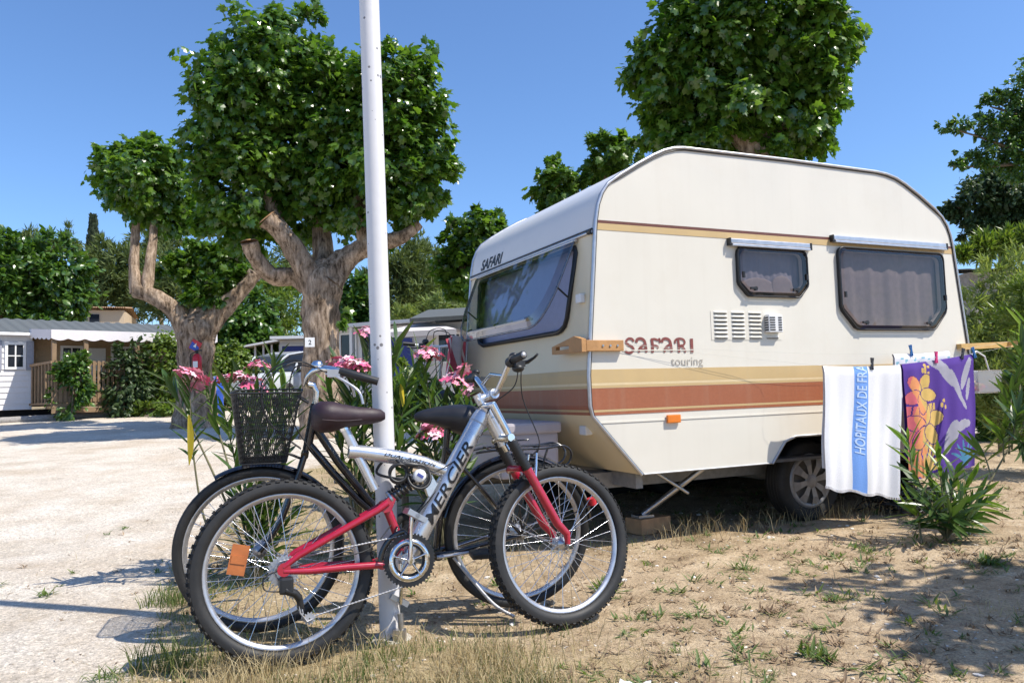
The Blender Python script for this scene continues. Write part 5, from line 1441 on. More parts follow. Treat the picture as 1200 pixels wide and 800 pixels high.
# big pollarded plane tree left of the pole
D = 12.5; U = 72.0
tb0 = spot(377, 510, D); tb0.z = gzf(tb0.x, tb0.y) - .05
S_ = lambda x, y, dd=0: spot(x, y, D + dd)
limbs = [([tb0, S_(378, 470), S_(377, 410), S_(376, 360), S_(378, 334), S_(382, 308, .1)], [.42, .32, .28, .29, .32, .17]),
         ([S_(372, 338), S_(350, 300, -.1), S_(330, 272, -.2), S_(313, 256, -.3)], [.25, .175, .145, .165]),
         ([S_(365, 330, .1), S_(345, 324, .2), S_(318, 322, .1), S_(298, 300, -.1), S_(292, 284, -.2)], [.23, .16, .14, .125, .14]),
         ([S_(385, 330), S_(405, 305, .1), S_(432, 288, .1), S_(470, 278, .0), S_(492, 262, 0)], [.26, .19, .15, .11, .07]),
         ([S_(428, 290, .1), S_(424, 255, .2), S_(420, 200, .3)], [.15, .12, .08]),
         ([S_(380, 325, .4), S_(375, 260, .6), S_(360, 180, .6)], [.2, .15, .08]),
         ([S_(330, 272, .2), S_(305, 200, .3), S_(300, 120, .3)], [.12, .1, .05])]
cl_ = pxc([(318, 78, 66), (338, 36, 36), (288, 118, 66), (266, 160, 48), (290, 210, 66, .3), (280, 255, 44, .4), (350, 145, 82, .6), (395, 130, 66, .4), (448, 125, 64), (472, 180, 60), (492, 212, 40), (440, 205, 64, .2), (468, 100, 46), (380, 225, 56, .7), (450, 245, 30), (325, 240, 38, .8), (415, 95, 40, .6), (398, 372, 9, -.35), (390, 385, 7, -.35)], D, U, 1.0)
tree('plane_tree', 'large pollarded plane tree with two big leafy lobes behind the white pole', tb0, limbs, cl_, 36000, .138, 'plane', 'leaf_plane', group='pollarded plane trees', seed=1, shell=.5,
     cuts=((S_(312, 255, -.31), (-.55, -.3, .7), .165), (S_(291.5, 282, -.21), (-.15, -.1, 1), .14)), seg=20)
# number plate on its trunk
pp = spot(363, 401, D - .38); k = MB(); k.bbox((-.075, -.012, -.075), (.075, 0, .075), .004)
npt = thing('number_plate', 'small white number plate fixed to the large plane trunk', 'plate', Matrix.Translation(pp) @ Matrix.Rotation(.25, 4, 'Z')); k.build('plate', MT['white_plastic'], npt)
k = MB(); wrap_text(k, '2', .045, .075, lambda u, v: (u - .02, -.0135, v - .038), offset=.02, cuts=1); k.build('lettering', MT['letter_black'], npt)

# second pollard further left
D = 15.2; U = 59.2
t2 = spot(229, 497, D); t2.z = gzf(t2.x, t2.y) - .05
limbs = [([t2, S_(229, 470), S_(228, 430), S_(229, 400), S_(232, 384), S_(235, 362, .2)], [.46, .37, .33, .34, .34, .17]),
         ([S_(222, 392), S_(205, 365, -.1), S_(185, 350, -.2), S_(160, 340, -.2)], [.26, .18, .15, .15]),
         ([S_(161, 343, -.2), S_(157, 315, -.2), S_(158, 285, -.1), S_(160, 245, 0)], [.14, .095, .085, .06]),
         ([S_(172, 340, -.2), S_(176, 305, -.1), S_(180, 275, 0), S_(182, 240, .2)], [.115, .095, .08, .05]),
         ([S_(238, 388), S_(262, 360, .1), S_(288, 335, .2), S_(300, 320, .2)], [.26, .19, .14, .14]),
         ([S_(233, 375, .2), S_(240, 345, .4), S_(244, 318, .5)], [.2, .1, .04])]
cl_ = pxc([(165, 212, 46), (150, 205, 30), (190, 200, 28), (182, 240, 32, .4), (203, 255, 28, .6), (165, 182, 22), (138, 222, 14), (215, 230, 24, .8), (240, 310, 28, .6), (228, 335, 20, .5), (258, 328, 20, .4), (275, 305, 24, .5), (250, 340, 20, .1), (232, 350, 13, 0), (192, 312, 13, .3), (270, 325, 18, .2)], D, U)
tree('plane_tree', 'smaller pollarded plane tree with bare forked limb and red extinguisher on its trunk', t2, limbs, cl_, 17000, .14, 'plane', 'leaf_plane', group='pollarded plane trees', seed=2, shell=.4, seg=18)
# extinguisher, its signs and the green tag on that trunk
ep = spot(231, 427, D - .42)
ex_ = thing('fire_extinguisher', 'red fire extinguisher fixed to the left plane trunk', 'fire extinguisher', loc=ep)
k = MB(); k.lathe([(.0, -.2), (.075, -.2), (.085, -.18), (.085, .14), (.06, .19), (.025, .21)], (0, 0, 0), (0, 0, 1), 16); k.build('cylinder', MT['red_enamel'], ex_)
k = MB(); k.cyl((0, 0, .2), (0, 0, .26), .025, 10); k.box((.03, 0, .27), (.12, .03, .025)); k.tube([(.0, -.04, .25), (-.1, -.05, .2), (-.11, -.05, -.05)], .012, 6); k.build('valve', MT['black_plastic'], ex_)
k = MB(); k.box((0, -.086, .0), (.09, .004, .12)); k.build('sticker', MT['white_plastic'], ex_)
sp_ = spot(229, 405, D - .40); k = MB(); k.bbox((-.1, -.01, -.1), (.1, .0, .1), .004); sg = thing('safety_sign', 'small red and blue sign on the left plane trunk above the extinguisher', 'sign', Matrix.Translation(sp_) @ Matrix.Rotation(.5, 4, 'Y')); k.build('panel', MT['red_enamel'], sg)
k = MB(); k.poly([(-.09, -.0125, -.09), (.09, -.0125, -.09), (.09, -.0125, .0), (-.09, -.0125, .05)], (0, -.001, 0)); k.build('blue_half', MT['blue_plastic'], sg); k = MB(); k.poly([(-.03, -.0145, -.03), (.03, -.0145, -.03), (.0, -.0145, .06)], (0, -.001, 0)); k.build('arrow', MT['white_plastic'], sg)

# tall tree behind the caravan
D = 10.5; U = 86.0
t3 = spot(905, 480, D); t3.z = gzf(t3.x, t3.y) - .05
limbs = [([t3, S_(904, 350), S_(902, 240), S_(900, 190)], [.32, .24, .2, .18]),
         ([S_(900, 200), S_(893, 150, .1), S_(894, 105, .1), S_(890, 70, .1)], [.16, .12, .09, .05]),
         ([S_(900, 195), S_(860, 150, .1), S_(820, 90, .2), S_(800, 30, .2)], [.2, .14, .1, .06]),
         ([S_(900, 190), S_(930, 130, .2), S_(950, 60, .2)], [.18, .12, .06])]
cl_ = pxc([(797, 60, 56), (812, 120, 62, .2), (850, 40, 70), (900, 5, 72), (945, 45, 55), (950, 95, 46), (925, 140, 48, .1), (860, 130, 84, .5), (800, 150, 42, .2), (850, -30, 60), (915, 90, 70, .4), (780, 100, 34), (820, 165, 40), (900, 165, 40, .3)], D, U)
tree('plane_tree', 'tall dense plane tree rising behind the caravan roof', t3, limbs, cl_, 30000, .132, 'plane', 'leaf_plane', group='pollarded plane trees', seed=3, shell=.5)
# young clumps seen over the caravan's front edge
D = 14.0; U = 64.0
t4 = spot(690, 480, D); t4.z = gzf(t4.x, t4.y) - .05
limbs = [([t4, S_(690, 350), S_(690, 270)], [.3, .25, .25]), ([S_(690, 275), S_(665, 250), S_(652, 215)], [.18, .12, .05]), ([S_(690, 275), S_(705, 235), S_(716, 190)], [.18, .12, .05])]
tree('plane_tree', 'plane tree with two small leafy clumps just above the caravan front edge', t4, limbs, pxc([(650, 215, 24), (640, 240, 17), (662, 200, 13), (665, 235, 20), (715, 185, 26), (700, 205, 20), (735, 180, 20), (730, 210, 22), (650, 262, 22)], D, U), 5200, .14, 'plane', 'leaf_plane_light', group='pollarded plane trees', seed=4, shell=.2)
t5 = spot(560, 470, 15); t5.z = gzf(t5.x, t5.y) - .05
D = 15.0; U = 60.0
limbs = [([t5, S_(560, 400), S_(558, 330)], [.28, .23, .2]), ([S_(558, 335), S_(540, 310), S_(535, 290)], [.14, .1, .05]), ([S_(558, 335), S_(575, 300), S_(572, 270)], [.14, .1, .05])]
tree('plane_tree', 'rounded plane tree left of the open caravan front window', t5, limbs, pxc([(560, 280, 34), (538, 315, 28), (545, 300, 34), (580, 285, 24), (560, 325, 38), (585, 330, 34), (535, 335, 20), (565, 262, 20)], D, U), 7500, .15, 'plane', 'leaf_plane', group='pollarded plane trees', seed=5, shell=.4)

# the tree out of view on the right whose shade falls across the dirt
sb = Vector((4.35, 2.35, gzf(4.35, 2.35) - .05))
tree('shade_tree', 'small leafy tree just outside the view shading the bare ground', sb, [([sb, (4.3, 2.38, 1.0), (4.1, 2.5, 2.0), (3.9, 2.6, 2.6)], [.12, .1, .08, .04]), ([(4.2, 2.45, 1.5), (4.6, 2.2, 2.2), (4.9, 2.1, 2.8)], [.07, .05, .03])],
     [((3.75, 2.75, 2.55), (.62, .75, .55)), ((4.35, 2.35, 2.75), (.8, .7, .6)), ((4.9, 2.4, 2.6), (.7, .7, .6)), ((3.85, 2.15, 2.5), (.6, .5, .45)), ((4.4, 3.0, 2.4), (.6, .5, .4))], 6000, .14, 'oval', 'leaf_broad', seed=6, shell=.2)

# ------------------------------------------------------------------ distant greenery, one object per tree
def far_tree(label, items, d, base_px, n, size, kind, mt, name='broadleaf_tree', seed=0, shell=.45, droop=.3, depth=.9, trunk=.2, bark='twig'):
    b0 = spot(base_px[0], base_px[1], d); b0.z = gzf(b0.x, b0.y) - .1
    c0 = spot(items[0][0], items[0][1], d)
    return tree(name, label, b0, [([b0, b0.lerp(c0, .5) + Vector((trunk, 0, 0)), c0], [trunk, trunk * .8, trunk * .3])], pxc(items, d, 900 / d, depth), n, size, kind, mt, group='trees behind the camp site', seed=seed, shell=shell, droop=droop, bark=bark, seg=8)
far_tree('glossy round tree cut off by the left edge above the mobile home roof', [(-8, 330, 40), (5, 300, 24), (-15, 300, 30), (10, 345, 26)], 27, (0, 440), 5000, .27, 'oval', 'leaf_broad', seed=20)
far_tree('glossy leafy tree behind the mobile home left of the cypress', [(62, 330, 44), (58, 302, 28), (75, 320, 32), (40, 330, 30), (85, 345, 24), (60, 365, 36), (35, 355, 30)], 28, (60, 440), 8000, .27, 'oval', 'leaf_broad', seed=21)
far_tree('olive green pine below the cypress', [(118, 320, 28), (140, 315, 28), (125, 300, 18), (155, 310, 26), (105, 335, 24), (150, 340, 30), (120, 350, 30), (170, 330, 26)], 42, (130, 420), 12000, .42, 'lance', 'leaf_pine', 'pine_tree', seed=22, shell=.3, droop=-.3)
far_tree('distant olive green pine left of the glossy tree', [(28, 295, 20), (80, 285, 16), (40, 300, 26)], 48, (50, 420), 4500, .45, 'lance', 'leaf_pine', 'pine_tree', seed=23, shell=.3, droop=-.3)
far_tree('pine between the two plane trees', [(205, 320, 34), (240, 310, 30), (220, 345, 36), (265, 345, 34), (190, 350, 30)], 40, (220, 420), 9000, .42, 'lance', 'leaf_pine', 'pine_tree', seed=24, shell=.3, droop=-.3)
far_tree('dark round tree behind the left plane trunk', [(275, 385, 38), (290, 365, 26), (255, 400, 34), (300, 395, 30), (270, 415, 36), (245, 375, 20), (310, 415, 26)], 27, (275, 450), 8000, .26, 'oval', 'leaf_broad', seed=25, shell=.5)
far_tree('mid green feathery tree right of the left plane trunk', [(330, 365, 34), (320, 345, 24), (345, 390, 30), (310, 380, 26), (335, 335, 20)], 33, (330, 440), 7500, .32, 'lance', 'leaf_hedge', seed=26, shell=.3, droop=-.1)
far_tree('glossy dark tree between the large trunk and the pole', [(412, 365, 26), (420, 345, 22), (408, 390, 26), (430, 375, 24), (400, 350, 16)], 25, (412, 440), 5000, .25, 'oval', 'leaf_broad', seed=27)
far_tree('tall pine behind the pole', [(465, 320, 30), (478, 300, 22), (450, 335, 28), (490, 330, 30), (470, 350, 36), (440, 360, 24), (500, 355, 30), (485, 285, 10)], 38, (470, 430), 12000, .40, 'lance', 'leaf_pine', 'pine_tree', seed=28, shell=.25, droop=-.4)
far_tree('pale pine left of the open caravan window', [(520, 325, 26), (505, 300, 18), (535, 350, 28), (515, 365, 28), (540, 320, 20)], 44, (520, 430), 8000, .42, 'lance', 'leaf_pine', 'pine_tree', seed=29, shell=.3, droop=-.3)
far_tree('low grey green scrub beside the caravan window', [(520, 355, 24), (545, 365, 20), (500, 372, 18), (475, 375, 18)], 26, (520, 440), 3500, .26, 'lance', 'leaf_grey', 'shrub', seed=30, shell=.2, droop=-.2)
far_tree('hazy pine seen between the left plane and the large plane', [(170, 290, 18), (195, 280, 16), (185, 300, 22), (300, 320, 30), (350, 300, 26)], 60, (200, 420), 7000, .6, 'lance', 'leaf_pine', 'pine_tree', seed=31, shell=.3, droop=-.3)
# cypress
cyb = spot(109, 330, 60); cyb.z = gzf(cyb.x, cyb.y) - .2; ct = spot(109, 257, 60)
cy = thing('cypress_tree', 'slim dark cypress standing above the pines on the skyline', 'tree', loc=cyb)
n = 5200; h = rng.random(n); H_ = ct.z - cyb.z; a = rng.uniform(0, 6.28, n); rad = .62 * np.clip((1.0 - h) * 2.6, .12, 1) ** .7 * (0.75 + .3 * rng.random(n)) * (1 + .1 * np.sin(h * 30 + a * 2))
p = np.stack([np.cos(a) * rad, np.sin(a) * rad, h * H_], 1); nr = np.stack([np.cos(a), np.sin(a), np.full(n, .2)], 1) + rng.normal(0, .3, (n, 3)); tp = np.stack([np.cos(a) * .25, np.sin(a) * .25, np.ones(n)], 1) + rng.normal(0, .15, (n, 3))
leaves('crown', p, nr, tp, rng.uniform(.35, .6, n), 'oval', MT['leaf_cypress'], cy)
k = MB(); k.tube([(0, 0, -.2), (0, 0, H_ * .8)], [.2, .05], 8); k.build('trunk', MT['twig'], cy)
# right hand side: oak, feathery tree reaching in, hedge shrubs
D = 20.0; U = 45.0
ob = spot(1180, 420, D); ob.z = gzf(ob.x, ob.y) - .1
tree('oak_tree', 'dark evergreen oak right of the caravan', ob, [([ob, S_(1180, 330), S_(1175, 260)], [.25, .2, .12]), ([S_(1180, 300), S_(1140, 260), S_(1120, 240)], [.12, .08, .03]), ([S_(1178, 290), S_(1200, 240)], [.12, .05])],
     pxc([(1140, 235, 26), (1165, 225, 30), (1120, 245, 15), (1190, 230, 34), (1180, 255, 28), (1150, 262, 20), (1215, 240, 40), (1165, 205, 18), (1108, 238, 8)], D, U), 12000, .15, 'oval', 'leaf_dark', group='trees behind the camp site', seed=40, shell=.2, bark='twig')
D = 15.0; U = 60.0
fb = spot(1265, 440, D); fb.z = gzf(fb.x, fb.y) - .1
lm = [([fb, S_(1262, 330), S_(1255, 220), S_(1245, 120)], [.22, .18, .13, .06]), ([S_(1256, 240), S_(1215, 190), S_(1160, 165), S_(1112, 150)], [.08, .05, .025, .01]), ([S_(1250, 170), S_(1205, 140), S_(1160, 125)], [.06, .035, .012]), ([S_(1215, 190), S_(1160, 195), S_(1115, 195)], [.04, .02, .008])]
tree('feathery_tree', 'light feathery tree reaching in from the right edge above the oak', fb, lm, pxc([(1185, 130, 26), (1205, 110, 28), (1165, 150, 22), (1130, 150, 14), (1108, 150, 9), (1190, 165, 26), (1150, 185, 18), (1118, 192, 10), (1165, 118, 14), (1200, 190, 26), (1230, 140, 40), (1235, 90, 30), (1148, 130, 8), (1115, 175, 6)], D, U), 14000, .088, 'oval', 'leaf_broad', group='trees behind the camp site', seed=41, shell=.05, bark='twig', droop=.5)
for i, (px, py, d, items, mt, lab) in enumerate([(1168, 470, 8.5, [(1160, 345, 30), (1185, 338, 32), (1150, 380, 32), (1185, 390, 36), (1175, 430, 30), (1150, 420, 22), (1140, 350, 16), (1165, 318, 20), (1195, 312, 24), (1140, 385, 16)], 'leaf_grey', 'tall grey green leafy shrub beside the rear of the caravan'),
                                                (1215, 470, 7.0, [(1208, 365, 34), (1225, 400, 40), (1212, 440, 34), (1218, 335, 30)], 'leaf_hedge', 'bright green shrub at the right edge of the picture'),
                                                (1165, 500, 9.6, [(1155, 465, 24), (1180, 465, 28), (1205, 465, 28), (1145, 455, 18), (1168, 440, 22), (1160, 490, 18), (1185, 490, 18)], 'leaf_broad', 'low leafy shrub behind the clear peg basket'),
                                                (1160, 430, 13, [(1150, 292, 14), (1180, 286, 14), (1205, 284, 18), (1130, 298, 8)], 'leaf_hedge', 'yellow green shrub below the dark oak')]):
    b0 = spot(px, py, d); b0.z = gzf(b0.x, b0.y) - .05; c0 = spot(items[0][0], items[0][1], d)
    tree('shrub', lab, b0, [([b0, b0.lerp(c0, .5), c0], [.02, .016, .008]), ([b0, b0.lerp(spot(items[1][0], items[1][1], d), .6), spot(items[1][0], items[1][1], d)], [.02, .014, .006])], pxc(items, d, 900 / d) + [(b0.lerp(c_, .42) + Vector((0, 0, .1)), r_) for c_, r_ in pxc(items, d, 900 / d)], 11000, .012 * d if d > 8 else .085, 'lance', mt, cat='shrub', group='shrubs right of the caravan', seed=50 + i, shell=.05, bark='twig', droop=-.35)

# ------------------------------------------------------------------ oleanders with separate leaves and flower heads
def lance_mesh(nm, L_, W_, mt, curl):
    k = MB(); vs = []; n = 6
    for i in range(n + 1):
        t = i / n; w = W_ * (math.sin(math.pi * min(1, t * .93 + .05)) ** .8) * .5; z = -curl * t * t * L_
        vs += [(-w, t * L_, z + w * .25), (0, t * L_, z), (w, t * L_, z + w * .25)]
    fs = []
    for i in range(n):
        for j in (0, 1): a = i * 3 + j; fs.append((a, a + 1, a + 4, a + 3))
    me = bpy.data.meshes.new(nm); me.from_pydata(vs, [], fs); me.materials.append(MT[mt]); me.update(); return me
LM = {m: [lance_mesh('leaf', L_, W_, m, c) for L_, W_, c in ((.17, .029, .12), (.14, .026, .28), (.20, .031, .05))] for m in ('leaf_oleander', 'leaf_oleander_fresh', 'leaf_yellow')}
def flower_mesh(nm, mts):
    """domed head of five-petalled florets"""
    k = MB(); r_ = random.Random(hash(nm) % 99)
    for i in range(19):
        a = i * 2.4; rr = .052 * math.sqrt(i / 19); c = Vector((math.cos(a) * rr, math.sin(a) * rr, .028 - rr * rr * 9 + r_.uniform(-.01, .01)))
        nrm = (Vector((c.x * 11, c.y * 11, .7)) + Vector((r_.uniform(-.3, .3), r_.uniform(-.3, .3), 0))).normalized(); u = nrm.orthogonal().normalized(); w = nrm.cross(u); s = r_.uniform(.013, .019); k.cur = r_.choice((0, 0, 1, 1, 2))
        for p_ in range(5):
            b_ = p_ * 1.2566 + i; d = u * math.cos(b_) + w * math.sin(b_); q = nrm.cross(d)
            k.add([c, c + d * s * .6 + q * s * .42 + nrm * .003, c + d * s * 1.15 + q * s * .2 + nrm * .001, c + d * s * 1.1 - q * s * .3 + nrm * .004, c + d * s * .5 - q * s * .38 + nrm * .002], [(0, 1, 2, 3, 4)], True)
    return k
fm = flower_mesh('flower', None); fo = fm.build('flower_head', [MT['petal'], MT['petal_pale'], MT['petal_deep']], fixn=False); FM = fo.data; bpy.data.objects.remove(fo)
def oleander(label, base, stems, seed, group='oleanders round the caravan', name='oleander'):
    """stems: (list of points, number of leaves, fraction where leaves start, leaf material, flower?)"""
    r_ = random.Random(seed); base = Vector(base); dens = 1.85 if name == 'oleander' and seed < 4 else 1.7; t = thing(name, label, 'shrub', loc=base, group=group); k = MB()
    cnt = 0
    for pts, nl, t0, mt, fl in stems:
        P_ = spline3([tuple(Vector(p) - base) for p in pts], 8); n = len(P_); L_ = sum((P_[i + 1] - P_[i]).length for i in range(n - 1))
        k.tube(P_, list(np.linspace(.005 + .003 * L_, .0025, n)), 6)
        nl = int(nl * dens)
        for i in range(nl):
            f = t0 + (1 - t0) * (i + .5) / nl; x = f * (n - 1); j = min(int(x), n - 2); p = P_[j].lerp(P_[j + 1], x - j); d = (P_[j + 1] - P_[j]).normalized()
            a = i * 2.2 + r_.uniform(-.4, .4); u = d.orthogonal().normalized(); side = u * math.cos(a) + d.cross(u) * math.sin(a)
            el = .45 + .55 * f + r_.uniform(-.15, .2); y = (side * math.cos(el) + d * math.sin(el) + Vector((0, 0, -.12 * (1 - f)))).normalized(); xx = y.cross(d).normalized() if y.cross(d).length > .01 else y.orthogonal(); zz = xx.cross(y)
            s = r_.uniform(.7, 1.15) * (.8 if f > .93 else 1)
            o = link(bpy.data.objects.new('leaf', LM[mt][r_.randrange(3)])); o.parent = t
            o.matrix_basis = Matrix(((xx.x * s, y.x * s, zz.x * s, p.x), (xx.y * s, y.y * s, zz.y * s, p.y), (xx.z * s, y.z * s, zz.z * s, p.z), (0, 0, 0, 1))); cnt += 1
        if fl:
            for q in range(fl):
                o = link(bpy.data.objects.new('flower_head', FM)); o.parent = t; s = r_.uniform(1.15, 1.55)
                o.matrix_basis = Matrix.Translation(P_[-1] + Vector((r_.uniform(-.05, .05), r_.uniform(-.05, .05), r_.uniform(-.02, .04)))) @ Matrix.Rotation(r_.uniform(0, 6), 4, 'Z') @ Matrix.Rotation(r_.uniform(-.5, .9), 4, 'X') @ Matrix.Scale(s, 4)
    k.build('stem', MT['oleander_stem'], t)
    return t
def st_(base, tip, d, nl, t0=.45, mt='leaf_oleander', fl=0, bend=(0, 0, .06)):
    q = spot(tip[0], tip[1], d); b_ = Vector(base); return ([b_, b_.lerp(q, .35) + Vector(bend), b_.lerp(q, .7) + Vector(bend) * .7, q], nl, t0, mt, fl)
def gb(x, y): return Vector((x, y, gzf(x, y)))
bA = gb(-1.36, 4.05)
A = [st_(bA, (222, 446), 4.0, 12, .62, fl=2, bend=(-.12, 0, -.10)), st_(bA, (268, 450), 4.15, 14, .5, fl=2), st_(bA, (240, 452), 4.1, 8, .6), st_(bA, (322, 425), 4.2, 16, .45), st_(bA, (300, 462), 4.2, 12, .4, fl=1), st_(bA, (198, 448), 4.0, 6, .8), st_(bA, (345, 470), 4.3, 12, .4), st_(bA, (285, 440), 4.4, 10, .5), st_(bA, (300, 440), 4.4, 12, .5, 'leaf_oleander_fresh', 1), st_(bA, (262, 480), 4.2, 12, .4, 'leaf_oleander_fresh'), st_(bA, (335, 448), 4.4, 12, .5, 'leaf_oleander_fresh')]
for i in range(9): A.append(st_(bA, (288 + i * 9 - 12, 600 + 14 * ((i * 7) % 5) - 50), 3.95 + .04 * i, 15, .15, bend=(0, 0, .02)))
oleander('pink oleander with long arching stem left of the bicycle basket', bA, A, 1)
bB = gb(-.88, 4.35)
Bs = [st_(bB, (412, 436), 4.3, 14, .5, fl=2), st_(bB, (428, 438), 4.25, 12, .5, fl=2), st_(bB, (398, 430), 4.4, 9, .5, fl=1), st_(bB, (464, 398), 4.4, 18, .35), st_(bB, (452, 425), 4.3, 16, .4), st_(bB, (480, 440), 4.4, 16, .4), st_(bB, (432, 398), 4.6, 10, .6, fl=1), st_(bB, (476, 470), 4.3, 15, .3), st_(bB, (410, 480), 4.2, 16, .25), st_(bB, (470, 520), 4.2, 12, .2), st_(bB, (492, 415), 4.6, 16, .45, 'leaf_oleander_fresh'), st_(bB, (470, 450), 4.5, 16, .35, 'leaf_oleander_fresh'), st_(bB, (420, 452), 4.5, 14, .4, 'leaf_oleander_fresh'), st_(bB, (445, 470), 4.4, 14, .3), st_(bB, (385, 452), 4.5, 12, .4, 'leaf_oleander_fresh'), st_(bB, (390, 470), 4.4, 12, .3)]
oleander('pink oleander with a large flower head just left of the pole', bB, Bs, 2)
bC = gb(-.42, 4.5)
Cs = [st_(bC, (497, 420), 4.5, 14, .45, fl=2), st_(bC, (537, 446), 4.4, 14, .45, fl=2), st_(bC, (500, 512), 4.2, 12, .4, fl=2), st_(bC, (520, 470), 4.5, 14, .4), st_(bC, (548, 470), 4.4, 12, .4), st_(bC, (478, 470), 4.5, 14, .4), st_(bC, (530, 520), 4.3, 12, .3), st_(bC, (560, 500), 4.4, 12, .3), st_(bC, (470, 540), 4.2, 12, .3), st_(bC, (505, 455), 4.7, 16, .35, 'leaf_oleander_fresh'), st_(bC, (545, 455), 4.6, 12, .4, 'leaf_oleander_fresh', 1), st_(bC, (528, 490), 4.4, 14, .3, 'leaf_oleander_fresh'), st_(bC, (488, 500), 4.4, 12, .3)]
oleander('pink oleander between the pole and the caravan front', bC, Cs, 3)
# bright hedge shrub low behind the pole
hb0 = gb(-.75, 6.4)
tree('shrub', 'bushy bright green shrub behind the pole below the third bicycle', hb0, [([hb0, hb0 + Vector((0, 0, .5))], [.04, .02])], pxc([(480, 465, 30), (462, 480, 28), (505, 475, 26), (448, 470, 22), (492, 448, 20), (425, 480, 20), (470, 440, 16)], 6.4, 900 / 6.4), 4600, .06, 'oval', 'leaf_hedge', cat='shrub', seed=61, shell=.3, bark='twig')
# yellow fallen-looking leaves hanging in the oleanders
for i, (px, py, d, rz) in enumerate(((221, 486, 3.9, .35), (470, 448, 4.3, -.3), (455, 440, 4.3, .4))):
    o = link(bpy.data.objects.new('yellow_leaf', LM['leaf_yellow'][i % 3])); o.matrix_world = Matrix.Translation(spot(px, py, d)) @ Matrix.Rotation(-1.35, 4, 'X') @ Matrix.Rotation(rz, 4, 'Y') @ Matrix.Scale(1.5 if i == 0 else 1.0, 4)
    tag(o, ['bright yellow oleander leaf hanging at the far left stem', 'yellow oleander leaf hanging right of the pole', 'yellow oleander leaf tucked beside the pole'][i], 'leaf', 'yellow oleander leaves')
# right hand oleander clump and the leaning woody shoot
bD = gb(2.47, 4.5)
Ds = []
for i, (px, py, dd) in enumerate(((1100, 535, 0), (1072, 555, -.05), (1088, 560, .1), (1120, 552, -.1), (1138, 562, .05), (1105, 575, .15), (1078, 585, -.1), (1130, 590, -.1), (1148, 580, .1), (1092, 592, -.15), (1115, 605, -.2), (1152, 592, .1), (1070, 600, .05), (1138, 608, -.1))):
    Ds.append(st_(bD, (px, py), 4.5 + dd, 10, .15, 'leaf_oleander' if i % 4 else 'leaf_oleander_fresh', bend=(0, 0, .03)))
oleander('bushy dark oleander clump in front of the beach towel', bD, Ds, 4)
bF = gb(2.30, 4.45)
oleander('thin oleander shoot between the two hanging towels', bF, [st_(bF, (1064, 512), 4.6, 8, .66, 'leaf_oleander_fresh', bend=(0, 0, 0))], 5)
bE = gb(2.62, 4.62)
tipE = spot(1215, 478, 4.8)
Es = [([bE, bE.lerp(tipE, .35) + Vector((0, 0, .02)), bE.lerp(tipE, .7) + Vector((0, 0, .03)), tipE], 3, .8, 'leaf_oleander_fresh', 0)]
mid = spot(1165, 545, 4.7)
for (px, py, dd, nl) in ((1186, 445, .1, 16), (1200, 405, .2, 20), (1175, 505, .0, 14), (1192, 485, -.1, 16), (1212, 450, .1, 16), (1150, 525, .1, 7), (1200, 520, -.1, 12), (1202, 375, .4, 14)):
    q = spot(px, py, 4.75 + dd); b_ = bE.lerp(tipE, min(.95, .35 + .006 * (px - 1140)))
    Es.append(([b_, b_.lerp(q, .5) + Vector((0, 0, .02)), q], nl, .35, 'leaf_oleander_fresh' if nl % 4 else 'leaf_oleander', 0))
oleander('oleander with pale woody branch leaning in at the right edge', bE, Es, 6)

# ------------------------------------------------------------------ mobile home on the left
HM = Matrix.Translation((-12.349, 18.5, 0)) @ Matrix.Rotation(R(44.96), 4, 'Z')     # x along the front to the right, y away
zb = gzf(-11, 19.5)
hm = thing('mobile_home', 'white mobile home with grey ribbed roof, scalloped awning and wooden porch', 'mobile home', HM)
b = MB()
# walls: white boarded part on the left, tan part behind the porch
def boards(mb, x0, x1, z0, z1, y, step=.14):
    z = z0
    while z < z1 - .01:
        zz = min(z + step, z1); mb.add([(x0, y - .022, z), (x1, y - .022, z), (x1, y - .002, zz), (x0, y - .002, zz)], [(0, 1, 2, 3)]); mb.add([(x0, y - .022, z), (x1, y - .022, z), (x1, y, z), (x0, y, z)], [(3, 2, 1, 0)]); z = zz
k = MB(); boards(k, -5, .66, .88, 2.74, 0); k.box((-2.17, 1.8, 1.8), (5.66, 3.55, 1.85)); k.build('white_wall', MT['siding_white'], hm)
k = MB(); boards(k, .66, 4.35, .95, 2.74, .25); k.box((2.5, 1.9, 1.83), (3.68, 3.2, 1.78)); k.build('porch_wall', MT['siding_tan'], hm)
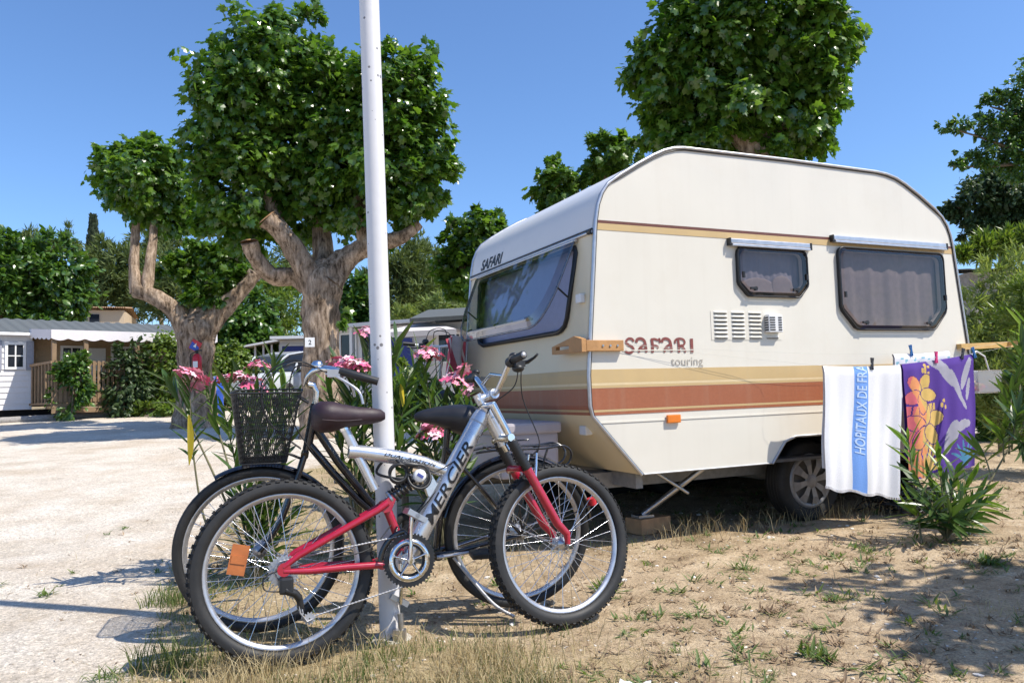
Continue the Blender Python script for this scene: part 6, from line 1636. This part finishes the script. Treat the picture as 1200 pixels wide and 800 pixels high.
# ribbed roof slope
k = MB(); n = 140
vs = []
for i in range(n + 1):
    x = -5.1 + 9.7 * i / n; h = .025 if i % 4 in (0, 1) else 0
    vs += [(x, -.16, 2.745 + h), (x, 1.9, 3.27 + h), (x, 3.9, 2.745 + h)]
k.add(vs, [(i * 3 + j, i * 3 + 3 + j, i * 3 + 4 + j, i * 3 + 1 + j) for i in range(n) for j in (0, 1)])
k.build('roof', MT['roof_metal'], hm)
k = MB(); k.box((-.25, -.18, 2.72), (9.7, .05, .07)); k.build('gutter', MT['white_frame'], hm)
k = MB(); k.cyl((-.2, 1.2, 2.9), (-.2, 1.2, 3.3), .07, 10); k.lathe([(.1, .0), (.1, .05), (.0, .1)], (-.2, 1.2, 3.28), (0, 0, 1), 12); k.build('flue', MT['roof_metal'], hm)
def hwin(x0, x1, z0, z1, y, bars=True):
    k = MB(); k.poly([(x0 - .06, y - .05, z0 - .06), (x1 + .06, y - .05, z0 - .06), (x1 + .06, y - .05, z1 + .06), (x0 - .06, y - .05, z1 + .06)], (0, .06, 0), [[(x0, y - .05, z0), (x1, y - .05, z0), (x1, y - .05, z1), (x0, y - .05, z1)]])
    if bars: k.box(((x0 + x1) / 2, y - .035, (z0 + z1) / 2), (.03, .02, z1 - z0)); k.box(((x0 + x1) / 2, y - .036, (z0 + z1) / 2), (x1 - x0, .02, .025))
    w = k.build('window', MT['white_frame'], hm)
    k = MB(); k.poly([(x0, y - .028, z0), (x1, y - .028, z0), (x1, y - .028, z1), (x0, y - .028, z1)]); k.build('pane', MT['glass_dark'], w)
hwin(.14, .46, 1.92, 2.46, 0)
for x in (-.06, .61): k = MB(); k.box((x, -.035, 2.2), (.15, .03, .72)); k.build('shutter', MT['shutter_grey'], hm)
hwin(1.40, 1.80, 1.70, 2.42, .25); hwin(2.60, 3.20, 1.90, 2.42, .25); hwin(-1.6, -.9, 1.9, 2.46, 0)
k = MB(); k.box((2.15, .21, 1.7), (.5, .05, 1.45)); k.build('door', MT['white_frame'], hm)
k = MB(); k.box((-.25, 2, .7), (9.4, 3.6, .32)); k.build('underframe', MT['dark_void'], hm)
# awning: cloth, scalloped valance, posts
k = MB(); ax0, ax1 = .60, 4.5
k.add([(ax0, .0, 2.86), (ax1, .0, 2.86), (ax1, -1.9, 2.70), (ax0, -1.9, 2.70)], [(0, 1, 2, 3)]); k.add([(ax0, 0, 2.83), (ax1, 0, 2.83), (ax1, -1.9, 2.68), (ax0, -1.9, 2.68)], [(3, 2, 1, 0)])
aw = k.build('awning', MT['awning_cloth'], hm)
k = MB(); n = 90; vs = []
for i in range(n + 1):
    t = i / n; vs += [(ax0 + (ax1 - ax0) * t, -1.905, 2.70), (ax0 + (ax1 - ax0) * t, -1.915, 2.50 - .05 * abs(math.sin(t * math.pi * 11)))]
k.add(vs, [(2 * i, 2 * i + 2, 2 * i + 3, 2 * i + 1) for i in range(n)])
vs = []
for i in range(31): t = i / 30; vs += [(ax0 - .004, -1.9 * t, 2.86 - .16 * t), (ax0 - .004, -1.9 * t, 2.66 - .16 * t - .04 * abs(math.sin(t * math.pi * 5)))]
k.add(vs, [(2 * i, 2 * i + 2, 2 * i + 3, 2 * i + 1) for i in range(30)]); k.build('valance', MT['awning_cloth'], aw)
# porch: deck, posts, rail with slats, boarded base
dz = 1.0
k = MB()
for i in range(14): k.box((2.55, -.06 - .135 * i, dz), (3.9, .125, .04))
dk_ = k.build('deck', MT['porch_wood'], hm)
for i, x in enumerate((.68, 1.35, 2.5, 4.4)):
    k = MB(); k.box((x, -1.82, (dz + 2.68) / 2), (.09, .09, 2.68 - dz)); k.build('post', MT['porch_wood'], hm)
k = MB()
k.box((2.55, -1.87, dz + .92), (3.85, .06, .07)); k.box((2.55, -1.87, dz + .12), (3.85, .05, .06)); rl = k.build('railing', MT['porch_wood'], hm)
for i in range(38):
    k = None
    if i == 0:
        k = MB(); k.bbox((-.032, -.012, 0), (.032, .012, .96), .004); sl0 = k.build('slat', MT['porch_wood'], rl); q = sl0
    else: q = link(sl0.copy()); q.parent = rl
    q.location = (.70 + i * .101, -1.912, dz + .02)
for i in range(4):
    k = MB(); k.bbox((.62, -1.90, zb + .10 + i * .125), (4.5, -1.87, zb + .215 + i * .125), .004); k.build('base_board', MT['porch_wood'], dk_)
k = MB()
for i in range(6): k.box((.62 + .0, -.2 - .3 * i, dz + .5), (.03, .06, .96))
k.box((.62, -.95, dz + .95), (.05, 1.9, .06)); k.build('side_rail', MT['porch_wood'], hm)
# climbers and hedge in front of the porch
def hwp(x, y, z): return HM @ Vector((x, y, z))
for i, (x, y, w, h, n, mt, lab) in enumerate(((2.1, -2.05, .6, 1.6, 2600, 'leaf_dark', 'dark climbing plant hanging on the porch railing'), (3.3, -2.3, .95, 1.9, 5200, 'leaf_hedge', 'leafy green hedge beside the porch steps'), (4.5, -2.3, .7, 1.6, 3000, 'leaf_hedge', 'dark hedge at the right end of the porch'),
                                        (2.7, -2.7, .7, .35, 900, 'leaf_hedge', 'low green plants in front of the porch'), (1.0, -2.0, .45, 1.5, 1900, 'leaf_broad', 'glossy creeper on the left porch post'))):
    p0_ = hwp(x, y, 0); p0_.z = gzf(p0_.x, p0_.y) - .03
    tree('shrub', lab, p0_, [([p0_, p0_ + Vector((.05, 0, h * .5)), p0_ + Vector((0, 0, h * .9))], [.03, .02, .01])], [(p0_ + Vector((0, 0, h * .5)), (w, w * .55, h * .55)), (p0_ + Vector((w * .4, w * .2, h * .65)), (w * .6, w * .4, h * .4))], n, .13, 'oval', mt, cat='shrub', group='shrubs by the mobile home', seed=70 + i, shell=.3, bark='twig')

# kerb log at the far side of the gravel
k = MB(); a, c = spot(-40, 496, 17.5), spot(205, 488, 19.5); pts = [a.lerp(c, t / 10) for t in range(11)]
for p in pts: p.z = gzf(p.x, p.y) + .05
k.tube(pts, .085, 8); tag(k.build('kerb_log', MT['grey_wood']), 'grey log edging along the far side of the gravel road', 'log edging')

# ------------------------------------------------------------------ other cabins
def cabin(name, label, M, w, d, h, mats, wins, roof_over=.2, roof_rise=.12, cat='mobile home', posts=()):
    t = thing(name, label, cat, M)
    k = MB(); k.box((w / 2, d / 2, h / 2), (w, d, h)); k.build('wall', MT[mats[0]], t)
    k = MB(); o = roof_over
    k.loft([[Vector((-o, y, h + z0)), Vector((w + o, y, h + z0)), Vector((w + o, y, h + z0 + .09)), Vector((-o, y, h + z0 + .09))] for y, z0 in ((-o - .3, 0), (d / 2, roof_rise), (d + o, 0))], smooth=False); k.build('roof', MT[mats[1]], t)
    for (x0, x1, z0, z1, mt) in wins:
        k = MB(); k.poly([(x0 - .05, -.045, z0 - .05), (x1 + .05, -.045, z0 - .05), (x1 + .05, -.045, z1 + .05), (x0 - .05, -.045, z1 + .05)], (0, .044, 0), [[(x0, -.045, z0), (x1, -.045, z0), (x1, -.045, z1), (x0, -.045, z1)]]); w_ = k.build('window', MT['white_frame'], t)
        k = MB(); k.poly([(x0, -.02, z0), (x1, -.02, z0), (x1, -.02, z1), (x0, -.02, z1)]); k.build('pane', MT[mt], w_)
    for x, y in posts: k = MB(); k.box((x, y, h / 2), (.08, .08, h)); k.build('post', MT['white_frame'], t)
    return t
p = spot(328, 440, 24.5); g_ = gzf(p.x, p.y)
cabin('mobile_home', 'white mobile home with blue curtained window half hidden by the large trunk', Matrix.Translation((p.x, p.y, g_)) @ Matrix.Rotation(R(6), 4, 'Z'), 3.4, 5, 2.05, ('siding_white', 'roof_white'), [(.08, 1.3, 1.45, 1.85, 'blue_cloth'), (1.7, 2.6, 1.1, 1.85, 'glass_dark')])
p2 = spot(297, 440, 25.5)
vt = thing('veranda', 'open white framed veranda beside the blue curtained mobile home', 'veranda', Matrix.Translation((p2.x, p2.y + .2, gzf(p2.x, p2.y))) @ Matrix.Rotation(R(6), 4, 'Z'))
for i in range(4):
    k = MB(); k.box((i * .27, 0, 1.0), (.06, .06, 2.0)); k.build('post', MT['white_frame'], vt)
k = MB(); k.loft([[Vector((-.3, y, z)), Vector((1.1, y, z + .22)), Vector((1.1, y, z + .30)), Vector((-.3, y, z + .06))] for y, z in ((-.3, 1.92), (3, 2.0))], smooth=False); k.build('roof', MT['roof_white'], vt)
k = MB(); k.box((.4, 1.2, 1.0), (.8, .05, 1.9)); k.build('back_wall', MT['chassis'], vt)
p = spot(392, 440, 20.5); g_ = gzf(p.x, p.y)
cabin('mobile_home', 'pale cabin with dark framed windows and sloping white roof right of the large trunk', Matrix.Translation((p.x, p.y, g_)) @ Matrix.Rotation(R(-24), 4, 'Z'), 5.2, 3.2, 2.0, ('siding_white', 'roof_white'), [(.25, .70, 1.0, 1.85, 'glass_dark'), (.92, 1.42, 1.0, 1.85, 'glass_dark'), (1.65, 2.4, 1.0, 1.85, 'glass_dark')], posts=((-.12, -.35), (.82, -.35), (1.55, -.35)))
p = spot(462, 400, 17); g_ = gzf(p.x, p.y)
cv = thing('canopy_tent', 'white peaked canopy with blue side sheet behind the third bicycle', 'canopy', Matrix.Translation((p.x, p.y, g_)) @ Matrix.Rotation(R(-12), 4, 'Z'))
k = MB(); k.add([(-.4, -.2, 1.78), (1.5, -.2, 1.78), (1.5, 1.6, 1.78), (-.4, 1.6, 1.78), (.55, .7, 2.05)], [(0, 1, 4), (1, 2, 4), (2, 3, 4), (3, 0, 4)]); k.add([(-.4, -.21, 1.78), (1.5, -.21, 1.78), (1.5, -.21, 1.66), (-.4, -.21, 1.66)], [(0, 1, 2, 3)]); k.build('roof', MT['awning_cloth'], cv)
k = MB(); k.poly([(-.1, -.1, .5), (.45, -.1, .5), (.45, -.1, 1.64), (-.1, -.1, 1.64)], (0, .02, 0)); k.build('side_sheet', MT['blue_cloth'], cv)
for x, y in ((-.36, -.16), (1.46, -.16), (-.36, 1.56), (1.46, 1.56)): k = MB(); k.cyl((x, y, 0), (x, y, 1.78), .02, 8); k.build('leg', MT['steel'], cv)
p = spot(500, 395, 17.5); g_ = gzf(p.x, p.y)
cabin('shed', 'low shed with grey ribbed roof between the pole and the caravan', Matrix.Translation((p.x, p.y, g_)) @ Matrix.Rotation(R(-15), 4, 'Z'), 1.7, 1.3, 1.98, ('siding_white', 'roof_metal'), [(.3, .8, 1.1, 1.7, 'glass_dark')], roof_rise=.3, cat='shed')
# tiled house beyond
p = spot(122, 370, 36); g_ = gzf(p.x, p.y)
hs = thing('house', 'distant house with a tan tiled roof just above the awning', 'house', Matrix.Translation((p.x, p.y, g_)) @ Matrix.Rotation(R(20), 4, 'Z'))
hh = spot(122, 361, 36).z - g_
k = MB(); k.box((0, 2.5, hh / 2 - .05), (1.7, 5, hh - .1)); k.build('wall', MT['stucco'], hs)
k = MB(); vs = []; n = 40
for i in range(n + 1): x = -.95 + 1.9 * i / n; h = .05 * abs(math.sin(i * 1.57)); vs += [(x, -.3, hh - .02 + h), (x, 2.5, hh + .28 + h), (x, 5.3, hh - .02 + h)]
k.add(vs, [(i * 3 + j, i * 3 + 3 + j, i * 3 + 4 + j, i * 3 + 1 + j) for i in range(n) for j in (0, 1)]); k.build('roof', MT['tile_roof'], hs)
k = MB(); k.poly([(-.6, -.02, hh - 1.1), (-.2, -.02, hh - 1.1), (-.2, -.02, hh - .3), (-.6, -.02, hh - .3)], (0, -.04, 0)); k.build('window', MT['glass_dark'], hs)
# pale sheet roof behind the shrubs on the right
p = spot(1130, 318, 14); g_ = gzf(p.x, p.y); hh = p.z - g_
sh_ = thing('barn', 'long low building with a grey sheet roof behind the right hand shrubs', 'building', Matrix.Translation((p.x, p.y, g_)) @ Matrix.Rotation(R(4), 4, 'Z'))
k = MB(); k.box((3.6, 2.0, hh / 2), (7.0, 4, hh - .04)); k.build('wall', MT['grey_wood'], sh_)
k = MB(); vs = []; n = 90
for i in range(n + 1): x = -.1 + 7.4 * i / n; h = .02 if i % 4 < 2 else 0; vs += [(x, -.2, hh + h), (x, 4.2, hh + .55 + h)]
k.add(vs, [(2 * i, 2 * i + 2, 2 * i + 3, 2 * i + 1) for i in range(n)]); k.build('roof', MT['roof_metal'], sh_)

# ------------------------------------------------------------------ parked cars and a blue barrel
def parked_car(label, loc, rz, mt):
    t = thing('parked_car', label, 'car', Matrix.Translation(loc) @ Matrix.Rotation(rz, 4, 'Z'), 'cars parked among the cabins')
    k = MB()
    secs = []
    for x, zb_, zt, hw in ((-2.0, .35, .62, .62), (-1.95, .28, .80, .74), (-1.3, .24, .88, .82), (-.6, .22, .92, .84), (.6, .22, .94, .84), (1.6, .24, .96, .82), (1.98, .3, .88, .76), (2.03, .38, .7, .66)):
        secs.append([Vector((x, y * hw, z)) for y, z in ((-1, zb_ + .1), (-1, zt - .12), (-.92, zt), (.92, zt), (1, zt - .12), (1, zb_ + .1), (.9, zb_), (-.9, zb_))])
    k.loft(secs); bd = k.build('body', MT[mt], t)
    k = MB(); secs = []
    for x, zt, hw in ((-.85, .92, .78), (-.25, 1.38, .64), (.3, 1.46, .62), (1.2, 1.42, .62), (1.65, 1.3, .62), (1.93, .95, .74)):
        secs.append([Vector((x, -.80, .90)), Vector((x, -hw, zt)), Vector((x, -hw * .7, zt + .03)), Vector((x, hw * .7, zt + .03)), Vector((x, hw, zt)), Vector((x, .80, .90))])
    k.loft(secs); gl = k.build('cabin_glass', MT['glass_dark'], t)
    k = MB(); k.loft([[Vector((x, -.64, z)), Vector((x, -.4, z + .05)), Vector((x, .4, z + .05)), Vector((x, .64, z)), Vector((x, .0, z - .02))] for x, z in ((-.3, 1.37), (.3, 1.47), (1.2, 1.43), (1.68, 1.31))]); k.build('roof', MT[mt], t)
    for s in (-1, 1):
        for a, c in (((-.85, .79, .92), (-.25, .65, 1.39)), ((.35, .81, .92), (.38, .645, 1.46)), ((1.2, .80, .93), (1.15, .635, 1.43)), ((1.93, .75, .94), (1.66, .63, 1.31))): k = MB(); k.tube([(a[0], s * a[1], a[2]), (c[0], s * c[1], c[2])], .035, 6); k.build('pillar', MT[mt], t)
    for x in (-1.25, 1.25):
        for s in (-1, 1):
            k = MB(); k.lathe([(.0, .08), (.17, .085), (.2, .1), (.29, .09), (.31, .0), (.29, -.09), (.0, -.09)], (x, s * .76, .31), (0, s, 0), 20); w_ = k.build('wheel', MT['rubber'], t)
            k = MB(); k.lathe([(.0, .105), (.17, .09)], (x, s * .76, .31), (0, s, 0), 16); k.build('hubcap', MT['alu_dull'], w_)
    for s in (-1, 1):
        k = MB(); k.box((-1.97, s * .55, .68), (.08, .28, .12)); k.build('headlight', MT['white_plastic'], t)
        k = MB(); k.sphere((-.6, s * .90, 1.0), (.06, .09, .06), 8, 6); k.build('mirror', MT[mt], t)
    return t
p = spot(345, 440, 21.5); parked_car('white parked car half hidden behind the large plane trunk', (p.x + .2, p.y, gzf(p.x, p.y)), R(8), 'car_white')
p = spot(318, 440, 21.5); parked_car('pale grey parked car seen just above the bicycle basket', (p.x + .3, p.y, gzf(p.x, p.y)), R(80), 'car_silver')
p = spot(245, 446, 16.5); g_ = gzf(p.x, p.y)
k = MB(); k.lathe([(.0, 0), (.27, 0), (.29, .02), (.29, .3), (.305, .32), (.29, .34), (.29, .62), (.305, .64), (.29, .66), (.29, .92), (.27, .95), (.0, .95)], (0, 0, 0), (0, 0, 1), 24); o = k.build('blue_barrel', MT['blue_plastic']); o.location = (p.x, p.y, g_); tag(o, 'blue plastic barrel beside the left plane trunk', 'barrel')
k = MB(); p = spot(243, 470, 15.5); k.cyl((0, 0, 0), (0, 0, 1.5), .022, 8); o = k.build('post', MT['white_frame']); o.location = (p.x, p.y, gzf(p.x, p.y)); tag(o, 'thin white post right beside the left plane trunk', 'post')

# ------------------------------------------------------------------ grass, weeds, pebbles, litter
def blades(name, P_, hgt, lean, wid, mt, r_, flat=1.0):
    n = len(P_); a = r_.uniform(0, 6.28, n); d = np.stack([np.cos(a), np.sin(a)], 1); b_ = r_.uniform(0, 6.28, n); w = np.stack([np.cos(b_), np.sin(b_)], 1) * wid[:, None]
    V_ = np.zeros((n, 5, 3))
    base = np.concatenate([P_, gz(P_[:, 0], P_[:, 1])[:, None] - .004], 1)
    L_ = lean * hgt
    V_[:, 0] = base; V_[:, 0, :2] -= w; V_[:, 1] = base; V_[:, 1, :2] += w
    m1 = base.copy(); m1[:, :2] += d * (L_ * .35)[:, None]; m1[:, 2] += hgt * .6 * flat
    V_[:, 2] = m1; V_[:, 2, :2] += w * .7; V_[:, 3] = m1; V_[:, 3, :2] -= w * .7
    t_ = base.copy(); t_[:, :2] += d * L_[:, None]; t_[:, 2] += hgt * np.sqrt(np.clip(1 - (lean * .8) ** 2, .15, 1)) * flat; V_[:, 4] = t_
    f = np.array([(0, 1, 2), (0, 2, 3), (3, 2, 4)])
    F_ = (f[None] + (np.arange(n) * 5)[:, None, None]).reshape(-1, 3)
    return fast_mesh(name, V_.reshape(-1, 3), F_, MT[mt], kind='stuff')
def scatter(n, x0, x1, y0, y1, dens, r_):
    out = []
    tot = 0
    while tot < n:
        x = r_.uniform(x0, x1, n); y = y0 + (y1 - y0) * r_.random(n) ** 1.4
        keep = r_.random(n) < dens(x, y); keep &= np.abs(x) < .70 * y + .5
        out.append(np.stack([x[keep], y[keep]], 1)); tot += keep.sum()
        if len(out) > 60: break
    return np.concatenate(out)[:n]
r_ = np.random.default_rng(77)
inroad = lambda x, y: gravel_mask(x, y) > .6
clump = lambda x, y, s, sd: np.clip(wob(x, y, s, sd) * 1.6, 0, 1)
fore = lambda x, y: np.exp(-(((x + .60) / .85) ** 2 + ((y - 2.60) / .42) ** 2))
d_dry = lambda x, y: np.where(inroad(x, y), 0.01, np.clip(.34 * grass_mask(x, y) + .85 * fore(x, y) + .26 * clump(x, y, 2.3, 31) * (y < 5.5), 0, 1))
P_ = scatter(42000, -3.5, 4.5, 2.0, 6.5, d_dry, r_); n = len(P_)
blades('straw_mat', P_, r_.uniform(.02, .07, n), r_.uniform(.8, 1.5, n), r_.uniform(.0006, .0018, n), 'blade_dry', r_, .16)
P_ = scatter(5600, -3.5, 4.5, 2.0, 6.5, lambda x, y: d_dry(x, y) ** 1.5 * (.25 + clump(x, y, 5.5, 33)), r_); n = len(P_)
blades('dry_grass', P_, r_.uniform(.02, .10, n) * (1 + .6 * fore(P_[:, 0], P_[:, 1])), r_.uniform(.2, 1.0, n), r_.uniform(.0008, .002, n), 'blade_dry', r_)
P_ = scatter(6200, -4.5, 0.8, 2.0, 9, lambda x, y: np.where(inroad(x, y), 0.0, np.clip(.5 * grass_mask(x, y) * clump(x, y, 4, 41) + .35 * fore(x, y) * clump(x, y, 5, 43), 0, 1)), r_); n = len(P_)
blades('green_grass', P_, r_.uniform(.02, .085, n), r_.uniform(.2, .9, n), r_.uniform(.001, .0024, n), 'blade_green', r_)
P_ = scatter(12000, -1.5, 4.5, 2.0, 6.5, lambda x, y: np.where(inroad(x, y), 0, .25 + .6 * clump(x, y, 3.3, 35)), r_); n = len(P_)
blades('straw_litter', P_, r_.uniform(.015, .06, n), r_.uniform(.8, 1.5, n), r_.uniform(.0006, .0016, n), 'blade_dry', r_, .14)
# strawy row along the caravan's shade line
n = 420; t = r_.random(n); x = .9 + 2.2 * t; P_ = np.stack([x + r_.normal(0, .03, n), 4.62 + (x - .9) * .42 + .28 + r_.normal(0, .10, n)], 1)
blades('straw', P_, r_.uniform(.05, .19, n), r_.uniform(.2, 1.0, n), r_.uniform(.001, .0024, n), 'blade_dry', r_)
# flat weeds spread over the bare soil
def rosettes(name, C_, R0, mt, r_, k=8, up=.5, kind='lance'):
    n = len(C_); lv, lf = leaf_shape('lance'); V_ = []; 
    pts = []; nr = []; tp = []; sz = []
    for (x, y), r0 in zip(C_, R0):
        z = gzf(x, y)
        for i in range(r_.integers(k - 3, k + 4)):
            a = r_.uniform(0, 6.28); e = r_.uniform(.1, up + .4); o = r_.normal(0, r0 * .25, 2)
            pts.append((x + o[0], y + o[1], z)); tp.append((math.cos(a) * math.cos(e), math.sin(a) * math.cos(e), math.sin(e))); nr.append((-math.cos(a) * math.sin(e), -math.sin(a) * math.sin(e), math.cos(e))); sz.append(r0 * r_.uniform(.5, 1.1))
    return leaves(name, np.array(pts), np.array(nr), np.array(tp), np.array(sz), kind, MT[mt])
def d_weed(x, y): return np.where(inroad(x, y), .02, np.where(x > .1, .5, .15) * (.3 + clump(x, y, 1.9, 51)))
C_ = scatter(620, -3, 4.2, 2.1, 7, d_weed, r_); rosettes('low_weeds', C_, r_.uniform(.025, .075, len(C_)), 'weed_green', r_)
C_ = scatter(1300, -3, 4.2, 2.1, 7, d_weed, r_); rosettes('dry_weeds', C_, r_.uniform(.02, .06, len(C_)), 'litter', r_, 7)
# the tufts that stand out, one by one
TF = [(-1.25, 2.84, .15, 'blade_green', 'grass', 'bushy green grass tuft at the bottom left of the rear wheels'), (-1.62, 3.72, .11, 'blade_green', 'grass', 'green grass tuft left of the city bike front wheel'), (-.25, 2.50, .10, 'blade_dry', 'grass', 'dry straw tuft at the foot of the white pole'),
      (-1.45, 2.75, .09, 'weed_green', 'weed', 'broad leaved weed at the bottom left corner of the turf'), (.40, 3.75, .13, 'weed_green', 'weed', 'fresh green weed seen through the front wheel'), (1.17, 4.05, .10, 'weed_green', 'weed', 'upright green weed on the bare soil right of the front wheel'),
      (1.05, 2.75, .10, 'weed_green', 'weed', 'narrow leaved weed low in the middle of the bare soil'), (.80, 2.60, .08, 'weed_green', 'weed', 'green weed at the bottom edge in the middle'), (2.15, 3.15, .10, 'weed_green', 'weed', 'green weed in the tree shade near the right edge'),
      (1.45, 3.45, .09, 'weed_green', 'weed', 'weed cluster at the edge of the tree shade'), (2.35, 3.95, .11, 'weed_green', 'weed', 'green weed in front of the right oleander clump'), (1.95, 4.35, .10, 'weed_green', 'weed', 'small plant in front of the caravan wheel')]
for i, (x, y, h, mt, cat, lab) in enumerate(TF):
    g_ = gzf(x, y)
    if 'blade' in mt:
        n = 260; Q = np.stack([x + np.clip(r_.normal(0, .085, n), -.14, .14), y + np.clip(r_.normal(0, .06, n), -.1, .1)], 1); o = blades('grass_tuft', Q, r_.uniform(.4, 1.1, n) * h, r_.uniform(.2, .9, n), r_.uniform(.0012, .0026, n), mt, r_)
    else:
        o = rosettes('weed', np.array([(x, y)]) + r_.normal(0, .025, (5, 2)), np.full(5, h * .85) * r_.uniform(.6, 1.1, 5), mt, r_, 13, .8, 'blade' if i % 2 else 'lance')
    o['kind'] = 'thing'; tag(o, lab, cat, 'tufts and weeds standing out on the ground')
def stones(name, P_, s, mt, r_):
    bm = bmesh.new(); bmesh.ops.create_icosphere(bm, subdivisions=1, radius=1); v0 = np.array([v.co for v in bm.verts]); f0 = np.array([[v.index for v in f.verts] for f in bm.faces]); bm.free()
    n = len(P_); sc = s[:, None] * np.stack([r_.uniform(.7, 1.3, n), r_.uniform(.6, 1.2, n), r_.uniform(.3, .7, n)], 1); jit = 1 + r_.uniform(-.22, .22, (n, len(v0), 1)); a = r_.uniform(0, 6.28, n)
    V_ = v0[None] * sc[:, None, :] * jit; x = V_[..., 0] * np.cos(a)[:, None] - V_[..., 1] * np.sin(a)[:, None]; y = V_[..., 0] * np.sin(a)[:, None] + V_[..., 1] * np.cos(a)[:, None]
    V_ = np.stack([x + P_[:, 0:1], y + P_[:, 1:2], V_[..., 2] + gz(P_[:, 0], P_[:, 1])[:, None] + s[:, None] * .1], -1)
    return fast_mesh(name, V_.reshape(-1, 3), (f0[None] + (np.arange(n) * len(v0))[:, None, None]).reshape(-1, 3), MT[mt], kind='stuff')
mat('pebble', (0.52, 0.46, 0.38), 0.9, var=.5, scale=7)
mat('pebble_pale', (0.68, 0.64, 0.58), 0.9, var=.25, scale=7)
P_ = scatter(5200, -4, 4.5, 1.9, 8, lambda x, y: .6 + 0 * x, r_); stones('pebbles', P_, .0025 + .008 * r_.random(len(P_)) ** 3, 'pebble', r_)
P_ = scatter(160, -.5, 4.2, 2.0, 6.5, lambda x, y: np.where(inroad(x, y), 0, .7), r_); stones('pale_stones', P_, .004 + .016 * r_.random(len(P_)) ** 3, 'pebble_pale', r_)
P_ = scatter(7000, -3, 4.5, 2.0, 7, lambda x, y: np.where(inroad(x, y), .03, .3 + .5 * clump(x, y, 2.7, 61)), r_); n = len(P_)
a = r_.uniform(0, 6.28, n); tp = np.stack([np.cos(a), np.sin(a), r_.uniform(-.1, .35, n)], 1); nr = np.stack([r_.normal(0, .3, n), r_.normal(0, .3, n), np.ones(n)], 1)
leaves('leaf_litter', np.concatenate([P_, gz(P_[:, 0], P_[:, 1])[:, None] + .003], 1), nr, tp, r_.uniform(.012, .045, n), 'lance', MT['litter'])
# paper scraps near the front of the picture
for i, (x, y, s) in enumerate(((.36, 2.50, .05), (.50, 2.48, .035))):
    k = MB(); vs = [(u * s + .004 * math.sin(v * 9), v * s * .7, .008 + .012 * math.sin(u * 3 + v * 5 + i)) for u in np.linspace(-1, 1, 7) for v in np.linspace(-1, 1, 6)]
    k.add(vs, [(a * 6 + b_, a * 6 + b_ + 1, a * 6 + b_ + 7, a * 6 + b_ + 6) for a in range(6) for b_ in range(5)], True); o = k.build('paper_scrap', MT['white_plastic'], fixn=False); o.location = (x, y, gzf(x, y) + .004); o.rotation_euler = (.1, .1, i * 1.3)
    tag(o, ['larger crumpled pale paper scrap at the bottom edge', 'smaller pale paper scrap at the bottom edge'][i], 'scrap', 'paper scraps')
